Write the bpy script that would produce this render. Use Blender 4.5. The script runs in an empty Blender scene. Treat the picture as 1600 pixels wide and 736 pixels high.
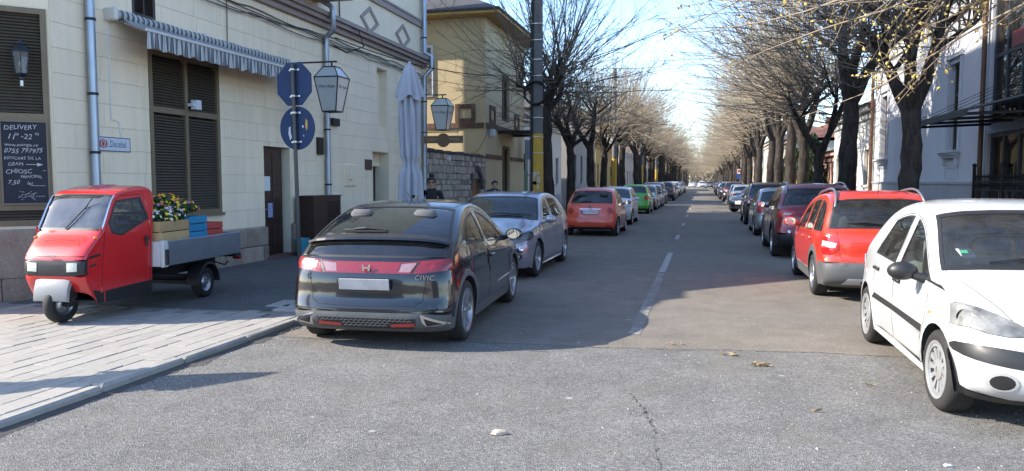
import bpy, bmesh, math, random
import numpy as np
from mathutils import Vector, Matrix
from mathutils.geometry import delaunay_2d_cdt
R = math.radians
random.seed(7)
rng = np.random.default_rng(7)
SC = bpy.context.scene
COL = SC.collection
# ------------------------------------------------------------------ camera
CAM_H = 1.68
YAW, PITCH = math.atan(297 / 1200), math.atan(85 / 1200)
cd = bpy.data.cameras.new('camera')
cam = bpy.data.objects.new('camera', cd)
COL.objects.link(cam)
cam.location = (0, 0, CAM_H)
cam.rotation_euler = (R(90) - PITCH, 0, YAW)
cd.sensor_width = 36
cd.lens = 36 * 1200 / 1600
cd.clip_start = 0.05
cd.clip_end = 3000
SC.camera = cam
# ------------------------------------------------------------------ sky and sun
SUN_EL, SUN_AZ = R(33), R(196.7)          # azimuth of the sun, counted from +X towards +Y
w = bpy.data.worlds.new('World')
SC.world = w
w.use_nodes = True
nt = w.node_tree
bg = nt.nodes['Background']
sky = nt.nodes.new('ShaderNodeTexSky')
sky.sky_type = 'NISHITA'
sky.sun_disc = False
sky.sun_elevation = SUN_EL
sky.sun_rotation = R(90) - SUN_AZ
sky.air_density = 0.9
sky.dust_density = 0.5
sky.ozone_density = 2.8
nt.links.new(sky.outputs[0], bg.inputs[0])
bg.inputs[1].default_value = 0.15
sl = bpy.data.lights.new('sun', 'SUN')
sl.energy = 3.25
sl.angle = R(0.5)
sl.color = (1.0, 0.91, 0.78)
sun = bpy.data.objects.new('sun', sl)
COL.objects.link(sun)
sun.location = (-30, -5, 40)
sd = Vector((math.cos(SUN_AZ) * math.cos(SUN_EL), math.sin(SUN_AZ) * math.cos(SUN_EL), math.sin(SUN_EL)))
sun.rotation_euler = sd.to_track_quat('Z', 'Y').to_euler()
SC.view_settings.view_transform = 'Standard'
SC.view_settings.look = 'None'
SC.view_settings.exposure = 1.72
SC.view_settings.gamma = 1.0
SC.cycles.max_bounces = 6
SC.cycles.diffuse_bounces = 3
SC.cycles.glossy_bounces = 3
SC.cycles.transmission_bounces = 4
SC.cycles.transparent_max_bounces = 16
SC.cycles.caustics_reflective = False
SC.cycles.caustics_refractive = False
# ------------------------------------------------------------------ helpers
def tag(o, label=None, cat=None, group=None, kind=None):
    if label: o['label'] = label
    if cat: o['category'] = cat
    if group: o['group'] = group
    if kind: o['kind'] = kind
    return o

def empty(name, loc=(0, 0, 0), rz=0, label=None, cat=None, group=None):
    o = bpy.data.objects.new(name, None)
    o.empty_display_size = 0.2
    COL.objects.link(o)
    o.location = loc
    o.rotation_euler = (0, 0, rz)
    return tag(o, label, cat, group)

def link(name, me, parent=None, loc=None, rot=None):
    o = bpy.data.objects.new(name, me)
    COL.objects.link(o)
    if parent: o.parent = parent
    if loc is not None: o.location = loc
    if rot is not None: o.rotation_euler = rot
    return o

def kids(o):
    return [c for c in bpy.data.objects if c.parent == o]

def copy_tree(o, parent=None):
    c = o.copy()
    COL.objects.link(c)
    if parent: c.parent = parent
    for ch in o.children:
        copy_tree(ch, c)
    return c

class MB:
    """collects simple solids and becomes one mesh"""
    def __init__(s): s.v = []; s.f = []; s.m = []; s.cm = 0
    def raw(s, vs, fs, m=None):
        b = len(s.v)
        s.v += [tuple(p) for p in vs]
        s.f += [tuple(b + i for i in q) for q in fs]
        s.m += [s.cm if m is None else m] * len(fs)
        return s
    def hexa(s, p):   # 8 corners: bottom loop 0-3, top loop 4-7
        return s.raw(p, [(0, 3, 2, 1), (4, 5, 6, 7), (0, 1, 5, 4), (1, 2, 6, 5), (2, 3, 7, 6), (3, 0, 4, 7)])
    def box(s, x0, x1, y0, y1, z0, z1):
        return s.hexa([(x0, y0, z0), (x1, y0, z0), (x1, y1, z0), (x0, y1, z0), (x0, y0, z1), (x1, y0, z1), (x1, y1, z1), (x0, y1, z1)])
    def cbox(s, x0, x1, y0, y1, z0, z1, c):   # box with chamfered edges: 24 verts
        xs, ys, zs = (x0, x1), (y0, y1), (z0, z1)
        bm = bmesh.new()
        vs = []
        for x in xs:
            for y in ys:
                for z in zs: vs.append(bm.verts.new((x, y, z)))
        bmesh.ops.convex_hull(bm, input=vs)
        bmesh.ops.dissolve_limit(bm, angle_limit=0.01, verts=bm.verts, edges=bm.edges)
        bmesh.ops.bevel(bm, geom=list(bm.edges), offset=c, segments=1, affect='EDGES', clamp_overlap=True)
        return s.bm(bm)
    def bm(s, bm, free=True):
        bm.verts.index_update()
        s.raw([v.co[:] for v in bm.verts], [[v.index for v in f.verts] for f in bm.faces])
        if free: bm.free()
        return s
    def tube(s, pts, r, n=8, cap=True, r2=None):
        pts = [Vector(p) for p in pts]
        k = len(pts)
        rs = r if isinstance(r, (list, tuple)) else [r + (((r2 if r2 is not None else r) - r) * i / max(1, k - 1)) for i in range(k)]
        vs = []
        ref = None
        for i, p in enumerate(pts):
            d = (pts[min(i + 1, k - 1)] - pts[max(i - 1, 0)])
            d = d.normalized() if d.length > 1e-9 else Vector((0, 0, 1))
            if ref is None:
                ref = d.orthogonal().normalized()
            else:
                ref = (ref - d * ref.dot(d))
                ref = ref.normalized() if ref.length > 1e-6 else d.orthogonal().normalized()
            b = d.cross(ref)
            for j in range(n):
                a = 2 * math.pi * j / n
                vs.append(p + (ref * math.cos(a) + b * math.sin(a)) * rs[i])
        fs = [(i * n + j, i * n + (j + 1) % n, (i + 1) * n + (j + 1) % n, (i + 1) * n + j) for i in range(k - 1) for j in range(n)]
        if cap:
            fs.append(tuple(range(n - 1, -1, -1)))
            fs.append(tuple((k - 1) * n + j for j in range(n)))
        return s.raw(vs, fs)
    def lathe(s, prof, n=24, axis='z', c=(0, 0, 0), a0=0, a1=2 * math.pi):
        full = abs(a1 - a0 - 2 * math.pi) < 1e-6
        m = n if full else n + 1
        vs = []
        for i in range(m):
            a = a0 + (a1 - a0) * i / n
            ca, sa = math.cos(a), math.sin(a)
            for (r, h) in prof:
                p = {'z': (r * ca, r * sa, h), 'y': (r * ca, h, r * sa), 'x': (h, r * ca, r * sa)}[axis]
                vs.append((p[0] + c[0], p[1] + c[1], p[2] + c[2]))
        k = len(prof)
        fs = []
        for i in range(n):
            j = (i + 1) % m
            for q in range(k - 1):
                fs.append((i * k + q, j * k + q, j * k + q + 1, i * k + q + 1))
        return s.raw(vs, fs)
    def prism(s, poly, d, fn):
        """poly 2-D outline extruded from depth d[0] to d[1]; fn(a,b,d)->xyz"""
        n = len(poly)
        vs = [fn(a, b, d[0]) for a, b in poly] + [fn(a, b, d[1]) for a, b in poly]
        fs = [tuple(range(n - 1, -1, -1)), tuple(range(n, 2 * n))] + [(i, (i + 1) % n, n + (i + 1) % n, n + i) for i in range(n)]
        return s.raw(vs, fs)
    def ball(s, c, r, nu=10, nv=7):
        rx, ry, rz = r if isinstance(r, (tuple, list)) else (r, r, r)
        vs = [(c[0], c[1], c[2] - rz)]
        for i in range(1, nv):
            t = -math.pi / 2 + math.pi * i / nv
            for j in range(nu):
                a = 2 * math.pi * j / nu
                vs.append((c[0] + rx * math.cos(t) * math.cos(a), c[1] + ry * math.cos(t) * math.sin(a), c[2] + rz * math.sin(t)))
        vs.append((c[0], c[1], c[2] + rz))
        fs = [(0, 1 + (j + 1) % nu, 1 + j) for j in range(nu)]
        for i in range(nv - 2):
            for j in range(nu):
                a, b = 1 + i * nu + j, 1 + i * nu + (j + 1) % nu
                fs.append((a, b, b + nu, a + nu))
        L = len(vs) - 1
        fs += [(L, 1 + (nv - 2) * nu + j, 1 + (nv - 2) * nu + (j + 1) % nu) for j in range(nu)]
        return s.raw(vs, fs)
    def mesh(s, name, mats, smooth=False, fix=True):
        me = bpy.data.meshes.new(name)
        me.from_pydata(s.v, [], s.f)
        for m in (mats if isinstance(mats, (list, tuple)) else [mats]): me.materials.append(m)
        if any(s.m): me.polygons.foreach_set('material_index', s.m)
        if fix:
            bm = bmesh.new(); bm.from_mesh(me)
            bmesh.ops.recalc_face_normals(bm, faces=bm.faces)
            bm.to_mesh(me); bm.free()
        if smooth:
            me.polygons.foreach_set('use_smooth', [True] * len(me.polygons))
            if smooth is not True: me.set_sharp_from_angle(angle=R(smooth))
        me.update()
        return me
    def build(s, name, mats, parent=None, smooth=False, loc=None, rot=None, fix=True):
        return link(name, s.mesh(name, mats, smooth, fix), parent, loc, rot)

def text_mesh(body, size, mat, name='lettering', depth=0.0, align='CENTER', shear=0.0, spacing=1.0):
    cu = bpy.data.curves.new(name, 'FONT')
    cu.body = body; cu.size = size; cu.align_x = align; cu.align_y = 'CENTER'; cu.extrude = depth
    cu.shear = shear; cu.space_character = spacing
    cu.resolution_u = 2
    o = bpy.data.objects.new(name, cu)
    COL.objects.link(o)
    dg = bpy.context.evaluated_depsgraph_get()
    me = bpy.data.meshes.new_from_object(o.evaluated_get(dg))
    bpy.data.objects.remove(o); bpy.data.curves.remove(cu)
    me.materials.clear(); me.materials.append(mat)
    return me

def basis(loc, ex, ey):
    """matrix whose local X, Y run along ex, ey"""
    ex = Vector(ex).normalized(); ey = Vector(ey).normalized(); ez = ex.cross(ey)
    m = Matrix((ex, ey, ez)).transposed().to_4x4()
    m.translation = Vector(loc)
    return m

def put(o, m):
    o.matrix_local = m
    return o

# ------------------------------------------------------------------ materials
MATS = {}
def newmat(name):
    m = bpy.data.materials.new(name)
    m.use_nodes = True
    return m, m.node_tree, m.node_tree.nodes['Principled BSDF']

def N(nt, t, **kw):
    n = nt.nodes.new(t)
    for k, v in kw.items():
        if isinstance(k, str) and hasattr(n, k): setattr(n, k, v)
    return n

def ramp(nt, src, stops):
    r = nt.nodes.new('ShaderNodeValToRGB')
    while len(r.color_ramp.elements) < len(stops): r.color_ramp.elements.new(0.5)
    for e, (p, c) in zip(r.color_ramp.elements, stops):
        e.position = p
        e.color = (c, c, c, 1) if isinstance(c, (int, float)) else (*c, 1)
    nt.links.new(src, r.inputs[0])
    return r.outputs[0]

def noise(nt, scale, detail=4, rough=0.55, vec=None, dist=0.0, out=0):
    n = nt.nodes.new('ShaderNodeTexNoise')
    n.inputs['Scale'].default_value = scale
    n.inputs['Detail'].default_value = detail
    n.inputs['Roughness'].default_value = rough
    n.inputs['Distortion'].default_value = dist
    if vec is not None: nt.links.new(vec, n.inputs['Vector'])
    return n.outputs[out]

def coords(nt, which='Object', scale=None):
    t = nt.nodes.new('ShaderNodeTexCoord')
    o = t.outputs[which]
    if which == 'World':
        pass
    if scale:
        mp = nt.nodes.new('ShaderNodeMapping'); mp.inputs['Scale'].default_value = scale
        nt.links.new(o, mp.inputs[0]); o = mp.outputs[0]
    return o

def wcoords(nt, scale=None):
    o = nt.nodes.new('ShaderNodeNewGeometry').outputs['Position']
    if scale:
        mp = nt.nodes.new('ShaderNodeMapping'); mp.inputs['Scale'].default_value = scale
        nt.links.new(o, mp.inputs[0]); o = mp.outputs[0]
    return o

def mix(nt, fac, a, b, mode='MIX'):
    m = nt.nodes.new('ShaderNodeMix'); m.data_type = 'RGBA'; m.blend_type = mode
    def put_(sock, v):
        if hasattr(v, 'is_linked') or hasattr(v, 'links'): nt.links.new(v, sock)
        elif isinstance(v, (int, float)): sock.default_value = v if sock.type == 'VALUE' else (v, v, v, 1)
        else: sock.default_value = (*v, 1) if len(v) == 3 else v
    put_(m.inputs[0], fac); put_(m.inputs[6], a); put_(m.inputs[7], b)
    return m.outputs[2]

def bump(nt, bs, h, strength=0.3, dist=0.01):
    b = nt.nodes.new('ShaderNodeBump')
    b.inputs['Strength'].default_value = strength
    b.inputs['Distance'].default_value = dist
    nt.links.new(h, b.inputs['Height'])
    nt.links.new(b.outputs[0], bs.inputs['Normal'])

def flat(name, col, rough=0.6, metal=0.0, spec=0.5, var=0.15, vs=6.0, bmp=0.0, bs_=40.0, coat=0.0, pervar=0.0, space='world'):
    """a plain surface with slight mottling; pervar varies it from object to object"""
    if name in MATS: return MATS[name]
    m, nt, b = newmat(name)
    v = wcoords(nt) if space == 'world' else coords(nt)
    c = mix(nt, noise(nt, vs, 5, 0.6, v), [x * (1 - var) for x in col], [min(1, x * (1 + var)) for x in col])
    if pervar:
        oi = nt.nodes.new('ShaderNodeObjectInfo')
        c = mix(nt, 1.0, c, ramp(nt, oi.outputs['Random'], [(0, 1 - pervar), (1, 1.0)]), 'MULTIPLY')
    nt.links.new(c, b.inputs['Base Color'])
    b.inputs['Roughness'].default_value = rough
    b.inputs['Metallic'].default_value = metal
    b.inputs['Specular IOR Level'].default_value = spec
    b.inputs['Coat Weight'].default_value = coat
    b.inputs['Coat Roughness'].default_value = 0.04
    if bmp: bump(nt, b, noise(nt, bs_, 4, 0.6, v), bmp, 0.01)
    MATS[name] = m
    return m

def paint(name, col, metal=0.0, rough=0.3, flake=0.0, dirt=0.12):
    """car paint: clear coat over colour, thin dust that gathers low down"""
    if name in MATS: return MATS[name]
    m, nt, b = newmat(name)
    v = coords(nt)
    n = noise(nt, 3.0, 5, 0.65, v)
    sep = nt.nodes.new('ShaderNodeSeparateXYZ'); nt.links.new(v, sep.inputs[0])
    low = ramp(nt, sep.outputs[2], [(0.12, 0.75), (0.5, 0.12)])
    f = nt.nodes.new('ShaderNodeMath'); f.operation = 'MULTIPLY'
    nt.links.new(n, f.inputs[0]); nt.links.new(low, f.inputs[1])
    f2 = nt.nodes.new('ShaderNodeMath'); f2.operation = 'MULTIPLY'; f2.inputs[1].default_value = dirt * 4
    nt.links.new(f.outputs[0], f2.inputs[0])
    c = mix(nt, f2.outputs[0], col, (0.28, 0.26, 0.23))
    nt.links.new(c, b.inputs['Base Color'])
    b.inputs['Metallic'].default_value = metal
    b.inputs['Roughness'].default_value = rough
    b.inputs['Coat Weight'].default_value = 1.0
    nt.links.new(ramp(nt, noise(nt, 9, 4, 0.6, v), [(0.3, 0.03), (0.8, 0.10)]), b.inputs['Coat Roughness'])
    MATS[name] = m
    return m

def glass(name, tint, fres=1.0, dust=0.06):
    """thin window glass: tinted see-through sheet with mirror reflection and a film of dust"""
    if name in MATS: return MATS[name]
    m, nt, b = newmat(name)
    nt.nodes.remove(b)
    out = nt.nodes['Material Output']
    tr = nt.nodes.new('ShaderNodeBsdfTransparent'); tr.inputs[0].default_value = (*tint, 1)
    gl = nt.nodes.new('ShaderNodeBsdfGlossy'); gl.inputs['Roughness'].default_value = 0.015
    df = nt.nodes.new('ShaderNodeBsdfDiffuse'); df.inputs[0].default_value = (0.5, 0.5, 0.48, 1)
    fr = nt.nodes.new('ShaderNodeFresnel'); fr.inputs[0].default_value = 1.7
    m1 = nt.nodes.new('ShaderNodeMixShader'); m2 = nt.nodes.new('ShaderNodeMixShader')
    d = ramp(nt, noise(nt, 5, 5, 0.65, coords(nt)), [(0.3, dust * 0.3), (0.8, dust * 1.6)])
    nt.links.new(d, m1.inputs[0]); nt.links.new(tr.outputs[0], m1.inputs[1]); nt.links.new(df.outputs[0], m1.inputs[2])
    k = nt.nodes.new('ShaderNodeMath'); k.operation = 'MULTIPLY'; k.inputs[1].default_value = fres; k.use_clamp = True
    nt.links.new(fr.outputs[0], k.inputs[0])
    nt.links.new(k.outputs[0], m2.inputs[0]); nt.links.new(m1.outputs[0], m2.inputs[1]); nt.links.new(gl.outputs[0], m2.inputs[2])
    nt.links.new(m2.outputs[0], out.inputs[0])
    MATS[name] = m
    return m
# ------------------------------------------------------------------ shared materials of vehicles and fittings
M_TYRE = flat('tyre_rubber', (0.022, 0.021, 0.020), 0.8, var=0.3, vs=20, bmp=0.15, bs_=120, space='obj')
M_RIM = flat('alloy', (0.42, 0.42, 0.43), 0.32, 0.85, var=0.12, space='obj')
M_COVER = flat('wheel_cover_plastic', (0.27, 0.27, 0.27), 0.45, 0.2, var=0.25, vs=12, space='obj')
M_BRAKE = flat('brake_dark', (0.02, 0.02, 0.02), 0.7, space='obj')
M_BLACK = flat('black_plastic', (0.020, 0.020, 0.021), 0.45, var=0.25, vs=12, bmp=0.05, bs_=200, space='obj')
M_GREYP = flat('grey_cladding', (0.085, 0.088, 0.09), 0.55, var=0.2, vs=7, bmp=0.05, bs_=150, space='obj')
M_SEAM = flat('panel_gap', (0.006, 0.006, 0.006), 0.9, var=0.1, space='obj')
M_LINING = flat('cabin_lining', (0.05, 0.05, 0.052), 0.85, var=0.2, space='obj')
M_SEAT = flat('seat_cloth', (0.10, 0.10, 0.105), 0.9, var=0.25, vs=30, space='obj')
M_SEATL = flat('seat_cloth_pale', (0.34, 0.34, 0.33), 0.9, var=0.2, vs=30, space='obj')
M_CHROME = flat('chrome', (0.7, 0.7, 0.72), 0.12, 1.0, var=0.05, space='obj')
M_SILVERP = flat('silver_plastic', (0.48, 0.48, 0.48), 0.4, 0.3, var=0.1, space='obj')
M_PLATE = flat('plate_white', (0.72, 0.73, 0.75), 0.4, var=0.06, space='obj')
M_PLATEBLUE = flat('plate_blue', (0.02, 0.07, 0.36), 0.4, var=0.06, space='obj')
M_INK = flat('plate_ink', (0.015, 0.015, 0.018), 0.5, var=0.1, space='obj')
M_MIRROR = flat('mirror_glass', (0.75, 0.8, 0.85), 0.03, 1.0, var=0.02, space='obj')
G_CLEAR = glass('car_glass_clear', (0.62, 0.70, 0.70), 1.0, 0.05)
G_REAR = glass('car_glass_tinted', (0.30, 0.34, 0.35), 1.2, 0.05)
G_TAIL = glass('tail_glass', (.22, .26, .27), 1.5, .02)
G_DARK = glass('car_glass_dark', (0.08, 0.09, 0.10), 1.3, 0.04)
def lamp_mat(name, col, rough=0.12, trans=0.0):
    if name in MATS: return MATS[name]
    m, nt, b = newmat(name)
    v = coords(nt)
    vor = nt.nodes.new('ShaderNodeTexVoronoi'); vor.inputs['Scale'].default_value = 55; nt.links.new(v, vor.inputs['Vector'])
    c = mix(nt, ramp(nt, vor.outputs['Distance'], [(0.0, 0.0), (0.6, 1.0)]), [x * 0.8 for x in col], [min(1, x * 1.12) for x in col])
    nt.links.new(c, b.inputs['Base Color'])
    b.inputs['Roughness'].default_value = rough
    b.inputs['Coat Weight'].default_value = 1
    b.inputs['Coat Roughness'].default_value = 0.03
    bump(nt, b, vor.outputs['Distance'], 0.25, 0.01)
    MATS[name] = m
    return m
L_RED = lamp_mat('lamp_red', (0.42, 0.012, 0.012))
L_WHITE = lamp_mat('lamp_clear', (0.40, 0.41, 0.43))
L_HAZY = lamp_mat('lamp_hazed', (0.50, 0.50, 0.44), 0.3)
L_REV = lamp_mat('lamp_reverse', (0.27, 0.17, 0.18))
L_AMBER = lamp_mat('lamp_amber', (0.75, 0.22, 0.03))
L_PINK = lamp_mat('lamp_faded_red', (0.20, 0.012, 0.017), .2)
M_HOUSING = flat('lamp_housing', (.42, .42, .42), .25, .7, var=.2, vs=20, space='obj')
G_LAMP = glass('lamp_lens', (.85, .86, .86), 1.0, .10)
G_LAMPH = glass('lamp_lens_hazed', (.8, .78, .68), 1.0, .42)

# ------------------------------------------------------------------ ground, road, pavements
def asphalt(name, c0, c1, grain=260, stain=None, bmp=0.5, spots=0.0):
    if name in MATS: return MATS[name]
    m, nt, b = newmat(name)
    v = wcoords(nt)
    vor = nt.nodes.new('ShaderNodeTexVoronoi'); vor.inputs['Scale'].default_value = grain * .38; nt.links.new(v, vor.inputs['Vector'])
    vc = nt.nodes.new('ShaderNodeSeparateColor'); nt.links.new(vor.outputs['Color'], vc.inputs[0])
    stone = ramp(nt, vc.outputs[0], [(0.0, 0.55), (0.55, 0.97), (0.85, 1.2), (1.0, 1.5)])
    big = noise(nt, .35, 6, .6, v); mid = noise(nt, 2.3, 6, .65, v)
    base = mix(nt, ramp(nt, big, [(.3, 0), (.7, 1)]), c0, c1)
    base = mix(nt, 1.0, base, ramp(nt, mid, [(.25, .74), (.75, 1.14)]), 'MULTIPLY')
    base = mix(nt, 1.0, base, stone, 'MULTIPLY')
    if stain:
        base = mix(nt, ramp(nt, noise(nt, 1.1, 7, .7, v, .6), [(.52, 0), (.72, .75)]), base, stain)
    if spots:
        sp = nt.nodes.new('ShaderNodeTexVoronoi'); sp.inputs['Scale'].default_value = 1.6; nt.links.new(v, sp.inputs['Vector'])
        dn = nt.nodes.new('ShaderNodeMath'); dn.operation = 'MULTIPLY_ADD'; dn.inputs[1].default_value = .12
        nt.links.new(noise(nt, 14, 3, .6, v), dn.inputs[0]); nt.links.new(sp.outputs['Distance'], dn.inputs[2])
        base = mix(nt, ramp(nt, dn.outputs[0], [(.085, spots), (.105, 0)]), base, (.46, .45, .42))
    nt.links.new(base, b.inputs['Base Color'])
    b.inputs['Roughness'].default_value = .88
    b.inputs['Specular IOR Level'].default_value = .3
    h = mix(nt, .35, vor.outputs['Distance'], noise(nt, 60, 5, .7, v))
    bump(nt, b, h, bmp, .012)
    MATS[name] = m
    return m
A_CROSS = asphalt('coarse_asphalt', (.160, .155, .145), (.205, .198, .186), 230, (.16, .145, .12), .8, .55)
A_STREET = asphalt('street_asphalt', (.178, .157, .131), (.215, .19, .16), 420, (.20, .18, .15), .3, .6)
A_PAVE = asphalt('pavement_asphalt', (.105, .104, .102), (.135, .132, .126), 420, (.09, .09, .09), .35, .3)
EARTH = flat('earth', (.16, .14, .11), .95, var=.3, vs=.6, bmp=.3)
KERB = flat('kerb_concrete', (.30, .285, .26), .88, var=.4, vs=9, bmp=.5, bs_=50, pervar=.15)
PAVER = flat('paver_stone', (.325, .305, .275), .88, var=.2, vs=14, bmp=.35, bs_=120, pervar=.16)
SLABC = flat('concrete_slab', (.36, .34, .31), .85, var=.22, vs=6, bmp=.3, bs_=60, pervar=.2)
MORTAR = flat('joint_sand', (.22, .20, .175), .95, var=.25, vs=20)

def sheet(name, pts, z, mat, kind='structure', parent=None):
    me = bpy.data.meshes.new(name)
    me.from_pydata([(x, y, z) for x, y in pts], [], [tuple(range(len(pts)))])
    me.materials.append(mat)
    o = link(name, me, parent)
    if not parent: tag(o, kind=kind)
    return o
sheet('ground', [(-1500, -300), (1500, -300), (1500, 2500), (-1500, 2500)], -.03, EARTH)
KX = -4.55           # left kerb line
RX = 3.75            # right kerb line
def seam_y(x): return 7.45 + .10 * (x + 3.2) + .03 * math.sin(x * 2.1) + .015 * math.sin(x * 7) - .03 * max(0, x - 1) ** 2
xs = np.linspace(-4.55, 4.2, 40)
sheet('road', [(KX, 6.9), (RX + .6, 6.9), (RX + .1, 900), (KX, 900)], 0.0, A_STREET)
cross_pts = [(-90, -40), (90, -40), (90, 7.6), (7, 7.7)] + [(float(x), seam_y(float(x))) for x in xs[::-1]] + [(KX, 1.0), (-6, -.6), (-90, -.9)]
sheet('cross_road', cross_pts, .004, A_CROSS)
road = bpy.data.objects['road']; cross = bpy.data.objects['cross_road']
# pavements stand a kerb's height above the road
PZ = .07
def pavement(name, pts, mat):
    m = MB(); m.prism(pts, (-.02, PZ), lambda a, b, d: (a, b, d))
    return tag(m.build(name, mat), kind='structure')
pv = pavement('pavement', [(KX - .15, 8.55), (-8.9, 8.2), (-8.9, 900), (KX - .15, 900)], A_PAVE)
sheet('verge', [(-40, -.75), (-6, -.4), (-9.2, 8.3), (-40, 8.0)], .09, MORTAR)
pr_ = pavement('pavement_right', [(RX + .15, 9.5), (RX + .15, 900), (7.7, 900), (7.7, 8.6), (5, 8.6)], A_PAVE)
pr_.name = 'pavement'
pb = tag(sheet('paved_corner', [(KX - .12, 8.6), (KX - .12, 1.0), (-6, -.5), (-9.4, -.5), (-9.4, 8.3)], PZ - .014, MORTAR), kind='structure')
# paving stones: long blocks in staggered courses that run beside the kerb
random.seed(3)
pmesh = []
for k in range(10):
    m = MB(); L_, W_ = .40, .200
    m.cbox(-W_ / 2, W_ / 2, -L_ / 2, L_ / 2, -.05, 0, .006)
    pmesh.append(m.mesh('paving_stone', PAVER))
n_p = 0
rest = MB()
rowx = KX - .135 - .10
r_ = 0
while rowx > -9.0:
    y = 8.50 - (r_ % 2) * .20 - random.uniform(0, .05)
    lim = 8.5 - .045 * (KX - rowx) - random.choice([0, .02, .05])
    while y > 1.2:
        dx, dy = -.045 * (8.5 - y) * .0, 0
        if y < lim - .2 and not (rowx < -8.5 and y > 7.6):
            if n_p < 300 and y > 3.75 and y > 1.02 * (-rowx) - .6:
                o = link('paving_stone', pmesh[random.randrange(10)], pb, (rowx + random.uniform(-.003, .003), y, PZ + random.uniform(-.004, .003)), (R(random.uniform(-.5, .5)), R(random.uniform(-.5, .5)), R(random.uniform(-.4, .4))))
                n_p += 1
            else: rest.box(rowx - .1, rowx + .1, y - .2, y + .2, PZ - .05, PZ - .001)
        y -= .405
    rowx -= .205; r_ += 1
o = rest.build('paving_run', PAVER, pb); o['kind'] = 'stuff'
# two pale slabs where the paving ends
for (x, y, a, l, w_) in [(-4.98, 8.72, 3, .9, .40), (-5.30, 9.0, 2, .6, .5), (-4.92, 9.35, 1, .55, .75)]:
    m = MB(); m.cbox(-l / 2 * .5, l / 2 * .5, -w_ / 2, w_ / 2, -.05, .012, .008)
    m.build('paving_slab', SLABC, pv, loc=(x, y, PZ), rot=(0, 0, R(a)))
# kerb stones
kb = tag(sheet('kerb', [(KX - .16, 1), (KX, 1), (KX, 900), (KX - .16, 900)], .002, MORTAR), kind='structure')
kmesh = []
for k in range(6):
    m = MB(); m.cbox(-.13, 0, -.4985, .4985, -.05, PZ + .008, .022)
    bmv = m.v
    m.v = [(x + random.uniform(-.004, .004), y, z + (random.uniform(-.006, .004) if z > 0 else 0)) for x, y, z in bmv]
    kmesh.append(m.mesh('kerb_stone', KERB))
for i in range(60):
    y = 1.5 + i
    o = link('kerb_stone', kmesh[i % 6], kb, (KX + random.uniform(-.008, .008), y, random.uniform(-.012, .004)), (0, 0, R(random.uniform(-.5, .5))))
MB().box(KX - .15, KX, 61.01, 900, -.05, PZ + .004).build('kerb_run', KERB, kb)
# crumbled asphalt lip and dirt along the kerb
m = MB(); vs = []
rg0 = np.random.default_rng(2); ys_ = np.linspace(1.2, 40, 420)
wx = .05 + .05 * np.abs(np.convolve(rg0.normal(0, 1, 424), np.ones(5) / 2.2, 'valid'))[:420]
for y, w0 in zip(ys_, wx): vs += [(KX - .01, y, .022), (KX + w0 * .4, y, .016), (KX + w0, y, .0065)]
m.raw(vs, [(i * 3 + j, i * 3 + j + 1, i * 3 + j + 4, i * 3 + j + 3) for i in range(419) for j in range(2)])
m.build('gutter_dirt', flat('gutter_dirt', (.075, .07, .064), .95, var=.4, vs=14, bmp=.6, bs_=60), road, True, fix=False)
for i in range(6):
    a = R(-8 - i * 14); 
    link('kerb_stone', kmesh[i % 6], kb, (KX - .05 - 1.6 * (1 - math.cos(a)), 1.0 + 1.6 * math.sin(a) * .9, 0), (0, 0, a)).scale = (1, .42, 1)
kr = tag(sheet('kerb_right', [(RX, 9.5), (RX + .16, 9.5), (RX + .16, 900), (RX, 900)], .002, MORTAR), kind='structure'); kr.name = 'kerb'
for i in range(50):
    link('kerb_stone', kmesh[i % 6], kr, (RX + .15, 10 + i, random.uniform(-.008, .004)))
MB().box(RX, RX + .15, 59.51, 900, -.05, PZ + .004).build('kerb_run', KERB, kr)
# centre line, worn
m_, nt, b = newmat('worn_paint')
v = wcoords(nt)
f = ramp(nt, noise(nt, 9, 8, .75, v), [(.42, 0), (.60, 1)])
f2 = ramp(nt, noise(nt, 90, 4, .7, v), [(.35, .25), (.6, 1)])
k = nt.nodes.new('ShaderNodeMath'); k.operation = 'MULTIPLY'; nt.links.new(f, k.inputs[0]); nt.links.new(f2, k.inputs[1])
nt.links.new(mix(nt, k.outputs[0], (.19, .178, .162), (.62, .61, .58)), b.inputs['Base Color']); b.inputs['Roughness'].default_value = .8
WORN = m_
m_, nt, b = newmat('old_paint')
v = wcoords(nt)
f = ramp(nt, noise(nt, 5, 9, .8, v), [(.50, 0), (.72, .8)])
nt.links.new(mix(nt, f, (.175, .165, .15), (.48, .47, .44)), b.inputs['Base Color']); b.inputs['Roughness'].default_value = .85
OLD = m_
for (y0, y1, mt, w_) in [(14.4, 18.3, WORN, .12), (8.4, 14.3, OLD, .13), (22.6, 24.4, WORN, .11), (29.5, 31.5, WORN, .11), (37, 39.5, WORN, .11), (46, 49, WORN, .11), (56, 59, WORN, .11), (66, 69, WORN, .11), (78, 82, WORN, .11)]:
    sheet('road_marking', [(-.70 - w_ / 2, y0), (-.70 + w_ / 2, y0), (-.70 + w_ / 2, y1), (-.70 - w_ / 2, y1)], .004, mt, parent=road)
# dark sealed joint where the coarse surface meets the street
m = MB(); xs2 = np.linspace(-4.4, 4.1, 240); rg0 = np.random.default_rng(4); vs = []
for x in xs2:
    y = seam_y(float(x)); w_ = .012 + .014 * rg0.random(); vs += [(x, y - w_ * .4, .0075), (x, y + w_, .0068)]
m.raw(vs, [(2 * i, 2 * i + 2, 2 * i + 3, 2 * i + 1) for i in range(239)])
m.build('seam_joint', flat('seam_tar', (.105, .098, .088), .9, var=.45, vs=9), cross, fix=False)
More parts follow.
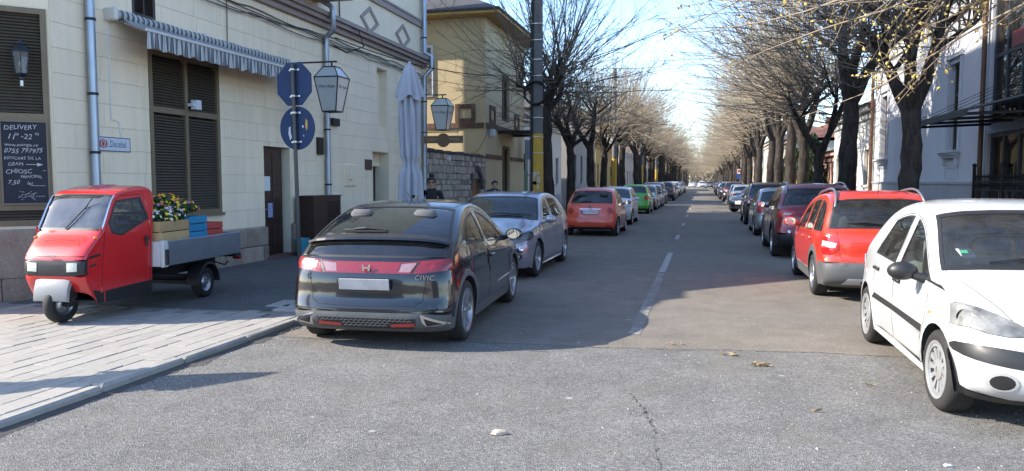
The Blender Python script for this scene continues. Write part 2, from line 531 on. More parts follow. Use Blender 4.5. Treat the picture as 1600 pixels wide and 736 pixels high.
# loose grit on the coarse asphalt, thicker along the kerb
GRIT = flat('grit', (.30, .28, .25), .9, var=.5, vs=30)
rg0 = np.random.default_rng(14); m = MB()
for i in range(1500):
    k = rg0.random()
    x, y = (KX + abs(rg0.normal(.05, .22)) + .02, rg0.uniform(2.8, 8.5)) if k < .45 else (rg0.uniform(-4.4, 4.2), rg0.uniform(3.6, 8.2))
    q = rg0.uniform(.003, .009) * (1.7 if rg0.random() < .06 else 1); a = rg0.uniform(0, 6.28)
    p = [(x + q * math.cos(a + t) * rg0.uniform(.7, 1.2), y + q * math.sin(a + t) * rg0.uniform(.7, 1.2), .004) for t in (0, 1.57, 3.14, 4.71)] + [(x, y, .005 + q * .9)]
    m.raw(p, [(0, 1, 4), (1, 2, 4), (2, 3, 4), (3, 0, 4)])
o = m.build('grit', GRIT, cross, fix=False); o['kind'] = 'stuff'
# a drip trail of tar and a row of dark chips in the coarse asphalt
TAR = flat('tar', (.03, .03, .03), .7, var=.3, vs=60)
random.seed(5)
m = MB()
for i in range(46):
    t = i / 45
    x = -.53 + .42 * t + .05 * math.sin(t * 5); y = 6.0 - 1.75 * t
    x += random.uniform(-.012, .012)
    q = random.uniform(.004, .010) * (1 if random.random() < .8 else 1.8)
    a = [(x + q * math.cos(j * 1.05 + i) * random.uniform(.6, 1.2), y + q * 1.5 * math.sin(j * 1.05 + i) * random.uniform(.6, 1.2), .0085) for j in range(6)]
    m.raw(a, [tuple(range(6))])
m.build('tar_drips', TAR, cross, fix=False)
# ------------------------------------------------------------------ the corner house on the left
def render_wall(name, col, pervar):
    """painted render with rain streaks, patches and slight block to block change"""
    m, nt, b = newmat(name)
    v = wcoords(nt)
    oi = nt.nodes.new('ShaderNodeObjectInfo')
    st = noise(nt, 1.0, 6, .65, wcoords(nt, (5, 5, .45)), .3); pt = noise(nt, .8, 6, .65, v, .5); fi = noise(nt, 18, 5, .7, v)
    c = mix(nt, ramp(nt, st, [(.45, 0), (.78, .42)]), col, [x * k for x, k in zip(col, (.70, .69, .70))])
    c = mix(nt, ramp(nt, pt, [(.52, 0), (.72, .40)]), c, [x * k for x, k in zip(col, (.86, .86, .92))])
    c = mix(nt, ramp(nt, fi, [(.55, 0), (.8, .22)]), c, [x * .6 for x in col])
    c = mix(nt, 1.0, c, ramp(nt, oi.outputs['Random'], [(0, 1 - pervar), (1, 1.0)]), 'MULTIPLY')
    nt.links.new(c, b.inputs['Base Color']); b.inputs['Roughness'].default_value = .88
    bump(nt, b, fi, .15, .01)
    return m
CREAM = render_wall('cream_render', (.92, .775, .565), .05)
CREAM2 = flat('cream_wall', (.85, .72, .53), .88, var=.14, vs=1.1, bmp=.15, bs_=40)
JOINT = flat('wall_joint', (.74, .67, .52), .9, var=.15, vs=4)
BROWNTRIM = flat('brown_trim', (.33, .27, .24), .7, var=.2, vs=4, bmp=.1)
SLATP = flat('slat_brown_paint', (.085, .070, .050), .6, var=.25, vs=9)
OLIVE = flat('olive_brown_paint', (.185, .142, .085), .55, var=.22, vs=9, bmp=.08, bs_=60)
DARKIN = flat('dark_inside', (.012, .012, .012), .8, var=.1)
DOORWOOD = flat('dark_door_wood', (.045, .022, .016), .45, var=.3, vs=7, bmp=.1)
ZINC = flat('zinc_pipe', (.36, .42, .50), .38, .75, var=.18, vs=3)
BLACKM = flat('black_metal', (.018, .018, .018), .5, .3, var=.2)
CONC = flat('balcony_concrete', (.40, .36, .29), .85, var=.2, vs=4, bmp=.2)
PANE = glass('window_pane', (.10, .12, .14), 1.3, .06)
def rock(name, c0, c1, sc=3.0):
    if name in MATS: return MATS[name]
    m, nt, b = newmat(name)
    v = wcoords(nt)
    oi = nt.nodes.new('ShaderNodeObjectInfo')
    c = mix(nt, ramp(nt, noise(nt, sc, 7, .65, v), [(.3, 0), (.7, 1)]), c0, c1)
    c = mix(nt, ramp(nt, noise(nt, sc * 9, 5, .7, v), [(.35, .0), (.75, .55)]), c, [x * .45 for x in c0])
    c = mix(nt, 1.0, c, ramp(nt, oi.outputs['Random'], [(0, .62), (.5, 1.0), (1, 1.25)]), 'MULTIPLY')
    nt.links.new(c, b.inputs['Base Color']); b.inputs['Roughness'].default_value = .92
    bump(nt, b, noise(nt, sc * 5, 8, .7, v), .8, .04)
    MATS[name] = m
    return m
PLINTH = rock('plinth_stone', (.34, .25, .185), (.46, .38, .30), 3)
RUBBLE = rock('rubble_stone', (.42, .35, .285), (.62, .54, .45), 2.2)

def rect_minus(a0, a1, b0, b1, holes):
    """split a rectangle minus holes into rectangles"""
    A = sorted({a0, a1} | {h[i] for h in holes for i in (0, 1) if a0 < h[i] < a1})
    out = []
    for p, q in zip(A, A[1:]):
        hs = sorted([(max(h[2], b0), min(h[3], b1)) for h in holes if h[0] < (p + q) / 2 < h[1] and h[3] > b0 and h[2] < b1])
        z = b0
        for lo, hi in hs:
            if lo > z + 1e-4: out.append((p, q, z, lo))
            z = max(z, hi)
        if z < b1 - 1e-4: out.append((p, q, z, b1))
    return out

WX = -8.75
HOLES = [(10.80, 12.66, 1.10, 3.82), (10.48, 11.02, 4.28, 4.95), (14.13, 15.16, PZ, 2.40), (19.50, 20.62, PZ, 2.48), (19.85, 20.55, 3.19, 4.80)]
house = empty('corner_house', (WX, 16, 0), 0, 'cream corner house with brown shutters, brown cornice and diamond reliefs', 'house')
def H(name, mb, mat, parent=None, smooth=False):
    """part of the corner house given in world coordinates"""
    o = mb.build(name, mat, parent or house, smooth)
    if not parent: o.location = (-WX, -16, 0)
    return o
m = MB()
for a, b_, c, d in rect_minus(8.88, 23.5, -.1, 5.28, HOLES): m.box(WX - .42, WX, a, b_, c, d)
H('wall', m, JOINT)
m = MB()
# upper storeys: sloping rise and full height, out of view, shaped for their shadow
prof = [(8.9, 5.30), (10.64, 7.0), (11.4, 8.1), (12.2, 11), (12.5, 16.5), (23.5, 16.5), (23.5, 5.30)]
m.prism(prof, (WX - 9, WX), lambda a, b, d: (d, a, b))
H('upper_wall', m, CREAM2)
C0 = Vector((WX, 8.88, 0)); CDIR = Vector((-.7071, -.7071, 0)); CN = Vector((.7071, -.7071, 0))
CL = 3.2
def ch(s, z, d=0.0): return C0 + CDIR * s + CN * d + Vector((0, 0, z))
def chbox(m, s0, s1, z0, z1, d0, d1):
    return m.hexa([ch(s0, z0, d0), ch(s1, z0, d0), ch(s1, z0, d1), ch(s0, z0, d1), ch(s0, z1, d0), ch(s1, z1, d0), ch(s1, z1, d1), ch(s0, z1, d1)])
CH_HOLE = (.03, 1.16, 1.07, 4.02)
m = MB()
for a, b_, c, d in rect_minus(0, CL, -.1, 5.28, [CH_HOLE]): chbox(m, a, b_, c, d, -.35, 0)
p = ch(CL, 0)
m.box(-19, p.x, p.y, p.y + .4, -.1, 5.28)
m.box(-19, WX - .43, 9.31, 23.4, 5.12, 5.27); m.box(-19, -18.6, p.y + .41, 23.5, -.1, 5.28); m.box(-18.59, WX - .43, 23.1, 23.5, -.1, 5.1); m.box(-9.9, -9.8, 12.9, 23, -.1, 5.1)
m.prism([(p.x - .3, p.y + .2), (WX - .2, 9.0), (WX - .43, 9.3), (-19, 9.3), (-19, p.y + .2)], (5.12, 5.265), lambda a, b, d: (a, b, d))
H('corner_wall', m, CREAM2)
m = MB(); m.prism([(-8.48, 8.95), (-8.52, 8.4), (-8.72, 7.4), (-9.2, 6.55), (-9.9, 6.32), (-19, 6.32), (-19, 6.8), (-11, 6.8), (-9.3, 8.9)], (5.284, 5.42), lambda a, b, d: (a, b, d)); H('shadow_eaves', m, BROWNTRIM)  # out of view; outline shaped to put the shadow edge across the road
m = MB(); m.box(-14.4, -12, 23.52, 29.2, -.1, 17.5); H('shade_wing', m, CREAM2)  # unseen wing, added to throw shade on the grey facade opposite
# blocks of the rendered facade
random.seed(11)
z = .76
ROW = (5.26 - .76) / 13
for r_ in range(13):
    y = 8.90 - random.uniform(0, .5)
    while y < 23.48:
        l = random.choice([.78, .92, 1.02, 1.1])
        a, b_ = max(8.895, y + .002), min(23.49, y + l - .002)
        if b_ - a > .03:
            for q in rect_minus(a, b_, z + .0025, z + ROW - .0025, HOLES):
                if q[1] - q[0] > .03 and q[3] - q[2] > .03:
                    mm = MB().cbox(WX, WX + .010 + random.uniform(0, .003), *q, .0025)
                    H('wall_block', mm, CREAM)
        y += l
    z += ROW
# plinth of rough stone
for r_, (z0, z1) in enumerate([(-.05, .36), (.365, .745)]):
    y = 8.92 - r_ * .25
    while y < 23.45:
        l = random.uniform(.45, .95)
        a, b_ = max(8.9, y), min(23.45, y + l - .012)
        for q in rect_minus(a, b_, z0, z1, HOLES):
            if q[1] - q[0] > .04:
                H('plinth_stone', MB().cbox(WX - .02, WX + .07 + random.uniform(0, .03), *q, .022), PLINTH)
        y += l
    s = 0.0
    while s < CL - .05:
        l = random.uniform(.5, .8)
        mm = MB().cbox(0, 1, 0, 1, 0, 1, .03)
        d1 = .09 + random.uniform(0, .03)
        e = min(CL, s + l - .012)
        mm.v = [tuple(ch(s + (e - s) * x_, z0 + (z1 + .28 * r_ - z0) * z_, -.02 + (d1 + .02) * y_)) for x_, y_, z_ in mm.v]
        H('plinth_stone', mm, PLINTH)
        s += l
m = MB(); chbox(m, 0, CL, .70, 1.06, 0, .02); H('plinth_render', m, CREAM)
# cornice, string course, diamonds, balcony
m = MB()
for (z0, z1, dp) in [(5.28, 5.40, .10), (5.40, 5.50, .20), (5.50, 5.60, .27)]:
    m.box(WX - .05, WX + dp, 8.9, 23.55, z0, z1 - .001)
    chbox(m, -.12 - dp * .3, CL, z0, z1 - .001, -.1, dp)
H('cornice', m, BROWNTRIM)
m = MB(); m.box(WX, WX + .07, 17.0, 23.53, 6.52, 6.68); m.box(WX, WX + .10, 17.0, 23.53, 6.68, 6.74); H('string_course', m, BROWNTRIM)
for (yc, zc, hw, hz) in [(19.42, 5.98, .60, .37), (21.78, 5.98, .58, .37)]:
    m = MB()
    o_ = [(0, hz), (hw, 0), (0, -hz), (-hw, 0)]
    for i in range(4):
        (a0, b0), (a1, b1) = o_[i], o_[(i + 1) % 4]; k = .70
        m.hexa([(WX - .01, yc + a0, zc + b0), (WX - .01, yc + a1, zc + b1), (WX - .01, yc + a1 * k, zc + b1 * k), (WX - .01, yc + a0 * k, zc + b0 * k),
                (WX + .035, yc + a0, zc + b0), (WX + .035, yc + a1, zc + b1), (WX + .035, yc + a1 * k, zc + b1 * k), (WX + .035, yc + a0 * k, zc + b0 * k)])
    H('diamond_relief', m, BROWNTRIM)
m = MB(); m.box(WX - .1, WX + 1.0, 12.8, 16.6, 5.86, 6.02); m.box(WX - .1, WX + .92, 12.85, 16.5, 5.80, 5.86); H('balcony_slab', m, CONC)
m = MB()
for i in range(20): m.box(WX + .90, WX + .92, 12.9 + i * .19, 12.92 + i * .19, 6.02, 6.95)
m.box(WX + .89, WX + .93, 12.85, 16.55, 6.95, 7.0); H('balcony_rail', m, BLACKM)
# louvred shutters of the street window and of the chamfered corner
def shutter(frame_fn, a0, a1, b0, b1, cols, splits, name='window_shutter', ledge=True, pitch=.047):
    """frame_fn(a,b,d)->world; a along the wall, b up, d outwards"""
    def bx(m, p0, p1, q0, q1, d0, d1):
        return m.hexa([frame_fn(p0, q0, d0), frame_fn(p1, q0, d0), frame_fn(p1, q0, d1), frame_fn(p0, q0, d1), frame_fn(p0, q1, d0), frame_fn(p1, q1, d0), frame_fn(p1, q1, d1), frame_fn(p0, q1, d1)])
    m = MB(); fw = .075
    bx(m, a0, a0 + fw, b0, b1, -.08, .03); bx(m, a1 - fw, a1, b0, b1, -.08, .03); bx(m, a0 + fw, a1 - fw, b0, b0 + fw, -.08, .028); bx(m, a0 + fw, a1 - fw, b1 - fw, b1, -.08, .028)
    n = cols
    ww = (a1 - a0 - 2 * fw) / n
    for i in range(1, n): bx(m, a0 + fw + ww * i - .035, a0 + fw + ww * i + .035, b0 + fw, b1 - fw, -.07, .022)
    for sp_ in splits: bx(m, a0 + fw, a1 - fw, sp_ - .05, sp_ + .05, -.07, .026)
    if ledge: bx(m, a0 - .03, a1 + .03, b0 - .05, b0, -.05, .07)
    fr = H(name, m, OLIVE)
    m = MB(); bx(m, a0 + .03, a1 - .03, b0 + .03, b1 - .03, -.12, -.09); H('shutter_backing', m, DARKIN)
    return fr, ww, fw, bx
fn_w = lambda a, b, d: (WX + d, a, b)
fr, ww, fw, bx = shutter(fn_w, 10.80, 12.66, 1.10, 3.82, 2, [2.86])
def slats(fr, fn, cols, z0, z1, pitch=.047):
    """loose slats: every one an object, all of one length sharing a mesh"""
    cache = {}
    for (a0, a1) in cols:
        z = z0
        key = round(a1 - a0, 3)
        if key not in cache:
            mm = MB(); p0 = Vector(fn(a0, 0, 0)); u = Vector(fn(a1, 0, 0)) - p0; o = Vector(fn(a0, 0, 1)) - p0
            q = [(-.045, .02), (-.037, .026), (.004, -.014), (-.004, -.020)]
            vs = [o * d + Vector((0, 0, zz)) for d, zz in q] + [u + o * d + Vector((0, 0, zz)) for d, zz in q]
            mm.raw(vs, [(0, 1, 2, 3), (7, 6, 5, 4), (0, 4, 5, 1), (1, 5, 6, 2), (2, 6, 7, 3), (3, 7, 4, 0)])
            cache[key] = mm.mesh('slat', SLATP)
        while z < z1:
            link('slat', cache[key], fr, Vector(fn(a0, z, 0)))
            z += pitch
xw = (12.66 - 10.80 - .15) / 2
cols = [(10.80 + .075 + .035 * 0, 10.875 + xw - .035), (10.875 + xw + .035, 12.66 - .075)]
slats(fr, fn_w, cols, 1.20, 2.79); slats(fr, fn_w, cols, 2.94, 3.73)
m = MB(); m.box(WX + .02, WX + .14, 11.75, 11.79, 2.98, 3.03); m.box(WX + .06, WX + .17, 11.79, 11.93, 2.93, 3.09); H('alarm_box', m, flat('pale_plastic', (.62, .66, .70), .4))
fn_c = lambda a, b, d: tuple(ch(a, b, d))
frc, ww, fw, bx = shutter(fn_c, .03, 1.16, 1.07, 4.02, 1, [2.55, 1.33], ledge=False)
slats(frc, fn_c, [(.105, 1.085)], 1.17, 1.28, .042); slats(frc, fn_c, [(.105, 1.085)], 2.63, 3.94, .042)
m = MB(); chbox(m, .105, 1.085, 1.38, 2.50, -.06, .0); H('shutter_panel', m, OLIVE)
# small attic window
m = MB()
for q in [(10.48, 10.54, 4.28, 4.95), (10.96, 11.02, 4.28, 4.95), (10.54, 10.96, 4.28, 4.34), (10.54, 10.96, 4.89, 4.95), (10.735, 10.765, 4.34, 4.89)]: m.box(WX - .12, WX + .01, *q)
wf = H('window_frame', m, DOORWOOD); H('pane', MB().box(WX - .09, WX - .08, 10.5, 11.0, 4.3, 4.93), PANE); H('window_back', MB().box(WX - .4, WX - .38, 10.4, 11.1, 4.2, 5), DARKIN)
# doors
def panel_door(y0, y1, z1, x, panels, cols=2):
    m = MB(); m.box(x - .05, x, y0, y1, PZ, z1); d = H('door', m, DOORWOOD)
    pm_ = MB(); w_ = (y1 - y0) / cols
    for i in range(cols):
        for (a, b_) in panels: pm_.cbox(x, x + .018, y0 + w_ * i + .07, y0 + w_ * (i + 1) - .07, a, b_, .012)
    H('door_panel', pm_, DOORWOOD)
    return d
panel_door(14.13, 15.03, 2.38, WX - .12, [(.28, .75), (.85, 1.5), (1.6, 2.25)])
m = MB(); m.box(WX - .12, WX - .08, 14.2, 14.23, 1.0, 1.14); m.tube([(WX - .05, 14.2, 1.1), (WX - .05, 14.33, 1.1)], .012, 6); H('door_handle', m, M_CHROME)
H('door_notice', MB().box(WX - .098, WX - .095, 14.30, 14.52, 1.48, 1.78), flat('paper', (.72, .73, .74), .8, var=.08, vs=40))
H('door_notice', MB().box(WX - .098, WX - .095, 14.42, 14.6, .92, 1.22), flat('paper_blue', (.32, .34, .55), .8, var=.35, vs=40))
H('door_step', MB().box(WX - .1, WX + .16, 14.05, 15.2, PZ, PZ + .05), flat('door_step_red', (.16, .08, .07), .8, var=.3))
panel_door(19.55, 20.3, 2.1, WX - .30, [(.3, .9), (1.0, 1.5), (1.6, 2.0)])
H('door_head', MB().box(WX - .34, WX - .29, 19.5, 20.62, 2.1, 2.48), CREAM2)
H('niche_back', MB().box(WX - .25, WX - .22, 19.8, 20.6, 3.1, 4.9), CREAM2)
# downpipes
def pipe(name, pts, r, clips, label=None):
    m = MB(); m.tube(pts, r, 14); o = H(name, m, ZINC, smooth=50)
    for (y, z) in clips:
        c = MB(); c.lathe([(r + .001, -.02), (r + .012, -.018), (r + .012, .018), (r + .001, .02)], 16, 'z', (pts[0][0], y, z)); c.box(WX, pts[0][0] - r, y - .015, y + .015, z - .015, z + .015)
        H('pipe_clip', c, BLACKM)
    return o
pipe('downpipe', [(WX + .10, 9.52, 5.2), (WX + .10, 9.52, 1.0), (WX + .10, 9.52, .2)], .062, [(9.52, 4.02), (9.52, 2.95), (9.52, 2.1), (9.52, .95)])
pipe('downpipe', [(WX + .10, 16.55, 6.4), (WX + .10, 16.55, 5.92), (WX + .12, 16.55, 5.84), (WX + .30, 16.6, 5.74), (WX + .34, 16.62, 5.66), (WX + .34, 16.66, 5.26), (WX + .30, 16.7, 5.18), (WX + .12, 16.75, 5.08), (WX + .10, 16.76, 4.98), (WX + .10, 16.76, .4)], .062, [(16.76, 4.2), (16.76, 2.9), (16.76, 1.6)])
pipe('downpipe', [(WX + .12, 23.3, 15.4), (WX + .12, 23.3, 5.75), (WX + .34, 23.38, 5.62), (WX + .34, 23.38, 5.25), (WX + .12, 23.3, 5.0), (WX + .10, 23.3, .4)], .075, [(23.3, 8), (23.3, 6.2), (23.3, 4.2)])
# meter box and small fixtures
m = MB(); m.cbox(WX, WX + .05, 17.72, 18.40, 1.55, 2.10, .01); m.box(WX + .045, WX + .06, 17.75, 18.37, 1.58, 2.07); m.cbox(WX + .05, WX + .12, 17.95, 18.1, 1.72, 1.9, .01); H('meter_box', m, CREAM2)
H('alarm_box', MB().cbox(WX, WX + .10, 17.05, 17.42, 3.02, 3.2, .01), BLACKM); H('junction_box', MB().cbox(WX, WX + .08, 16.35, 16.6, 2.3, 2.7, .01), BLACKM)
pq = H('door_plaque', MB().cbox(WX + .012, WX + .035, 18.98, 19.42, 1.98, 2.26, .008), flat('plaque_wood', (.07, .045, .03), .6))
# cables stapled along the cornice
random.seed(4)
for k in range(4):
    pts = []; y = 9.2 + k * .3; z0 = 5.16 - k * .05
    while y < 23.4:
        pts.append((WX + .045 + k * .012, y, z0 - .03 + random.uniform(-.03, .02) - .06 * abs(math.sin(y * .9 + k)))); y += .45
    H('facade_cable', MB().tube(pts, .011, 5), BLACKM)
H('facade_cable', MB().tube([(WX + .04, 9.55 + 3.4, 5.1), (WX + .03, 12.95, 4.3)], .008, 5), BLACKM)
H('facade_cable', MB().tube([(WX + .03, 17.6, 6.6), (WX + .03, 17.62, 5.62), (WX + .3, 18.1, 5.45), (WX + .3, 18.4, 5.1), (WX + .03, 18.0, 4.9), (WX + .03, 17.2, 4.95)], .016, 6), BLACKM)
H('facade_cable', MB().tube([(WX + .02, 9.95, 4.1), (WX + .02, 9.95, 2.62), (WX + .02, 10.1, 2.58), (WX + .02, 10.14, 2.35)], .010, 5), flat('white_cable', (.66, .68, .70), .5))

# ---- things on the wall
AW = flat('awning_frame', (.62, .60, .55), .5, var=.1)
mA, nt, b = newmat('striped_canvas')
v = coords(nt); sx = nt.nodes.new('ShaderNodeSeparateXYZ'); nt.links.new(v, sx.inputs[0])
wv = nt.nodes.new('ShaderNodeMath'); wv.operation = 'MULTIPLY'; wv.inputs[1].default_value = 2 * math.pi / .115
nt.links.new(sx.outputs[1], wv.inputs[0]); s1 = nt.nodes.new('ShaderNodeMath'); s1.operation = 'SINE'; nt.links.new(wv.outputs[0], s1.inputs[0])
wv2 = nt.nodes.new('ShaderNodeMath'); wv2.operation = 'MULTIPLY'; wv2.inputs[1].default_value = 2 * math.pi / .0383
nt.links.new(sx.outputs[1], wv2.inputs[0]); s2 = nt.nodes.new('ShaderNodeMath'); s2.operation = 'SINE'; nt.links.new(wv2.outputs[0], s2.inputs[0])
st = nt.nodes.new('ShaderNodeMath'); st.operation = 'ADD'; nt.links.new(s1.outputs[0], st.inputs[0]); nt.links.new(s2.outputs[0], st.inputs[1])
mr = nt.nodes.new('ShaderNodeMapRange'); mr.inputs[1].default_value = -1.2; mr.inputs[2].default_value = 1.2; nt.links.new(st.outputs[0], mr.inputs[0])
cc = ramp(nt, mr.outputs[0], [(.30, (.075, .09, .105)), (.5, (.30, .32, .33)), (.72, (.52, .52, .50))])
nt.links.new(mix(nt, 1, cc, ramp(nt, noise(nt, 3, 5, .6, v), [(.3, .78), (.7, 1.1)]), 'MULTIPLY'), b.inputs['Base Color']); b.inputs['Roughness'].default_value = .9
AWN = mA
aw = empty('awning', (WX, 9.95, 4.1), 0, 'striped grey and white roll-up awning with scalloped valance over the brown shutters', 'awning')
L_ = 4.95
def slope(y): return 0
m = MB()
ring = 10
vs, fs = [], []
ny = 120
for i in range(ny + 1):
    y = L_ * i / ny
    r0 = .075 + .012 * math.sin(y * 2 * math.pi / .115) + .006 * math.sin(y * 7)
    for j in range(ring):
        a = 2 * math.pi * j / ring
        vs.append((.14 + r0 * math.cos(a), y, .08 + r0 * math.sin(a)))
fs = [(i * ring + j, i * ring + (j + 1) % ring, (i + 1) * ring + (j + 1) % ring, (i + 1) * ring + j) for i in range(ny) for j in range(ring)]
m.raw(vs, fs); m.build('canvas_roll', AWN, aw, True)
vs, fs = [], []
ny, nx = 100, 6
for i in range(ny + 1):
    for j in range(nx + 1):
        t = j / nx
        vs.append((.17 + .44 * t, .10 + (L_ - .2) * i / ny, .05 - .20 * t - .035 * math.sin(math.pi * t) + .012 * math.sin(i * .9) * t))
fs = [(i * (nx + 1) + j, (i + 1) * (nx + 1) + j, (i + 1) * (nx + 1) + j + 1, i * (nx + 1) + j + 1) for i in range(ny) for j in range(nx)]
MB().raw(vs, fs).build('canvas', AWN, aw, True)
vs, fs = [], []
ny, nz = 380, 5
for i in range(ny + 1):
    y = .10 + (L_ - .2) * i / ny
    dep = .23 + .045 * abs(math.sin(y * math.pi / .30))
    for j in range(nz + 1):
        t = j / nz
        vs.append((.62 + .022 * math.sin(y * 2 * math.pi / .17 + .8 * math.sin(y * 3)) * t, y, -.155 - dep * t))
fs = [(i * (nz + 1) + j, (i + 1) * (nz + 1) + j, (i + 1) * (nz + 1) + j + 1, i * (nz + 1) + j + 1) for i in range(ny) for j in range(nz)]
MB().raw(vs, fs).build('valance', AWN, aw, True)
MB().cbox(.595, .635, .08, L_ - .08, -.175, -.13, .008).build('front_bar', AW, aw)
for y in (.16, L_ - .16): MB().tube([(.1, y, .02), (.36, y + .12 * (1 if y < 1 else -1), -.1), (.60, y, -.155)], .018, 6).build('folding_arm', AW, aw)
for y in (-.05, L_ + .0):
    MB().cbox(.0, .22, y - .02, y + .06, -.02, .17, .02).build('end_bracket', AW, aw)
for y in (.35, 2.2, 3.9): MB().box(0, .12, y - .03, y + .03, .14, .19).build('wall_bracket', AW, aw)
MB().tube([(.30, -.0, .0), (.30, -.0, -.06)], .008, 5).build('crank_eye', BLACKM, aw)

# street name plate
SIGNW = flat('sign_white', (.60, .64, .70), .35, var=.08, vs=8)
sg = empty('street_sign', (WX + .018, 9.66, 2.13), 0, 'white enamel street name plate reading Decebal beside the grey downpipe', 'sign')
MB().cbox(0, .012, 0, .66, 0, .215, .004).build('plate', SIGNW, sg)
NAVY = flat('sign_navy', (.03, .05, .16), .4); SRED = flat('sign_red', (.42, .06, .06), .4)
m = MB()
for q in [(.0, .66, 0, .012), (0, .66, .203, .215), (0, .012, .012, .203), (.648, .66, .012, .203)]: m.box(.0125, .0145, *q)
m.build('border', NAVY, sg)
put(link('lettering', text_mesh('Decebal', .125, NAVY, align='LEFT'), sg), basis((.0135, .235, .108), (0, 1, 0), (0, 0, 1)) @ Matrix.Diagonal((.82, 1.15, 1, 1)))
put(link('lettering', text_mesh('str.', .04, NAVY, align='LEFT'), sg), basis((.0135, .19, .075), (0, 1, 0), (0, 0, 1)))
m = MB(); m.lathe([(.048, .0125), (.060, .0135), (.066, .0125)], 20, 'x', (0, .10, .11)); m.ball((.0135, .10, .11), (.002, .03, .038), 10, 6)
for dy in (-.075, .075): m.tube([(.0135, .10 + dy * .8, .06), (.0135, .10 + dy, .11), (.0135, .10 + dy * .8, .16)], .006, 5)
m.build('emblem', SRED, sg)

# menu board
CHALK = flat('chalk', (.46, .46, .47), .95, var=.6, vs=90)
BOARD = flat('chalkboard', (.016, .018, .030), .75, var=.5, vs=5)
FRAMEW = flat('board_frame', (.20, .16, .11), .7, var=.2)
bd = empty('chalkboard', ch(.085, 1.38, .03), R(-135), 'black chalkboard with handwritten delivery hours hung on the corner shutter', 'chalkboard')
BW, BH = .52, 1.10
# local frame: x runs along the chamfer away from the street corner; seen from outside it runs to the left
def bl(s, z, d): return (s, d, z)
m = MB(); m.box(0, BW, .0, .02, 0, BH); m.build('slate', BOARD, bd)
m = MB()
for q in [(-.02, 0, -.02, BH + .02), (BW, BW + .02, -.02, BH + .02), (0, BW, -.02, 0), (0, BW, BH, BH + .02)]: m.box(q[0], q[1], 0, .028, q[2], q[3])
m.build('frame', FRAMEW, bd)
def chalk(txt, s, z, size, shear=.12, sp=1.0, rot=0.0, xs=1.0):
    t = text_mesh(txt, size, CHALK, align='LEFT', shear=shear, spacing=sp)
    o = link('lettering', t, bd)
    ex = Vector((-math.cos(rot), 0, math.sin(rot))); ey = Vector((math.sin(rot), 0, math.cos(rot)))
    rj = random.Random(len(txt) * 7 + int(z * 100))
    for v_ in t.vertices: v_.co.y += .006 * math.sin(v_.co.x * 31 + z * 9) * (size / .08) + .0012 * rj.uniform(-1, 1)
    M_ = basis((s, .0215, z), ex, ey); put(o, M_); o.scale = (xs, 1, 1)
chalk('DELIVERY', BW - .03, 1.02, .085, .1, 1.05, R(1.5))
chalk('11', BW - .06, .90, .10, .3); chalk('00', BW - .15, .93, .05); chalk('-22', BW - .22, .905, .10, .2); chalk('00', BW - .385, .94, .05)
chalk('www.mongin.ro', BW - .03, .79, .060, .1, 1.0)
chalk('0755 797975', BW - .02, .705, .088, .3, .98, R(1), .98)
chalk('RIDICARE DE LA', BW - .02, .61, .056, .05, 1.05); chalk('GEAM', BW - .06, .53, .065, .05, 1.05)
chalk('CHIOSC', BW - .03, .43, .085, .05, .98); chalk('PRINCIPAL', BW - .20, .36, .055, .2, .95)
chalk('7,50', BW - .05, .285, .08, .2); chalk('lei', BW - .27, .27, .07, .3)
m = MB(); m.box(BW - .42, BW - .27, .0205, .0215, .522, .530); m.raw([(BW - .40, .0218, .50), (BW - .40, .0218, .55), (BW - .47, .0218, .525)], [(0, 1, 2)])
for z0, s0, s1 in [(.235, .03, .20), (.09, .04, .15), (.44, .02, .06)]: m.box(s0, s1, .0205, .0215, z0, z0 + .005)
random.seed(9)
for k in range(14):      # a scribbled drawing at the foot of the board
    x0, z0 = random.uniform(.16, .40), random.uniform(.06, .16)
    a = [(x0 + .05 * random.uniform(-1, 1), .0212, z0 + .03 * random.uniform(-1, 1)) for _ in range(3)]
    m.tube(a, .0022, 4)
m.build('chalk_marks', CHALK, bd, fix=False)
# wall lantern on the corner shutter
LGLASS = glass('lantern_glass', (.62, .66, .70), 1.2, .25)
LT = flat('lantern_black', (.02, .024, .035), .45, .3, var=.2)
def hexlamp(loc, rz):
    r = empty('wall_lantern', loc, rz, 'small black hexagonal wall lantern on the corner shutter above the chalkboard', 'lantern')
    m = MB()
    m.lathe([(0, .56), (.012, .54), (.02, .50), (.06, .47), (.115, .40), (.12, .385), (.11, .38)], 6); m.lathe([(.02, .0), (.035, .02), (.03, .05), (.075, .085), (.08, .10), (0, .10)], 6)
    for i in range(6):
        a = math.pi * 2 * i / 6
        m.tube([(.078 * math.cos(a), .078 * math.sin(a), .10), (.108 * math.cos(a), .108 * math.sin(a), .385)], .007, 4)
    m.build('lantern_frame', LT, r)
    MB().lathe([(.074, .10), (.104, .382)], 6).build('lantern_glass', LGLASS, r)
    MB().tube([(0, 0, -.07), (0, 0, .02)], .022, 8).build('lantern_finial', flat('brass_pale', (.55, .53, .48), .3, .6), r)
    MB().ball((0, 0, .22), (.03, .03, .045), 10, 6).build('bulb', flat('bulb_white', (.8, .8, .78), .3), r)
    MB().tube([(-.22, 0, .30), (-.2, 0, .44), (-.05, 0, .53), (0, 0, .54)], .012, 6).build('bracket', LT, r)
hexlamp(ch(.34, 3.02, .16), R(-45))
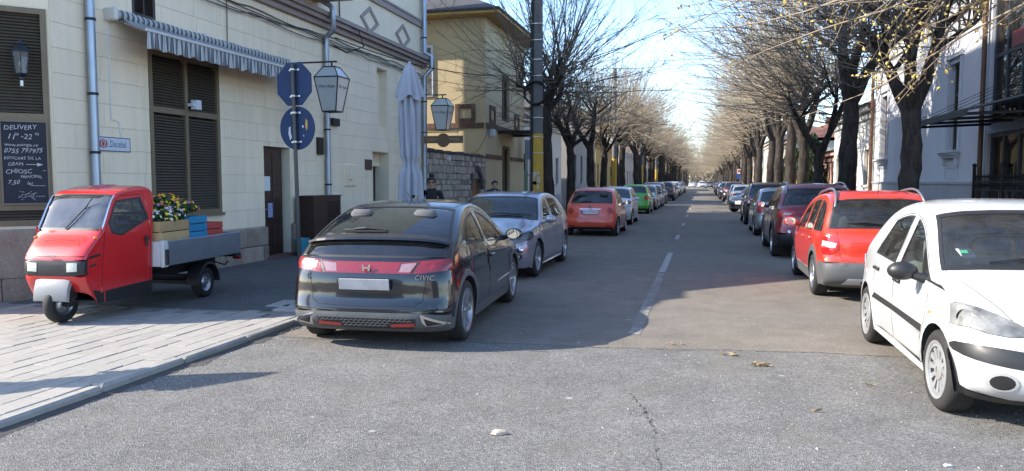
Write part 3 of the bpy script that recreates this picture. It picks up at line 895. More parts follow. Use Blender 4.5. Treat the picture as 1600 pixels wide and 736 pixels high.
# big tapering lanterns on brackets
LPANE = flat('opal_glass', (.44, .465, .46), .25, var=.10, vs=2, coat=.4)
def street_lantern(y, z, xoff, label, s=1.0):
    r = empty('bracket_lantern', (WX, y, z), 0, label, 'lantern', 'large bracket lanterns on the corner house')
    MB().tube([(0, 0, .02), (xoff + .12, 0, .02)], .018, 6).cbox(0, .03, -.06, .06, -.1, .12, .005).build('bracket', LT, r)
    x = xoff
    hb, ht = .155 * s, .27 * s; zt, zb = -.32 * s, -1.02 * s
    def cs(h): return [(x - h, -h), (x + h, -h), (x + h, h), (x - h, h)]
    m = MB()
    for (a, b_), (c, d) in zip(cs(hb), cs(ht)): m.tube([(a, b_, zb), (c, d, zt)], .014, 4)
    for h, z_ in ((hb, zb), (ht, zt), (.13 * s, -.10 * s)):
        q = cs(h)
        for i in range(4): m.tube([(*q[i], z_), (*q[(i + 1) % 4], z_)], .016, 4)
    for (a, b_), (c, d) in zip(cs(ht), cs(.13 * s)): m.tube([(a, b_, zt), (c, d, -.10 * s)], .012, 4)
    m.tube([(x, 0, -.1 * s), (x, 0, .03)], .02, 6)
    m.build('lantern_frame', LT, r)
    for i in range(4):
        a, b_ = cs(hb)[i], cs(hb)[(i + 1) % 4]; c, d = cs(ht)[(i + 1) % 4], cs(ht)[i]
        p = MB().raw([(*a, zb), (*b_, zb), (*c, zt), (*d, zt)], [(0, 1, 2, 3)]).build('lantern_pane', LPANE, r)
        e, f_ = cs(.13 * s)[(i + 1) % 4], cs(.13 * s)[i]
        MB().raw([(*d, zt), (*c, zt), (*e, -.1 * s), (*f_, -.1 * s)], [(0, 1, 2, 3)]).build('lantern_top', LPANE, r)
        # painted trade mark on the panes that face the street
        nx, ny_ = [(0, -1), (1, 0), (0, 1), (-1, 0)][i]
        if i in (0, 1):
            tx = (-ny_, nx)
            k = .72; h = hb + (ht - hb) * k + .006; zz = zb + (zt - zb) * k
            for t_, dz, sz in (('Mon Ange', 0, .085), ('~ o ~', .07, .07), ('-  -', -.055, .06)):
                o = link('lettering', text_mesh(t_, sz * s, M_INK, shear=.25), r)
                put(o, basis((x + nx * h, ny_ * h, zz + dz * s), (tx[0], tx[1], 0), (nx * .17, ny_ * .17, 1)))
    MB().raw([(*q, -.10 * s) for q in cs(.13 * s)], [(0, 1, 2, 3)]).build('lantern_cap', LT, r)
    return r
street_lantern(14.95, 4.16, 1.15, 'large tapering lantern with white panes on a bracket beside the octagonal sign')
ln2 = street_lantern(21.9, 4.22, 1.20, 'large tapering lantern with white panes hung above the brown wooden name board')
# hanging wooden name board under the second lantern
wb = empty('hanging_board', (WX + 1.2, 21.95, 2.92), 0, 'brown wooden name board with a round middle hanging below the far lantern', 'sign')
WOODB = flat('sign_wood', (.16, .10, .06), .7, var=.3, vs=5)
m = MB(); m.cbox(-.62, .62, -.02, .02, -.11, .11, .01); m.build('board', WOODB, wb)
MB().lathe([(0, -.035), (.20, -.035), (.21, 0), (.20, .035), (0, .035)], 20, 'y', (0, 0, -.02)).build('roundel', WOODB, wb, 40)
put(link('lettering', text_mesh('CRAMA      CRAMA', .12, flat('faded_gilt', (.34, .27, .17), .6)), wb), basis((0, -.023, 0), (1, 0, 0), (0, 0, 1)))
m = MB(); m.tube([(-1.15, 0, .22), (.5, 0, .22)], .014, 5); m.tube([(-.5, 0, .22), (-.5, 0, .1)], .006, 4); m.tube([(.45, 0, .22), (.45, 0, .1)], .006, 4); m.build('bracket', LT, wb)

# louvred cabinet, flower pot by the door
cb = empty('louvred_cabinet', (WX + .10, 15.85, PZ), 0, 'tall dark brown louvred cabinet against the cream wall beside a pipe', 'cabinet')
m = MB(); m.box(0, .42, -.62, .68, 0, 1.26); m.box(-.0, .44, -.64, .70, 1.26, 1.29); m.build('cabinet_body', DOORWOOD, cb)
lm = MB().hexa([(.415, .02, 0), (.425, .02, .02), (.425, .64, .02), (.415, .64, 0), (.415, .02, .03), (.455, .02, .01), (.455, .64, .01), (.415, .64, .03)]).mesh('louvre', DOORWOOD)
for i in range(19): link('louvre', lm, cb, (0, 0, .08 + i * .06))
lm = MB().hexa([(-.62, -.625, 0), (-.0, -.625, .0), (0, -.62, .03), (-.6, -.62, .03), (-.6, -.63, .03), (0, -.63, .03), (0, -.62, .05), (-.6, -.62, .05)])
TEAL = flat('teal_glaze', (.05, .30, .40), .35, var=.12, coat=.4)
pt = empty('flower_pot', (WX + .36, 15.02 - .02, PZ + .03), 0, 'turquoise flower pot on the pavement beside the dark door', 'pot')
MB().lathe([(0, 0), (.115, 0), (.155, .27), (.165, .27), (.17, .35), (.15, .35), (.145, .30), (0, .28)], 28).build('pot', TEAL, pt, 40)

# ---- stone wall of the yard, between the two houses
SX = -8.70
sw = empty('stone_wall', (SX, 27.1, 0), 0, 'rough rubble stone wall with an arched door between the cream and yellow houses', 'wall')
AR = (28.55, 30.0); AT = 2.12
m = MB()
for q in rect_minus(23.55, 30.6, -.1, 2.62, [(AR[0], AR[1], 0, AT - .35)]): m.box(SX - .4, SX - .03, *q)
o = m.build('wall_core', flat('rubble_mortar', (.26, .24, .21), .95, var=.2, vs=6, bmp=.4), sw); o.location = (-SX, -27.1, 0)
random.seed(21)
z = .0; ns = 0
while z < 2.6:
    h = random.uniform(.17, .27); h = min(h, 2.66 - z)
    y = 23.57 + random.uniform(-.2, 0)
    while y < 30.55:
        l = random.uniform(.18, .46)
        a, b_ = max(23.56, y), min(30.58, y + l - .022)
        if b_ - a > .05 and not (AR[0] - .12 < (a + b_) / 2 < AR[1] + .12 and z < AT - abs((a + b_) / 2 - (AR[0] + AR[1]) / 2) ** 2 * .7) and ns < 299:
            mm = MB().cbox(0, 1, a, b_, z + .006, z + h - .014, min(.03, h * .2))
            dz = random.uniform(0, .05)
            mm.v = [(SX - .06 + x_ * (.07 + dz), y_ + random.uniform(-.012, .012), z_ + random.uniform(-.014, .014)) for x_, y_, z_ in mm.v]
            st_ = mm.build('stone', RUBBLE, sw); st_.location = (-SX, -27.1, 0); ns += 1
        y += l
    z += h
mm = MB(); random.seed(2)
y = 23.6
while y < 30.5:
    l = random.uniform(.3, .6); mm2 = MB().cbox(SX - .48, SX + .09, y, min(30.6, y + l - .02), 2.63, 2.63 + random.uniform(.07, .13), .02)
    o = mm2.build('coping_stone', rock('dark_coping', (.07, .065, .065), (.14, .13, .125), 3), sw); o.location = (-SX, -27.1, 0); y += l
ad = [(AR[0], 0)] + [((AR[0] + AR[1]) / 2 + .725 * math.cos(a), 1.35 + .76 * math.sin(a)) for a in np.linspace(math.pi, 0, 13)] + [(AR[1], 0)]
o = MB().prism(ad, (SX - .22, SX - .14), lambda a, b, d: (d, a, b)).build('arched_door', flat('arched_door_wood', (.24, .11, .045), .6, var=.3, vs=5), sw); o.location = (-SX, -27.1, 0)
for i, a in enumerate(np.linspace(math.pi, 0, 11)[:-1]):
    a2 = a - math.pi / 10 * .92; yc = (AR[0] + AR[1]) / 2
    q = [(yc + r_ * math.cos(t), 1.35 + r_ * 1.03 * math.sin(t)) for r_, t in ((.725, a), (.93, a), (.93, a2), (.725, a2))]
    o = MB().prism(q, (SX - .1, SX + .05), lambda a_, b, d: (d, a_, b)).build('arch_stone', rock('dark_coping', (0, 0, 0), (0, 0, 0)), sw); o.location = (-SX, -27.1, 0)
o = MB().cbox(SX, SX + .12, 25.6, 25.75, 2.38, 2.56, .01).build('floodlight', flat('pale_plastic', (0, 0, 0)), sw); o.location = (-SX, -27.1, 0)

# ---- yellow house
YEL = flat('yellow_render', (.54, .44, .27), .85, var=.10, vs=.8, bmp=.1, bs_=30)
YEL2 = flat('ochre_soffit', (.42, .27, .10), .85, var=.15)
BRICKB = flat('brown_brick', (.17, .10, .075), .85, var=.35, vs=9, bmp=.3, bs_=30, pervar=.35)
ROOFD = flat('dark_roof', (.055, .05, .05), .8, var=.3, vs=3, bmp=.3)
yh = empty('yellow_house', (SX, 34, 0), 0, 'yellow two storey house with brown brick bands and a dark hipped roof', 'house')
def YH(name, mb, mat, smooth=False):
    o = mb.build(name, mat, yh, smooth); o.location = (-SX, -34, 0); return o
YO = [(33.3, 34.65, 4.35, 6.35), (33.35, 34.75, .15, 3.25)]
m = MB()
for q in rect_minus(30.62, 37.6, -.1, 8.35, YO): m.box(SX - .4, SX, *q)
m.box(-16, SX - .4, 30.62, 31.0, -.1, 8.35); m.box(-16, SX - .4, 37.2, 37.6, -.1, 8.35); m.box(-16.4, -16, 30.62, 37.6, -.1, 8.35); m.box(-16, SX - .41, 31.01, 37.19, 8.2, 8.34)
YH('wall', m, YEL)
for (z0, z1, front) in ((3.86, 4.08, True), (2.62, 2.80, False)):
    y = 30.64
    while y < 37.5:
        if not (33.2 < y < 34.8 and z1 < 3.3): YH('brick', MB().cbox(SX, SX + .05, y, y + .20, z0, z1, .006), BRICKB)
        y += .21
    if front:
        x = -15.9
        while x < SX - .1:
            YH('brick', MB().cbox(x, x + .20, 30.57, 30.62, z0, z1, .006), BRICKB); x += .21
# brick frames of blind openings, one by one
def brick_frame(fn, a0, a1, b0, b1):
    t = .17; n = 4
    for i in range(n + 1):
        aa = a0 + (a1 - a0) * i / (n + 1)
        for (q0, q1) in ((b0, b0 + t), (b1 - t, b1)):
            YH('brick', MB().hexa([fn(aa + .005, q0, 0), fn(aa + (a1 - a0) / (n + 1) - .005, q0, 0), fn(aa + (a1 - a0) / (n + 1) - .005, q0, .05), fn(aa + .005, q0, .05), fn(aa + .005, q1, 0), fn(aa + (a1 - a0) / (n + 1) - .005, q1, 0), fn(aa + (a1 - a0) / (n + 1) - .005, q1, .05), fn(aa + .005, q1, .05)]), BRICKB)
    for i in range(3):
        bb = b0 + t + (b1 - b0 - 2 * t) * i / 3; b2 = bb + (b1 - b0 - 2 * t) / 3 - .008
        for (q0, q1) in ((a0, a0 + t), (a1 - t, a1)):
            YH('brick', MB().hexa([fn(q0, bb, 0), fn(q1, bb, 0), fn(q1, bb, .05), fn(q0, bb, .05), fn(q0, b2, 0), fn(q1, b2, 0), fn(q1, b2, .05), fn(q0, b2, .05)]), BRICKB)
brick_frame(lambda a, b, d: (a, 30.62 - d, b), -10.0, -9.13, 4.1, 4.85)
brick_frame(lambda a, b, d: (SX + d, a, b), 31.2, 32.1, 4.1, 4.85); brick_frame(lambda a, b, d: (SX + d, a, b), 35.6, 36.5, 4.1, 4.85)
for (a0, a1, b0, b1) in YO:
    m = MB(); f = .09
    for q in [(a0, a0 + f, b0, b1), (a1 - f, a1, b0, b1), (a0 + f, a1 - f, b1 - f, b1), (a0 + f, a1 - f, b0, b0 + f), ((a0 + a1) / 2 - .04, (a0 + a1) / 2 + .04, b0 + f, b1 - f)]: m.box(SX - .2, SX - .12, *q)
    YH('window_frame', m, flat('brown_frame', (.11, .065, .035), .5)); YH('pane', MB().box(SX - .17, SX - .165, a0, a1, b0, b1), PANE); YH('window_back', MB().box(SX - .42, SX - .41, a0, a1, b0, b1), DARKIN)
m = MB(); m.box(-11.5, -10.95, 30.56, 30.64, 5.2, 7.3); YH('window_frame', m, flat('white_frame', (.66, .68, .72), .4))
YH('pane', MB().box(-11.42, -11.03, 30.55, 30.558, 5.3, 7.2), glass('pale_pane', (.5, .55, .6), 1.4, .3))
m = MB()
ov = .75
e = [(-16.4 - ov, 30.62 - ov), (SX + ov, 30.62 - ov), (SX + ov, 37.6 + ov), (-16.4 - ov, 37.6 + ov)]
rd = [(-14.5, 34.1), (-11.0, 34.1)]
zt, zr = 8.55, 10.3
m.raw([(*p, zt) for p in e] + [(*p, zr) for p in rd], [(0, 1, 5, 4), (1, 2, 5), (2, 3, 4, 5), (3, 0, 4)])
YH('roof', m, ROOFD)
m = MB(); m.prism(e, (8.36, 8.545), lambda a, b, d: (a, b, d)); YH('eaves', m, YEL2)
gm = MB()
for a, b_ in zip(e, e[1:] + e[:1]): gm.tube([(*a, 8.52), (*b_, 8.52)], .07, 6)
YH('gutter', gm, ROOFD)
m = MB(); m.box(SX, SX + 1.5, 32.6, 32.7, 3.75, 3.85); m.box(SX, SX + 1.5, 35.3, 35.4, 3.75, 3.85); m.box(SX + 1.4, SX + 1.5, 32.6, 35.4, 3.76, 3.84); m.box(SX, SX + 1.45, 32.65, 35.35, 3.86, 3.88); YH('door_canopy', m, BLACKM)
YH('floodlight', MB().cbox(SX + .02, SX + .22, 31.1, 31.4, 3.55, 3.85, .02), flat('pale_plastic', (0, 0, 0)))
YH('sign_box', MB().cbox(SX + .2, SX + 1.0, 36.9, 37.1, 2.75, 3.7, .02), flat('grey_box', (.34, .38, .45), .5))
# ------------------------------------------------------------------ right side: grey house, porch and the houses further on
GX = 7.5
GREY = flat('grey_render', (.50, .51, .54), .85, var=.09, vs=.9, bmp=.1, bs_=30)
GREYD = flat('grey_plinth', (.34, .345, .355), .85, var=.15, vs=2, bmp=.15)
COPPER = flat('brown_pipe', (.12, .06, .035), .45, .3, var=.2)
WINB = flat('brown_window', (.075, .05, .035), .5, var=.2)
gh = empty('grey_house', (GX, 30, 0), 0, 'blue grey rendered house with narrow brown windows and moulded sills behind the right trees', 'house')
def GH(name, mb, mat, smooth=False, parent=None):
    o = mb.build(name, mat, parent or gh, smooth)
    if not parent: o.location = (-GX, -30, 0)
    return o
GW = [(25.98, 27.05, 2.62, 5.3), (30.35, 31.4, 2.62, 5.3), (35.3, 36.45, 2.62, 5.3)]
m = MB()
for q in rect_minus(23.5, 37.9, -.1, 7.6, GW): m.box(GX, GX + .5, *q)
m.box(GX + .5, 18, 37.4, 37.9, -.1, 7.6); m.box(GX + .5, 18, 23.5, 24, -.1, 7.6); m.box(17.5, 18, 24.01, 37.39, -.1, 7.6)
GH('wall', m, GREY)
m = MB(); m.box(GX - .06, GX - .001, 23.45, 37.95, -.1, 1.58); m.box(GX - .09, GX - .001, 23.45, 37.95, 1.581, 1.66); GH('plinth', m, GREYD)
for (a0, a1, b0, b1) in GW:
    m = MB(); f = .08
    for q in [(a0, a0 + f, b0, b1), (a1 - f, a1, b0, b1), (a0 + f, a1 - f, b1 - f, b1), (a0 + f, a1 - f, b0, b0 + f), ((a0 + a1) / 2 - .04, (a0 + a1) / 2 + .04, b0 + f, b1 - f), (a0 + f, (a0 + a1) / 2 - .04, b0 + 1.7, b0 + 1.78), ((a0 + a1) / 2 + .04, a1 - f, b0 + 1.7, b0 + 1.78)]: m.box(GX + .16, GX + .24, *q)
    wf_ = GH('window_frame', m, WINB)
    GH('pane', MB().box(GX + .19, GX + .195, a0 + .02, a1 - .02, b0 + .02, b1 - .02), PANE, parent=wf_)
    GH('window_back', MB().box(GX + .6, GX + .62, a0 - .3, a1 + .3, b0 - .2, b1 + .2), DARKIN, parent=wf_)
    m = MB()
    for i, (dp, z0, z1) in enumerate([(.26, 0, .07), (.20, -.07, 0), (.13, -.15, -.07)]): m.box(GX - dp, GX - .001, a0 - .28 + i * .04, a1 + .28 - i * .04, b0 - .1 + z0 + .03, b0 - .1 + z1 + .028)
    for sy in (a0 - .14, a1 + .02): m.box(GX - .12, GX - .001, sy, sy + .12, b0 - .45, b0 - .222)
    GH('window_sill', m, GREY)
    m = MB(); m.box(GX - .05, GX - .001, a0 - .2, a0 - .02, b0, b1 + .15); m.box(GX - .05, GX - .001, a1 + .02, a1 + .2, b0, b1 + .15); m.box(GX - .09, GX - .001, a0 - .25, a1 + .25, b1 + .151, b1 + .35); GH('window_surround', m, GREY)
    m = MB()
    for q in [(a0 - .1, a0 - .07, 1.75, b0 - .5), (a1 + .07, a1 + .1, 1.75, b0 - .5), (a0 - .07, a1 + .07, b0 - .53, b0 - .5), (a0 - .07, a1 + .07, 1.75, 1.78)]: m.box(GX - .02, GX - .001, *q)
    GH('wall_panel', m, GREY)
m = MB()
for (z0, z1, dp) in [(6.7, 6.85, .08), (7.3, 7.45, .2), (7.45, 7.6, .35), (7.6, 7.7, .5)]: m.box(GX - dp, GX - .002, 23.45, 37.95, z0, z1 - .002)
GH('cornice', m, flat('cornice_cream', (.56, .52, .44), .85, var=.1))
GH('downpipe', MB().tube([(GX - .12, 23.65, 7.4), (GX - .12, 23.65, .2)], .065, 10), COPPER, 50)
GH('downpipe', MB().tube([(GX - .14, 37.75, 7.4), (GX - .14, 37.75, .2)], .075, 10), COPPER, 50)
m = MB(); m.raw([(GX - .6, 23.2, 7.7), (18.5, 23.2, 7.7), (18.5, 38.2, 7.7), (GX - .6, 38.2, 7.7), (13, 27, 10), (13, 34, 10)], [(0, 1, 4), (1, 2, 5, 4), (2, 3, 5), (3, 0, 4, 5)]); GH('roof', m, ROOFD)

# glazed porch with iron fence at the right edge
po = empty('glazed_porch', (GX, 20.5, 0), 0, 'dark glazed shop entrance with black canopy and iron railing at the right edge', 'shop')
def PO(name, mb, mat, smooth=False):
    o = mb.build(name, mat, po, smooth); o.location = (-GX, -20.5, 0); return o
m = MB(); m.box(GX + .5, GX + .55, 16.5, 23.45, .0, 7.5); PO('back_wall', m, flat('shop_dark', (.20, .23, .28), .7))
m = MB()
for y in (23.35, 22.5, 21.5, 20.5, 19.5, 18.5): m.box(GX + .05, GX + .14, y - .05, y + .05, .3, 7.4)
for z in (.3, 2.9, 3.25, 5.0, 7.35): m.box(GX + .06, GX + .13, 16.5, 23.3, z - .05, z + .05)
PO('frame', m, flat('anthracite_frame', (.03, .034, .042), .4))
for y0 in (22.55, 21.55, 20.55, 19.55, 18.55):
    PO('pane', MB().box(GX + .09, GX + .095, y0, y0 + .9, .35, 2.85), PANE); PO('pane', MB().box(GX + .09, GX + .095, y0, y0 + .9, 3.3, 7.3), PANE)
vs, fs = [], []
for i in range(61):
    y = 20.3 + 2.9 * i / 60; x = GX + .30 + .035 * math.sin(i * 1.3) + .015 * math.sin(i * 2.9)
    vs += [(x, y, .4), (x, y, 2.95)]
fs = [(2 * i, 2 * i + 2, 2 * i + 3, 2 * i + 1) for i in range(60)]
PO('curtain', MB().raw(vs, fs), flat('curtain', (.30, .33, .34), .9, var=.15), True)
PO('lintel', MB().box(GX - .03, GX + .05, 16.5, 23.4, 2.95, 3.2), flat('lintel_pale', (.35, .38, .42), .6))
m = MB(); m.box(GX + .10, GX + .14, 20.6, 22.9, 4.2, 5.3); PO('poster', m, flat('poster_blue', (.16, .22, .33), .5)); m = MB(); m.box(GX + .04, GX + .055, 20.9, 22.2, 5.05, 5.45); PO('sign_band', m, flat('sign_red2', (.20, .04, .035), .5))
m = MB()
A_, B_ = (GX, 18.6, 3.75), (GX, 23.3, 3.75)
m.hexa([(GX - 2.0, 18.6, 3.22), (GX - 2.0, 23.3, 3.22), (GX, 23.3, 3.72), (GX, 18.6, 3.72), (GX - 2.0, 18.6, 3.26), (GX - 2.0, 23.3, 3.26), (GX, 23.3, 3.76), (GX, 18.6, 3.76)])
PO('canopy', m, flat('canopy_sheet', (.03, .032, .036), .35))
m = MB(); m.box(GX - 2.03, GX - 1.97, 18.6, 23.35, 3.10, 3.24)
for y in (18.7, 20.2, 21.7, 23.2): m.tube([(GX - 2, y, 3.14), (GX, y, 3.2)], .035, 6); m.tube([(GX - 1.9, y, 3.28), (GX, y, 4.2)], .008, 5)
PO('canopy_frame', m, BLACKM)
fe = empty('iron_railing', (GX - .35, 21, 0), 0, 'ornate black iron railing standing before the glazed shop front', 'railing')
def FE(name, mb): 
    o = mb.build(name, BLACKM, fe); o.location = (-(GX - .35), -21, 0); return o
X_ = GX - .35
bar = MB().tube([(0, 0, PZ), (0, 0, 1.75)], .011, 6).lathe([(.0, 1.75), (.022, 1.78), (0, 1.88)], 6).mesh('bar', BLACKM)
for i in range(58):
    link('bar', bar, fe, (0, 17.0 + i * .11 - 21, 0))
m = MB()
for z in (.3, 1.45, 1.66): m.box(X_ - .02, X_ + .02, 17.0, 23.4, z - .018, z + .018)
for y in (17.2, 19.2, 21.2, 23.3): m.box(X_ - .035, X_ + .035, y - .035, y + .035, PZ, 2.05); m.ball((X_, y, 2.1), .06, 8, 6)
FE('rail', m)
m = MB()
for i in range(28):
    y = 17.15 + i * .22
    for k in (1, -1): m.tube([(X_ - .02, y + .08 * k * math.cos(t) * (1 - t / 9), 1.555 + .075 * math.sin(t) * (1 - t / 9)) for t in np.linspace(0, 6.5, 12)], .008, 4, False)
sc_ = FE('scrollwork', m); sc_['kind'] = 'stuff'

# ---- houses further along either side, each with its own windows
def far_house(side, y0, y1, x, h, col, roofcol, label, nwin, wz=(1.5, 3.2), wcol=WINB, depth=9, roof=2.2, floors=1, trim=None):
    s = -1 if side == 'L' else 1          # direction away from the street
    yc = (y0 + y1) / 2
    r = empty('street_house', (x, yc, 0), 0, label, 'house')
    mat = flat('render_%02d%02d%02d' % tuple(int(c * 99) for c in col), col, .88, var=.12, vs=.7, bmp=.1)
    hl = (y1 - y0) / 2
    holes = []
    for f in range(floors):
        for i in range(nwin):
            c = -hl + (i + .5) * (2 * hl) / nwin; holes.append((c - .5, c + .5, wz[0] + 3.3 * f, wz[1] + 3.3 * f))
    m = MB()
    for a, b_, c, d in rect_minus(-hl, hl, -.1, h, holes): m.box(min(0, s * .4), max(0, s * .4), a, b_, c, d)
    for yy in (-hl, hl - .35): m.box(min(s * .401, s * depth), max(s * .401, s * depth), yy, yy + .35, -.1, h)
    m.box(min(s * (depth - .3), s * depth), max(s * (depth - .3), s * depth), -hl + .36, hl - .36, -.1, h)
    m.build('wall', mat, r)
    mm = MB(); mm.box(min(-s * .06, -s * .001), max(-s * .06, -s * .001), -hl - .04, hl + .04, -.1, .8); mm.build('plinth', GREYD, r)
    for (a, b_, c, d) in holes:
        w_ = MB(); t = .08
        for q in [(a, a + t, c, d), (b_ - t, b_, c, d), (a + t, b_ - t, c, c + t), (a + t, b_ - t, d - t, d), ((a + b_) / 2 - .03, (a + b_) / 2 + .03, c + t, d - t)]: w_.box(min(s * .15, s * .22), max(s * .15, s * .22), *q)
        o = w_.build('window', wcol, r)
        MB().box(min(s * .18, s * .19), max(s * .18, s * .19), a, b_, c, d).build('pane', PANE, o)
        MB().box(min(-s * .1, -s * .001), max(-s * .1, -s * .001), a - .12, b_ + .12, c - .12, c - .02).box(min(s * .45, s * .5), max(s * .45, s * .5), a - .2, b_ + .2, c - .1, d + .1).build('sill', trim or mat, o)
    mc = MB(); mc.box(min(-s * .3, s * .3), max(-s * .3, s * .3), -hl - .1, hl + .1, h, h + .28); mc.box(min(-s * .12, -s * .002), max(-s * .12, -s * .002), -hl, hl, h - .35, h - .15); mc.build('cornice', trim or mat, r)
    rm = MB(); q0, q1 = -s * .5, s * (depth + .4)
    rm.raw([(q0, -hl - .4, h + .29), (q1, -hl - .4, h + .29), (q1, hl + .4, h + .29), (q0, hl + .4, h + .29), ((q0 + q1) / 2, -hl * .55, h + roof), ((q0 + q1) / 2, hl * .55, h + roof)], [(0, 1, 4), (1, 2, 5, 4), (2, 3, 5), (3, 0, 4, 5), (0, 3, 2, 1)])
    rf = rm.build('roof', flat('roof_%02d%02d%02d' % tuple(int(c * 99) for c in roofcol), roofcol, .8, var=.25, vs=2, bmp=.3), r)
    MB().box((q0 + q1) / 2 - .3, (q0 + q1) / 2 + .3, hl * .2, hl * .2 + .8, h + roof * .5, h + roof + .7).build('chimney', BRICKB, rf)
    return r
TILE = (.20, .09, .06)
far_house('L', 39.6, 52, -9.4, 5.2, (.62, .61, .57), TILE, 'white low house partly hidden by trees just past the yellow house', 4)
far_house('L', 54, 66, -9.0, 6.6, (.34, .33, .32), (.09, .08, .08), 'grey house with dark roof behind the left row of trees', 4, floors=1, wz=(1.6, 3.6))
far_house('L', 68, 84, -9.2, 5.0, (.50, .36, .16), TILE, 'ochre low house behind trees further down the left side', 5)
far_house('L', 87, 104, -9.0, 7.4, (.60, .56, .50), (.16, .10, .08), 'pale two storey house on the left far along the street', 5, floors=2, wz=(1.3, 2.9))
far_house('L', 107, 128, -9.4, 5.2, (.42, .40, .36), TILE, 'dull grey low house far down the left row', 6)
far_house('L', 132, 160, -9.2, 6.4, (.58, .55, .46), TILE, 'cream house near the far end of the left row', 6)
far_house('R', 39.2, 50, 7.7, 5.0, (.62, .60, .54), TILE, 'cream white low house right after the blue grey house', 4, trim=flat('stucco', (.55, .53, .48), .85))
far_house('R', 51.5, 58, 8.2, 3.3, (.46, .27, .21), (.11, .09, .09), 'low pinkish red shed between the right tree trunks', 2, wz=(1.3, 2.3), roof=1.2)
far_house('R', 76, 92, 8.2, 5.4, (.55, .50, .40), TILE, 'beige house behind the yellow board fence on the right', 5)
far_house('R', 95, 112, 8.0, 6.2, (.60, .57, .50), (.13, .10, .09), 'pale tall house far down the right row', 5, wz=(1.6, 3.5))
far_house('R', 116, 140, 8.2, 5.4, (.50, .44, .36), TILE, 'brownish low house near the far end of the right row', 6)
far_house('R', 145, 170, 8.0, 6.0, (.58, .56, .52), TILE, 'white house at the far end of the right row', 6)
# board fences and the wire fence
def board_fence(x, y0, y1, h, col, label, bw=.14, gap=.02):
    r = empty('board_fence', (x, (y0 + y1) / 2, PZ), 0, label, 'fence')
    mat = flat('fence_%02d%02d%02d' % tuple(int(c * 99) for c in col), col, .75, var=.15, vs=3, pervar=.2)
    bmsh = [MB().cbox(-.012, .012, -bw / 2, bw / 2, .05, h + random.uniform(-.03, .03), .004).mesh('board', mat) for _ in range(3)]
    y = y0
    while y < y1:
        link('board', random.choice(bmsh), r, (0, y - (y0 + y1) / 2, 0)); y += bw + gap
    m = MB()
    for z in (.35, h - .3): m.box(.013, .06, y0 - (y0 + y1) / 2 - .1, (y1 - y0) / 2 + .1, z, z + .07)
    m.build('rail', mat, r)
far_house('L', -46, -22, -9, 7, (.45, .42, .36), TILE, 'unseen house on the left behind the viewer, added for reflections', 6)  # this house and the next are added unseen for the cars to reflect
far_house('R', -46, -20, 8, 6, (.42, .38, .33), TILE, 'unseen house on the right behind the viewer, added for reflections', 6)
board_fence(7.3, 59, 73, 2.0, (.50, .30, .03), 'bright yellow board fence beyond the right tree trunks')
board_fence(-8.9, 38.0, 39.4, 2.2, (.12, .20, .14), 'short green board gate between the yellow and white houses')
board_fence(-6.9, 26.4 + 14, 31.0 + 14, 1.2, (.10, .17, .12), 'low green fence on the pavement behind the coral red car', .05, .06)
# ------------------------------------------------------------------ bare lindens
def bark(name, c0, c1, sc=7):
    m, nt, b = newmat(name)
    v = coords(nt, 'Object', (1, 1, .28))
    n = noise(nt, sc, 8, .7, v, .4)
    nt.links.new(ramp(nt, n, [(.35, c0), (.68, c1)]), b.inputs['Base Color'])
    b.inputs['Roughness'].default_value = .95; b.inputs['Specular IOR Level'].default_value = .2
    bump(nt, b, n, 1.0, .05)
    return m
BARK = bark('linden_bark', (.018, .015, .013), (.080, .067, .058))
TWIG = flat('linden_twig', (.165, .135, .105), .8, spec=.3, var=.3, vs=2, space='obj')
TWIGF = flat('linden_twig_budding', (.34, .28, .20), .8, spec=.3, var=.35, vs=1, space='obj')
TWIG_SUN = flat('linden_twig_sunlit', (.27, .225, .17), .8, spec=.3, var=.3, vs=2, space='obj')  # lit copy of the twig colour: sunshine on the budding branches painted in
BUD = flat('linden_bud', (.50, .40, .12), .7, var=.3, vs=9, space='obj')

class Tubes:
    """fast tube collector for many thin branches"""
    def __init__(s): s.V = []; s.F = []; s.n = 0
    def add(s, P, r, k=3):
        P = np.asarray(P); m = len(P); r = np.asarray(r).reshape(-1, 1)
        d = np.gradient(P, axis=0); d /= np.linalg.norm(d, axis=1, keepdims=True) + 1e-9
        a = np.array([.31, .57, .76]) if abs(d[0] @ np.array([.31, .57, .76])) < .9 else np.array([1., 0, 0])
        u = np.cross(d, a); u /= np.linalg.norm(u, axis=1, keepdims=True) + 1e-9
        v = np.cross(d, u)
        for j in range(k):
            t = 2 * math.pi * j / k
            s.V.append(P + r * (u * math.cos(t) + v * math.sin(t)))
        b = s.n
        i = np.arange(m - 1)
        for j in range(k):
            q = (j + 1) % k
            s.F.append(np.stack([b + j * m + i, b + q * m + i, b + q * m + i + 1, b + j * m + i + 1], 1))
        s.n += m * k
    def mesh(s, name, mat, smooth=True):
        V = np.concatenate(s.V); F = np.concatenate(s.F)
        me = bpy.data.meshes.new(name)
        me.vertices.add(len(V)); me.vertices.foreach_set('co', V.ravel())
        me.loops.add(F.size); me.loops.foreach_set('vertex_index', F.ravel().astype(np.int32))
        me.polygons.add(len(F)); me.polygons.foreach_set('loop_start', np.arange(0, F.size, 4, dtype=np.int32))
        me.polygons.foreach_set('use_smooth', np.ones(len(F), bool))
        me.update(calc_edges=True)
        me.materials.append(mat)
        return me

def grow(rg, p, d, L, n, wob, up):
    P = [np.array(p, float)]; d = np.array(d, float)
    for i in range(n):
        d = d + rg.normal(0, wob, 3) + np.array([0, 0, up]); d /= np.linalg.norm(d)
        P.append(P[-1] + d * L / n)
    return np.array(P)

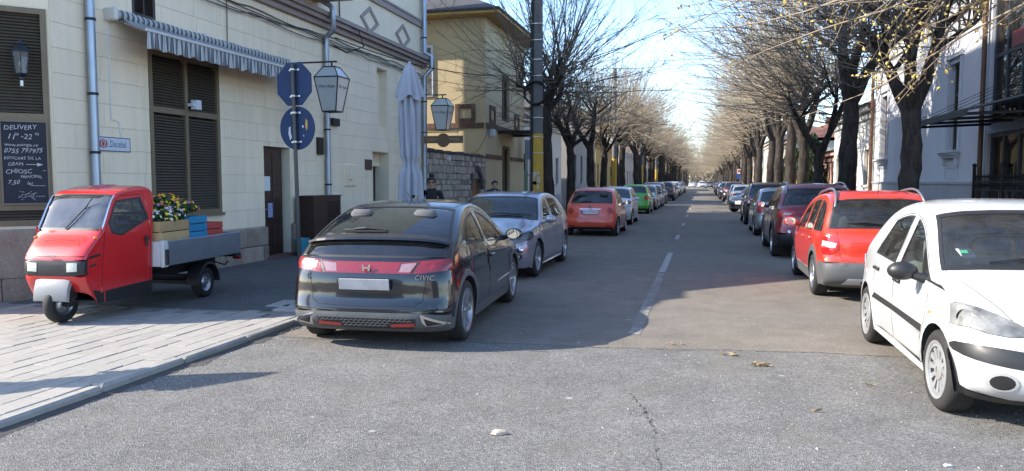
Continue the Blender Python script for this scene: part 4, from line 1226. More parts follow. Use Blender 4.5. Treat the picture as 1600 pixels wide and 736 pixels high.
def make_tree(seed, trunk_h=4.3, r0=.27, fork=False, n_whip=130, wl=(2.6, 4.8), subs=9, bias=(0, 0), buds=False, droop=0.0, gnarl=1.0):
    rg = np.random.default_rng(seed)
    wood = Tubes(); tw = Tubes(); budp = []
    limbs = []
    # trunk with burrs and a slight lean
    n = 14
    T = np.zeros((n + 1, 3)); T[:, 2] = np.linspace(-.1, trunk_h, n + 1)
    T[:, :2] += np.cumsum(rg.normal(0, .022 * gnarl, (n + 1, 2)), 0); T[0, :2] = 0; T[1, :2] = 0
    rr = r0 * (1.0 - .28 * np.linspace(0, 1, n + 1)) * (1 + rg.normal(0, .045 * gnarl, n + 1)); rr[0] = r0 * 1.35; rr[1] = r0 * 1.12
    top = T[-1]
    wood.add(T, rr, 14)
    if fork:
        k = rg.integers(3, 5); a0 = rg.uniform(0, 6.28)
        for i in range(k):
            a = a0 + 6.28 * i / k + rg.normal(0, .3)
            d = np.array([math.cos(a) * .55, math.sin(a) * .55, 1.0])
            L = rg.uniform(2.2, 3.6)
            P = grow(rg, top - np.array([0, 0, .35]), d, L, 8, .10, .04)
            wood.add(P, np.linspace(r0 * .62, r0 * .28, 9) * (1 + rg.normal(0, .06, 9)), 10)
            limbs.append(P)
            for _ in range(2):
                j = rg.integers(4, 8); a2 = rg.uniform(0, 6.28)
                Q = grow(rg, P[j], (math.cos(a2) * .8, math.sin(a2) * .8, .6), rg.uniform(1.0, 2.2), 6, .12, .05)
                wood.add(Q, np.linspace(r0 * .26, r0 * .13, 7), 7); limbs.append(Q)
    else:
        k = rg.integers(6, 9); a0 = rg.uniform(0, 6.28)
        for i in range(k):
            a = a0 + 6.28 * i / k + rg.normal(0, .35)
            d = np.array([math.cos(a), math.sin(a), rg.uniform(.7, 1.8)])
            P = grow(rg, top - np.array([0, 0, rg.uniform(.05, .7)]), d, rg.uniform(.9, 2.0), 6, .14, .06)
            wood.add(P, np.linspace(r0 * .45, r0 * .20, 7) * (1 + rg.normal(0, .08, 7)), 8); limbs.append(P)
    # whips: long shoots that fan out of the limbs
    for i in range(n_whip):
        P0 = limbs[rg.integers(len(limbs))]
        p = P0[rg.integers(len(P0) // 2, len(P0))]
        a = rg.uniform(0, 6.28)
        e = (rg.beta(1.3, 1.5) * 1.75 - .22) * (1 - droop * .6) - droop * .22
        d = np.array([math.cos(a) + bias[0], math.sin(a) + bias[1], 0]); d /= np.linalg.norm(d)
        d = d * math.cos(e) + np.array([0, 0, math.sin(e)])
        L = rg.uniform(*wl)
        W = grow(rg, p, d, L, 9, .075, .025 if e < .5 else .01)
        r1 = rg.uniform(.014, .027)
        tw.add(W, np.linspace(r1, .0055, 10), 4)
        for _ in range(subs):
            j = rg.integers(2, 9)
            dd = W[min(j + 1, 9)] - W[j]; dd /= np.linalg.norm(dd)
            sd = dd + rg.normal(0, .55, 3); sd /= np.linalg.norm(sd)
            l2 = rg.uniform(.4, 1.3) * (1.1 - .06 * j)
            S = grow(rg, W[j], sd, l2, 4, .13, .04)
            tw.add(S, np.linspace(.0068, .003, 5), 3)
            for _ in range(2):
                q = rg.integers(1, 4); sd2 = (S[q + 1] - S[q]); sd2 /= np.linalg.norm(sd2); sd2 = sd2 + rg.normal(0, .6, 3); sd2 /= np.linalg.norm(sd2)
                S2 = grow(rg, S[q], sd2, rg.uniform(.15, .5), 2, .1, .03)
                tw.add(S2, np.linspace(.0052, .003, 3), 3)
                if buds: budp.append(S2[-1]); budp.append(S2[1])
            if buds: budp += [S[-1], S[2]]
    bm_ = None
    if buds:
        mb = MB()
        for p in budp:
            if rg.random() < .2: continue
            s_ = rg.uniform(.022, .046); o = p + rg.normal(0, .012, 3); l = s_ * rg.uniform(1.2, 2.2)
            dv = rg.normal(0, 1, 3); dv[2] -= .5; dv /= np.linalg.norm(dv); u_ = np.cross(dv, [.3, .5, .8]); u_ /= np.linalg.norm(u_); v_ = np.cross(dv, u_)
            vs = [o, o + dv * l] + [o + dv * l * .45 + (u_ * math.cos(t) + v_ * math.sin(t)) * s_ * .6 for t in (0, 2.1, 4.2)]
            mb.raw(vs, [(0, 2, 3), (0, 3, 4), (0, 4, 2), (1, 3, 2), (1, 4, 3), (1, 2, 4)])
        bm_ = mb.mesh('buds', BUD, fix=False)
    return wood.mesh('trunk', BARK), tw.mesh('crown', TWIG if not buds else TWIG_SUN), bm_

VAR = {
    'L0': make_tree(101, 4.4, .27, False, 160, (3.0, 5.8), 6),
    'L1': make_tree(102, 4.0, .24, False, 95, (2.4, 4.4), 5),
    'L2': make_tree(103, 3.7, .23, True, 95, (2.2, 4.2), 5),
    'R0': make_tree(201, 3.5, .26, True, 165, (3.4, 6.6), 5, bias=(-.75, .0)),
    'R1': make_tree(202, 4.3, .30, True, 160, (3.4, 6.6), 5, bias=(-.75, 0)),
    'R2': make_tree(203, 3.0, .24, True, 160, (3.2, 6.6), 5, bias=(-.8, -.1), droop=.3),
}
VB = make_tree(301, 3.1, .26, True, 175, (3.4, 6.4), 8, bias=(-.8, .95), buds=True, droop=.7)
ORD = ['first', 'second', 'third', 'fourth', 'fifth', 'sixth', 'seventh', 'eighth', 'ninth', 'tenth', 'eleventh', 'twelfth']
far_cache = {}
def tree(x, y, var, rz, s, label, group, far=False):
    r = empty('linden_tree', (x, y, PZ - .05), R(rz), label, 'tree', group)
    r.scale = (s, s, s)
    t, c, b_ = VAR[var] if isinstance(var, str) else var
    link('trunk', t, r)
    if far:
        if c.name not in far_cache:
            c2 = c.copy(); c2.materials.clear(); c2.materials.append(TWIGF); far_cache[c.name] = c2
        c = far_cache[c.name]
    o = link('crown', c, r)
    if b_:
        k = link('buds', b_, o); k['kind'] = 'stuff'
    return r
GL, GR = 'bare lindens along the left pavement', 'bare lindens along the right pavement'
random.seed(31)
LY = [26.2, 31.6, 36.8, 41.5, 47.5]
LL = ['thick bare linden standing right behind the yellow concrete pole', 'slim bare linden behind the coral red car, next after the one by the pole', 'bare linden with rough trunk behind the silver car on the left',
      'bare linden beside the green car on the left side', 'bare linden next beyond the green car on the left side']
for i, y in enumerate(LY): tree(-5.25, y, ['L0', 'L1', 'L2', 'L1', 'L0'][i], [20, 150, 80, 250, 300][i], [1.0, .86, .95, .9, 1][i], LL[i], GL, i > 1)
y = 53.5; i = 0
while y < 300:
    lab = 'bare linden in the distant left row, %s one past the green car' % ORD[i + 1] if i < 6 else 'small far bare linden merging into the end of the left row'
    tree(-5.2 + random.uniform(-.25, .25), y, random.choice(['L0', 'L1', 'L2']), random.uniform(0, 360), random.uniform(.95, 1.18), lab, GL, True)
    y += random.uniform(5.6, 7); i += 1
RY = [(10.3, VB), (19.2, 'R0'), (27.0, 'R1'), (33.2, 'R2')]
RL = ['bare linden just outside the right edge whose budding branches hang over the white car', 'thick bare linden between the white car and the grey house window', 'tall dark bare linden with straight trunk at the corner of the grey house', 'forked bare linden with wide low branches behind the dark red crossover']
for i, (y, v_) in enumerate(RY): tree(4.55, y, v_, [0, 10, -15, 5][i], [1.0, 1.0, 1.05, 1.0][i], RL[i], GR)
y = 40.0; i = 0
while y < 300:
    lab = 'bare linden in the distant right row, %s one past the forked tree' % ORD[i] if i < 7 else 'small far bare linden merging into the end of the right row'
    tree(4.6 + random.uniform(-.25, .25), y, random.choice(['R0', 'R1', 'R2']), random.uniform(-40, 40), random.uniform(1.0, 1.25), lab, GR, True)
    y += random.uniform(6.0, 7.4); i += 1
# far end of the street: a belt of bare trees across the vista
rg = np.random.default_rng(5)
belt = Tubes()
for i in range(150):
    x, y = rg.uniform(-60, 60), rg.uniform(330, 400)
    h = rg.uniform(11, 17)
    belt.add(grow(rg, (x, y, 0), (0, 0, 1), h * .5, 4, .03, 0), np.linspace(.35, .2, 5), 5)
    for _ in range(34):
        a = rg.uniform(0, 6.28); e = rg.uniform(.0, 1.4)
        belt.add(grow(rg, (x, y, h * rg.uniform(.02, .55)), (math.cos(a) * math.cos(e), math.sin(a) * math.cos(e), math.sin(e)), h * .5, 3, .15, .05), np.linspace(.16, .09, 4), 3)
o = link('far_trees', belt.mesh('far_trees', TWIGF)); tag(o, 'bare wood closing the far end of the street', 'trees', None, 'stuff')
# evergreen shrub behind the right row, a yew with feathery tufts
NEEDLE = flat('evergreen_leaf', (.035, .075, .025), .8, var=.5, vs=3, space='obj')
def leaf_mass(rg, n, size, fn):
    vs, fs = [], []
    for i in range(n):
        p, s_ = fn(i); p = np.array(p)
        a = rg.normal(0, 1, 3); a /= np.linalg.norm(a); b_ = np.cross(a, rg.normal(0, 1, 3)); b_ /= np.linalg.norm(b_)
        l = size * s_ * rg.uniform(.6, 1.4)
        k = len(vs)
        vs += [p - a * l, p + b_ * l * .4, p + a * l, p - b_ * l * .4]; fs.append((k, k + 1, k + 2, k + 3))
    return vs, fs
rg = np.random.default_rng(8)
clumps = [(rg.normal(0, .75), rg.normal(0, .9), rg.uniform(.6, 4.6), rg.uniform(.35, .75)) for _ in range(34)]
def cf(i):
    c = clumps[rg.integers(len(clumps))]; d = rg.normal(0, 1, 3); d /= np.linalg.norm(d); k = c[3] * rg.uniform(.35, 1.0) * (1.2 - c[2] / 9)
    return (c[0] * (1.25 - c[2] / 6) + d[0] * k, c[1] * (1.25 - c[2] / 6) + d[1] * k, c[2] + d[2] * k), 1
ev = empty('evergreen_shrub', (6.7, 55.5, PZ), 0, 'dark green evergreen shrub standing out beside the yellow fence', 'shrub')
MB().tube([(0, 0, -.1), (.05, 0, 2), (0, .1, 4.2)], .12, 6, r2=.03).build('trunk', BARK, ev)
vs, fs = leaf_mass(rg, 9000, .10, cf)
o = MB().raw(vs, fs).build('foliage', NEEDLE, ev, fix=False); o['kind'] = 'stuff'
# ------------------------------------------------------------------ car builder
# A car body is two kinds of surface: a strip wrapped over bonnet, screen, roof and tail, and a flank on either side.
# Every pane, lamp, door and seam is an outline cut into those surfaces (constrained triangulation), so edges are real.
def pip(px, py, poly):
    ins = np.zeros(len(px), bool)
    n = len(poly)
    for i in range(n):
        x0, y0 = poly[i]; x1, y1 = poly[(i + 1) % n]
        if y0 == y1: continue
        c = ((y0 > py) != (y1 > py)) & (px < (x1 - x0) * (py - y0) / (y1 - y0) + x0)
        ins ^= c
    return ins

def hermite(P, t, n_per):
    """smooth curve through P with parameter t; returns samples, and control index of each sample"""
    P = np.array(P, float); t = np.array(t, float); k = len(P)
    m = np.zeros_like(P)
    for i in range(k):
        a, b = max(0, i - 1), min(k - 1, i + 1)
        if 0 < i < k - 1:
            d0 = (P[i] - P[a]) / (t[i] - t[a]); d1 = (P[b] - P[i]) / (t[b] - t[i])
            h0, h1 = t[i] - t[a], t[b] - t[i]
            m[i] = (d0 * h1 + d1 * h0) / (h0 + h1)
        else:
            m[i] = (P[b] - P[a]) / (t[b] - t[a])
    out, ci = [], []
    for i in range(k - 1):
        h = t[i + 1] - t[i]
        for j in range(n_per):
            s = j / n_per
            h00 = 2 * s**3 - 3 * s**2 + 1; h10 = s**3 - 2 * s**2 + s; h01 = -2 * s**3 + 3 * s**2; h11 = s**3 - s**2
            out.append(h00 * P[i] + h10 * h * m[i] + h01 * P[i + 1] + h11 * h * m[i + 1]); ci.append(i + s)
    out.append(P[-1]); ci.append(k - 1)
    return np.array(out), np.array(ci)

def cdt(boundary, regions, lines, grid, width=0.007):
    """triangulate boundary polygon with region outlines and seam lines; returns pts, tris, region index per tri (-1 base, -2 seam)"""
    vs, es = [], []
    def addpoly(p, closed=True):
        b = len(vs)
        vs.extend(Vector((float(a), float(c))) for a, c in p)
        es.extend((b + i, b + i + 1) for i in range(len(p) - 1))
        if closed: es.append((b + len(p) - 1, b))
    addpoly(boundary)
    for name, p in regions: addpoly(p)
    seams = []
    for ln in lines:
        ln = [np.array(q, float) for q in ln]
        L, Rr = [], []
        for i, q in enumerate(ln):
            d = ln[min(i + 1, len(ln) - 1)] - ln[max(i - 1, 0)]
            d = d / (np.linalg.norm(d) + 1e-9)
            nn = np.array([-d[1], d[0]]) * width / 2
            L.append(q + nn); Rr.append(q - nn)
        p = [tuple(q) for q in L] + [tuple(q) for q in Rr[::-1]]
        seams.append(p); addpoly(p)
    bx = np.array(boundary)
    x0, y0 = bx.min(0); x1, y1 = bx.max(0)
    gx, gy = np.meshgrid(np.arange(x0 + grid / 2, x1, grid), np.arange(y0 + grid / 2, y1, grid))
    gx[::2] += grid / 2
    gx, gy = gx.ravel(), gy.ravel()
    k = pip(gx, gy, boundary)
    vs.extend(Vector((a, b)) for a, b in zip(gx[k], gy[k]))
    ov, oe, of, _, _, _ = delaunay_2d_cdt(vs, es, [], 0, 1e-5)
    pts = np.array([v[:] for v in ov]); tri = np.array([f for f in of if len(f) == 3])
    c = pts[tri].mean(1)
    ok = pip(c[:, 0], c[:, 1], boundary)
    tri = tri[ok]; c = c[ok]
    lab = np.full(len(tri), -1)
    for (i, under), p in regions:
        if under: lab[pip(c[:, 0], c[:, 1], p)] = i
    for p in seams: lab[pip(c[:, 0], c[:, 1], p)] = -2
    for (i, under), p in regions:
        if not under: lab[pip(c[:, 0], c[:, 1], p)] = i
    return pts, tri, lab

UNDER = ('door', 'tailgate', 'bonnet', 'rear_door')
class Shell:
    def __init__(s, sp):
        s.sp = sp
        T = sp['T']; E = [(a + c, b + d) for (a, b), (c, d) in zip(T, sp['E'])]
        t = np.concatenate([[0], np.cumsum([max(0.02, math.dist(T[i], T[i + 1])) ** 0.6 for i in range(len(T) - 1)])])
        n = sp.get('n', 8)
        s.T, s.ci = hermite(T, t, n)
        s.E, _ = hermite(E, t, n)
        s.U = np.concatenate([[0], np.cumsum(np.linalg.norm(np.diff(s.T, axis=0), axis=1) + 1e-4)])
        s.ne = sp.get('ne', 2.8)
        s.VS = sp['W'] * 0.5
        s.xf = sp['L'] / 2
    def belt(s, x):
        b = s.sp['belt']
        return np.interp(x, [p[0] for p in b], [p[1] for p in b])
    def ys(s, x, z):
        x = np.asarray(x, float); z = np.asarray(z, float)
        sp = s.sp; W2 = sp['W'] / 2
        af, ar = sp.get('af', 0.10), sp.get('ar', 0.08)
        kx = sp.get('kx', 0.35)
        f = np.clip((x - kx * s.xf) / (s.xf * (1 - kx)), 0, 1.1); r = np.clip((-x - kx * s.xf) / (s.xf * (1 - kx)), 0, 1.1)
        plan = 1 - af * f**2.2 - ar * r**2.2
        zb = s.belt(x); zm = sp.get('zm', 0.55)
        lo = np.clip((zm - z) / zm, 0, 1); up = np.clip((z - zm) / (zb - zm), 0, 1)
        y = W2 * plan - sp.get('lo', 0.09) * lo**2 - sp.get('sh', 0.035) * up**2
        dz = np.clip(z - zb, 0, 2)
        y = y - sp.get('tum', 0.36) * dz - 0.12 * dz**2
        for xa in sp['axles']:
            d = np.hypot(x - xa, z - sp['rw'])
            ra = sp['rw'] + 0.05
            y = y + sp.get('flare', 0.015) * np.exp(-((d - ra - 0.02) / 0.07) ** 2) * (z < zb)
        cr = sp.get('crease')
        if cr is not None:      # a pressed line along the flank
            zc = cr[0] + cr[1] * x
            y = y + 0.010 * np.exp(-((z - zc) / 0.05) ** 2) * (z < zb) - 0.008 * np.exp(-((z - zc + 0.07) / 0.05) ** 2)
        return y
    def strip(s, U, V):
        th = np.clip(V / s.VS, -1, 1) * (math.pi / 2)
        tx, tz = np.interp(U, s.U, s.T[:, 0]), np.interp(U, s.U, s.T[:, 1])
        ex, ez = np.interp(U, s.U, s.E[:, 0]), np.interp(U, s.U, s.E[:, 1])
        We = s.ys(ex, ez)
        sn, cs = np.sin(th), np.abs(np.cos(th))
        h = cs ** (2 / s.ne)
        y = We * np.sign(sn) * np.abs(sn) ** (2 / s.ne)
        return np.stack([ex + (tx - ex) * h, y, ez + (tz - ez) * h], -1)
    def u_of(s, ci): return float(np.interp(ci, s.ci, s.U))
    def v_of(s, w): return math.copysign(math.asin(min(1, abs(w)) ** (s.ne / 2)) / (math.pi / 2) * s.VS, w)
    def pane(s, c0, c1, w0, w1=None, inset=0.0, n=6):
        """outline on the strip between control indices c0..c1; half widths w0 at c0 and w1 at c1 (fractions)"""
        w1 = w0 if w1 is None else w1
        a = [(s.u_of(c0), s.v_of(-w0 + 2 * w0 * i / n)) for i in range(n + 1)]
        m = [(s.u_of(c0 + (c1 - c0) * i / n), s.v_of(w0 + (w1 - w0) * i / n)) for i in range(1, n)]
        b = [(s.u_of(c1), s.v_of(w1 - 2 * w1 * i / n)) for i in range(n + 1)]
        k = [(s.u_of(c1 + (c0 - c1) * i / n), s.v_of(-w1 - (w0 - w1) * i / n)) for i in range(1, n)]
        return a + m + b + k
    def proj(s, poly, c0, c1):
        """map outline in the front or rear view (y,z) to the strip"""
        if not hasattr(s, '_g'): s._g = {}
        k = (c0, c1)
        if k not in s._g:
            u = np.linspace(s.u_of(c0), s.u_of(c1), 140); v = np.linspace(-s.VS, s.VS, 161)
            UU, VV = np.meshgrid(u, v, indexing='ij')
            s._g[k] = (UU, VV, s.strip(UU, VV))
        UU, VV, P = s._g[k]
        out = []
        q = densify(poly, 0.06)
        for y, z in q:
            d = (P[..., 1] - y) ** 2 + (P[..., 2] - z) ** 2
            i, j = np.unravel_index(np.argmin(d), d.shape)
            u0, v0 = UU[i, j], VV[i, j]
            for _ in range(3):      # Newton refinement
                e = 1e-3
                b = s.strip(u0, v0); pu = (s.strip(u0 + e, v0) - b) / e; pv = (s.strip(u0, v0 + e) - b) / e
                A = np.array([[pu[1], pv[1]], [pu[2], pv[2]]]); r = np.array([y - b[1], z - b[2]])
                if abs(np.linalg.det(A)) < 0.02: break
                d_ = np.clip(np.linalg.solve(A, r), -0.02, 0.02)
                u0 = float(np.clip(u0 + d_[0], UU[0, 0], UU[-1, 0])); v0 = float(np.clip(v0 + d_[1], -s.VS, s.VS))
            out.append((u0, v0))
        return out
    def etop(s, x):
        """height of the flank's upper edge at x"""
        c = s.sp['cabin']; k = (s.ci >= c[0]) & (s.ci <= c[1])
        ex, ez = s.E[k, 0], s.E[k, 1]
        o = np.argsort(ex)
        return np.interp(x, ex[o], ez[o])
    def side_pane(s, xf, xr, m=0.055, lean_f=0.0, lean_r=0.0, lift=0.02, round_=0.0):
        """side window between xf (front) and xr (rear) above the belt; top follows the roof edge"""
        xs = np.linspace(xr - 0.35, xf + 0.35, 120)
        bot = s.belt(xs) + lift
        top = s.etop(xs) - m
        zz = [bot, top]
        pts_b, pts_t = [], []
        for x, b, t in zip(xs, bot, top):
            if t - b < 0.015: continue
            lo_ok = xr <= x <= xf
            xr2 = xr + lean_r * (t - b); xf2 = xf + lean_f * (t - b)
            if lo_ok: pts_b.append((x, b))
            if xr2 <= x <= xf2: pts_t.append((x, t))
        p = pts_b[::4] + [pts_b[-1]] + pts_t[::-1][::4] + [pts_t[0]]
        q = []
        for a in p:
            if not q or math.dist(a, q[-1]) > 0.006: q.append(a)
        return q
    def bottom(s):
        """lower edge of the flank, rear to front, with the wheel arches"""
        sp = s.sp; zb = sp['zsill']; rw = sp['rw']; ra = rw + sp.get('gap', 0.045)
        x0, z0 = s.E[-1]; x1, z1 = s.E[0]
        out = []
        for xa in sorted(sp['axles']):
            h = math.asin(max(-1, min(1, (zb - rw) / ra)))
            for i in range(17):
                a = math.pi - h - (math.pi - 2 * h) * i / 16
                out.append((xa + ra * math.cos(a), rw + ra * math.sin(a)))
        return out

def densify(p, d):
    out = []
    n = len(p)
    for i in range(n):
        a, b = p[i], p[(i + 1) % n]
        k = max(1, int(math.dist(a, b) / d))
        out += [(a[0] + (b[0] - a[0]) * j / k, a[1] + (b[1] - a[1]) * j / k) for j in range(k)]
    return out

def smooth_poly(p, it=2):
    for _ in range(it):
        q = []
        for i in range(len(p)):
            a, b = p[i], p[(i + 1) % len(p)]
            q += [(a[0] * .75 + b[0] * .25, a[1] * .75 + b[1] * .25), (a[0] * .25 + b[0] * .75, a[1] * .25 + b[1] * .75)]
        p = q
    return p

WHEELS = {}
def wheel_meshes(r, wd, rim_r, spokes, style):
    k = (round(r, 3), round(wd, 3), round(rim_r, 3), spokes, style)
    if k in WHEELS: return WHEELS[k]
    t = MB()
    prof = [(rim_r - .01, -wd * .42), (rim_r + .01, -wd * .5), ((rim_r + r) / 2, -wd * .53), (r - .025, -wd * .5), (r - .004, -wd * .40), (r, -wd * .2), (r, wd * .2), (r - .004, wd * .40),
            (r - .025, wd * .5), ((rim_r + r) / 2, wd * .53), (rim_r + .01, wd * .5), (rim_r - .01, wd * .42)]
    t.lathe(prof, 40, 'y')
    tm = t.mesh('wheel', M_TYRE, 50)
    m = MB()
    o = wd * .5
    m.lathe([(rim_r + .012, o - .004), (rim_r + .008, o + .004), (rim_r - .012, o - .002), (rim_r - .03, o - .04), (rim_r - .035, -o)], 36, 'y')   # lip and barrel
    m.lathe([(0, o - .012), (.025, o - .012), (.032, o - .03), (.06, o - .035)], 20, 'y')    # hub cap
    for i in range(spokes):
        a = 2 * math.pi * i / spokes
        def P(rr, da, y): return (rr * math.cos(a + da), y, rr * math.sin(a + da))
        r0, r1 = .03, rim_r - .005
        if style == 'thin': d0, d1 = .55, .10
        elif style == 'cover': d0, d1 = math.pi / spokes * 1.0, math.pi / spokes * .62
        elif style == 'pair': d0, d1 = .35, .17
        else: d0, d1 = .75, .16
        d0 = min(d0, math.pi / spokes)
        yo, yi = o - .025, o - .01
        m.hexa([P(r0, -d0, yo - .03), P(r0, d0, yo - .03), P(r1, d1, yi - .03), P(r1, -d1, yi - .03), P(r0, -d0 * .8, yo), P(r0, d0 * .8, yo), P(r1, d1 * .8, yi), P(r1, -d1 * .8, yi)])
    if style == 'cover':
        m.lathe([(rim_r - .0, o - .008), (rim_r - .035, o - .002), (rim_r - .04, o - .02)], 36, 'y')
        m.lathe([(.02, o - .008), (.075, o - .014), (.08, o - .03)], 24, 'y')
    m.cm = 1
    m.lathe([(0, o - .07), (rim_r - .03, o - .07)], 24, 'y')      # dark brake side
    rm = m.mesh('rim', [M_RIM if style != 'cover' else M_COVER, M_BRAKE], 30)
    WHEELS[k] = (tm, rm)
    return WHEELS[k]

def seat_mesh(rear=False, width=.5):
    m = MB()
    w_ = width / 2
    m.cbox(-.25, .27, -w_, w_, 0, .16, .05)
    bm = bmesh.new()
    a = MB().cbox(-.09, .05, -w_ * .95, w_ * .95, 0, .60, .05)
    for q in range(len(a.v)):
        x, y, z = a.v[q]
        f = z / .6
        a.v[q] = (x - .22 - .17 * f, y * (1 - .22 * f), z + .10)
    m.raw(a.v, a.f)
    bm.free()
    for yy in ([0] if not rear else [-width * .3, width * .3]):
        a = MB().cbox(-.05, .05, yy - .13, yy + .13, .0, .17, .04)
        for q in range(len(a.v)):
            x, y, z = a.v[q]; a.v[q] = (x - .42, y, z + .74)
        m.raw(a.v, a.f)
        m.box(-.42, -.40, yy - .06, yy - .05, .66, .76); m.box(-.42, -.40, yy + .05, yy + .06, .66, .76)
    return m

def build_shell(root, s, sp, mats, near, grid):
    """cuts strip and flanks into parts and links them under root"""
    # ---- strip
    reg = []; lines = []
    for it in sp['strip'](s):
        if it[0] == 'line': lines.append(it[1])
        else: reg.append(it)
    nb = len(s.U)
    boundary = [(u, -s.VS) for u in s.U] + [(s.U[-1], s.VS * k / 8) for k in range(-7, 8)] + [(u, s.VS) for u in s.U[::-1]] + [(s.U[0], s.VS * k / 8) for k in range(7, -8, -1)]
    p2, tri, lab = cdt(boundary, [((i, r[0] in UNDER), r[2]) for i, r in enumerate(reg)], lines, grid)
    P = s.strip(p2[:, 0], p2[:, 1])
    pieces = {}     # (part, material) -> list of triangle corner arrays
    def collect(P, tri, lab, reg, flip, sidetag=''):
        for li in np.unique(lab):
            t = tri[lab == li]
            if flip: t = t[:, ::-1]
            if li == -1: key = ('body', 'body', '')
            elif li == -2: key = ('body', 'seam', '')
            else:
                part, mk, _ = reg[li][:3]
                inst = reg[li][3] if len(reg[li]) > 3 else ''
                key = (part, mk, inst or sidetag if part != 'body' else '')
            pieces.setdefault(key, []).append(P[t])
    collect(P, tri, lab, reg, False)
    # ---- flanks
    regs = []; lines = []
    for it in sp['side'](s):
        if it[0] == 'line': lines.append(it[1])
        else: regs.append(it)
    bnd = [tuple(e) for e in s.E] + s.bottom()
    p2, tri, lab = cdt(bnd, [((i, r[0] in UNDER), r[2]) for i, r in enumerate(regs)], lines, grid)
    Y = s.ys(p2[:, 0], p2[:, 1])
    PL = np.stack([p2[:, 0], Y, p2[:, 1]], -1)
    PR = PL * np.array([1, -1, 1])
    # orientation: left flank must face +y
    a, b, c = PL[tri[0]]
    f = np.cross(b - a, c - a)[1] < 0
    collect(PL, tri, lab, regs, f, 'L')
    collect(PR, tri, lab, regs, not f, 'R')
    # strip orientation: normal at roof should point up
    # build the parts
    made = {}
    order = {}
    for (part, mk, inst), arrs in pieces.items():
        order.setdefault((part, inst), []).append((mk, np.concatenate(arrs)))
    for (part, inst), lst in order.items():
        me = bpy.data.meshes.new(part)
        vs = []; fs = []; mi = []
        mlist = []
        for mk, arr in lst:
            if mk not in mlist: mlist.append(mk)
            b0 = len(vs)
            vs += arr.reshape(-1, 3).tolist()
            fs += [(b0 + 3 * i, b0 + 3 * i + 1, b0 + 3 * i + 2) for i in range(len(arr))]
            mi += [mlist.index(mk)] * len(arr)
        me.from_pydata(vs, [], fs)
        for mk in mlist: me.materials.append(mats[mk])
        me.polygons.foreach_set('material_index', mi)
        bm = bmesh.new(); bm.from_mesh(me)
        bmesh.ops.remove_doubles(bm, verts=bm.verts, dist=3e-4)
        if part == 'body':
            bmesh.ops.recalc_face_normals(bm, faces=bm.faces)
            top = max(bm.faces, key=lambda q: q.calc_center_median().z)
            if top.normal.z < 0: bmesh.ops.reverse_faces(bm, faces=bm.faces)
        else:       # outward = away from the car's middle
            bmesh.ops.recalc_face_normals(bm, faces=bm.faces)
            q = bm.faces[:]
            acc = sum(((f_.calc_center_median() - Vector((0, 0, 0.7))).dot(f_.normal) for f_ in q))
            if acc < 0: bmesh.ops.reverse_faces(bm, faces=bm.faces)
        bm.normal_update()
        off = {'windscreen': -.004, 'rear_window': -.004, 'side_window': -.005, 'quarter_window': -.005}.get(part, 0)
        if part in ('headlight', 'tail_light', 'lamp_bar', 'fog_light'): off = .004
        if off:
            for v in bm.verts: v.co += v.normal * off
        if part == 'body':
            if near:
                ln = bm.copy()
                for v in ln.verts: v.co -= v.normal * .02
                lm = bpy.data.meshes.new('cabin_lining'); ln.to_mesh(lm); ln.free()
                lm.materials.clear(); lm.materials.append(M_LINING)
                lm.polygons.foreach_set('material_index', [0] * len(lm.polygons))
                link('cabin_lining', lm, root)
        for f_ in bm.faces: f_.smooth = True
        bm.to_mesh(me); bm.free()
        me.set_sharp_from_angle(angle=R(32))
        me.update()
        o = link(part, me, root)
        made[(part, inst)] = o
    return made

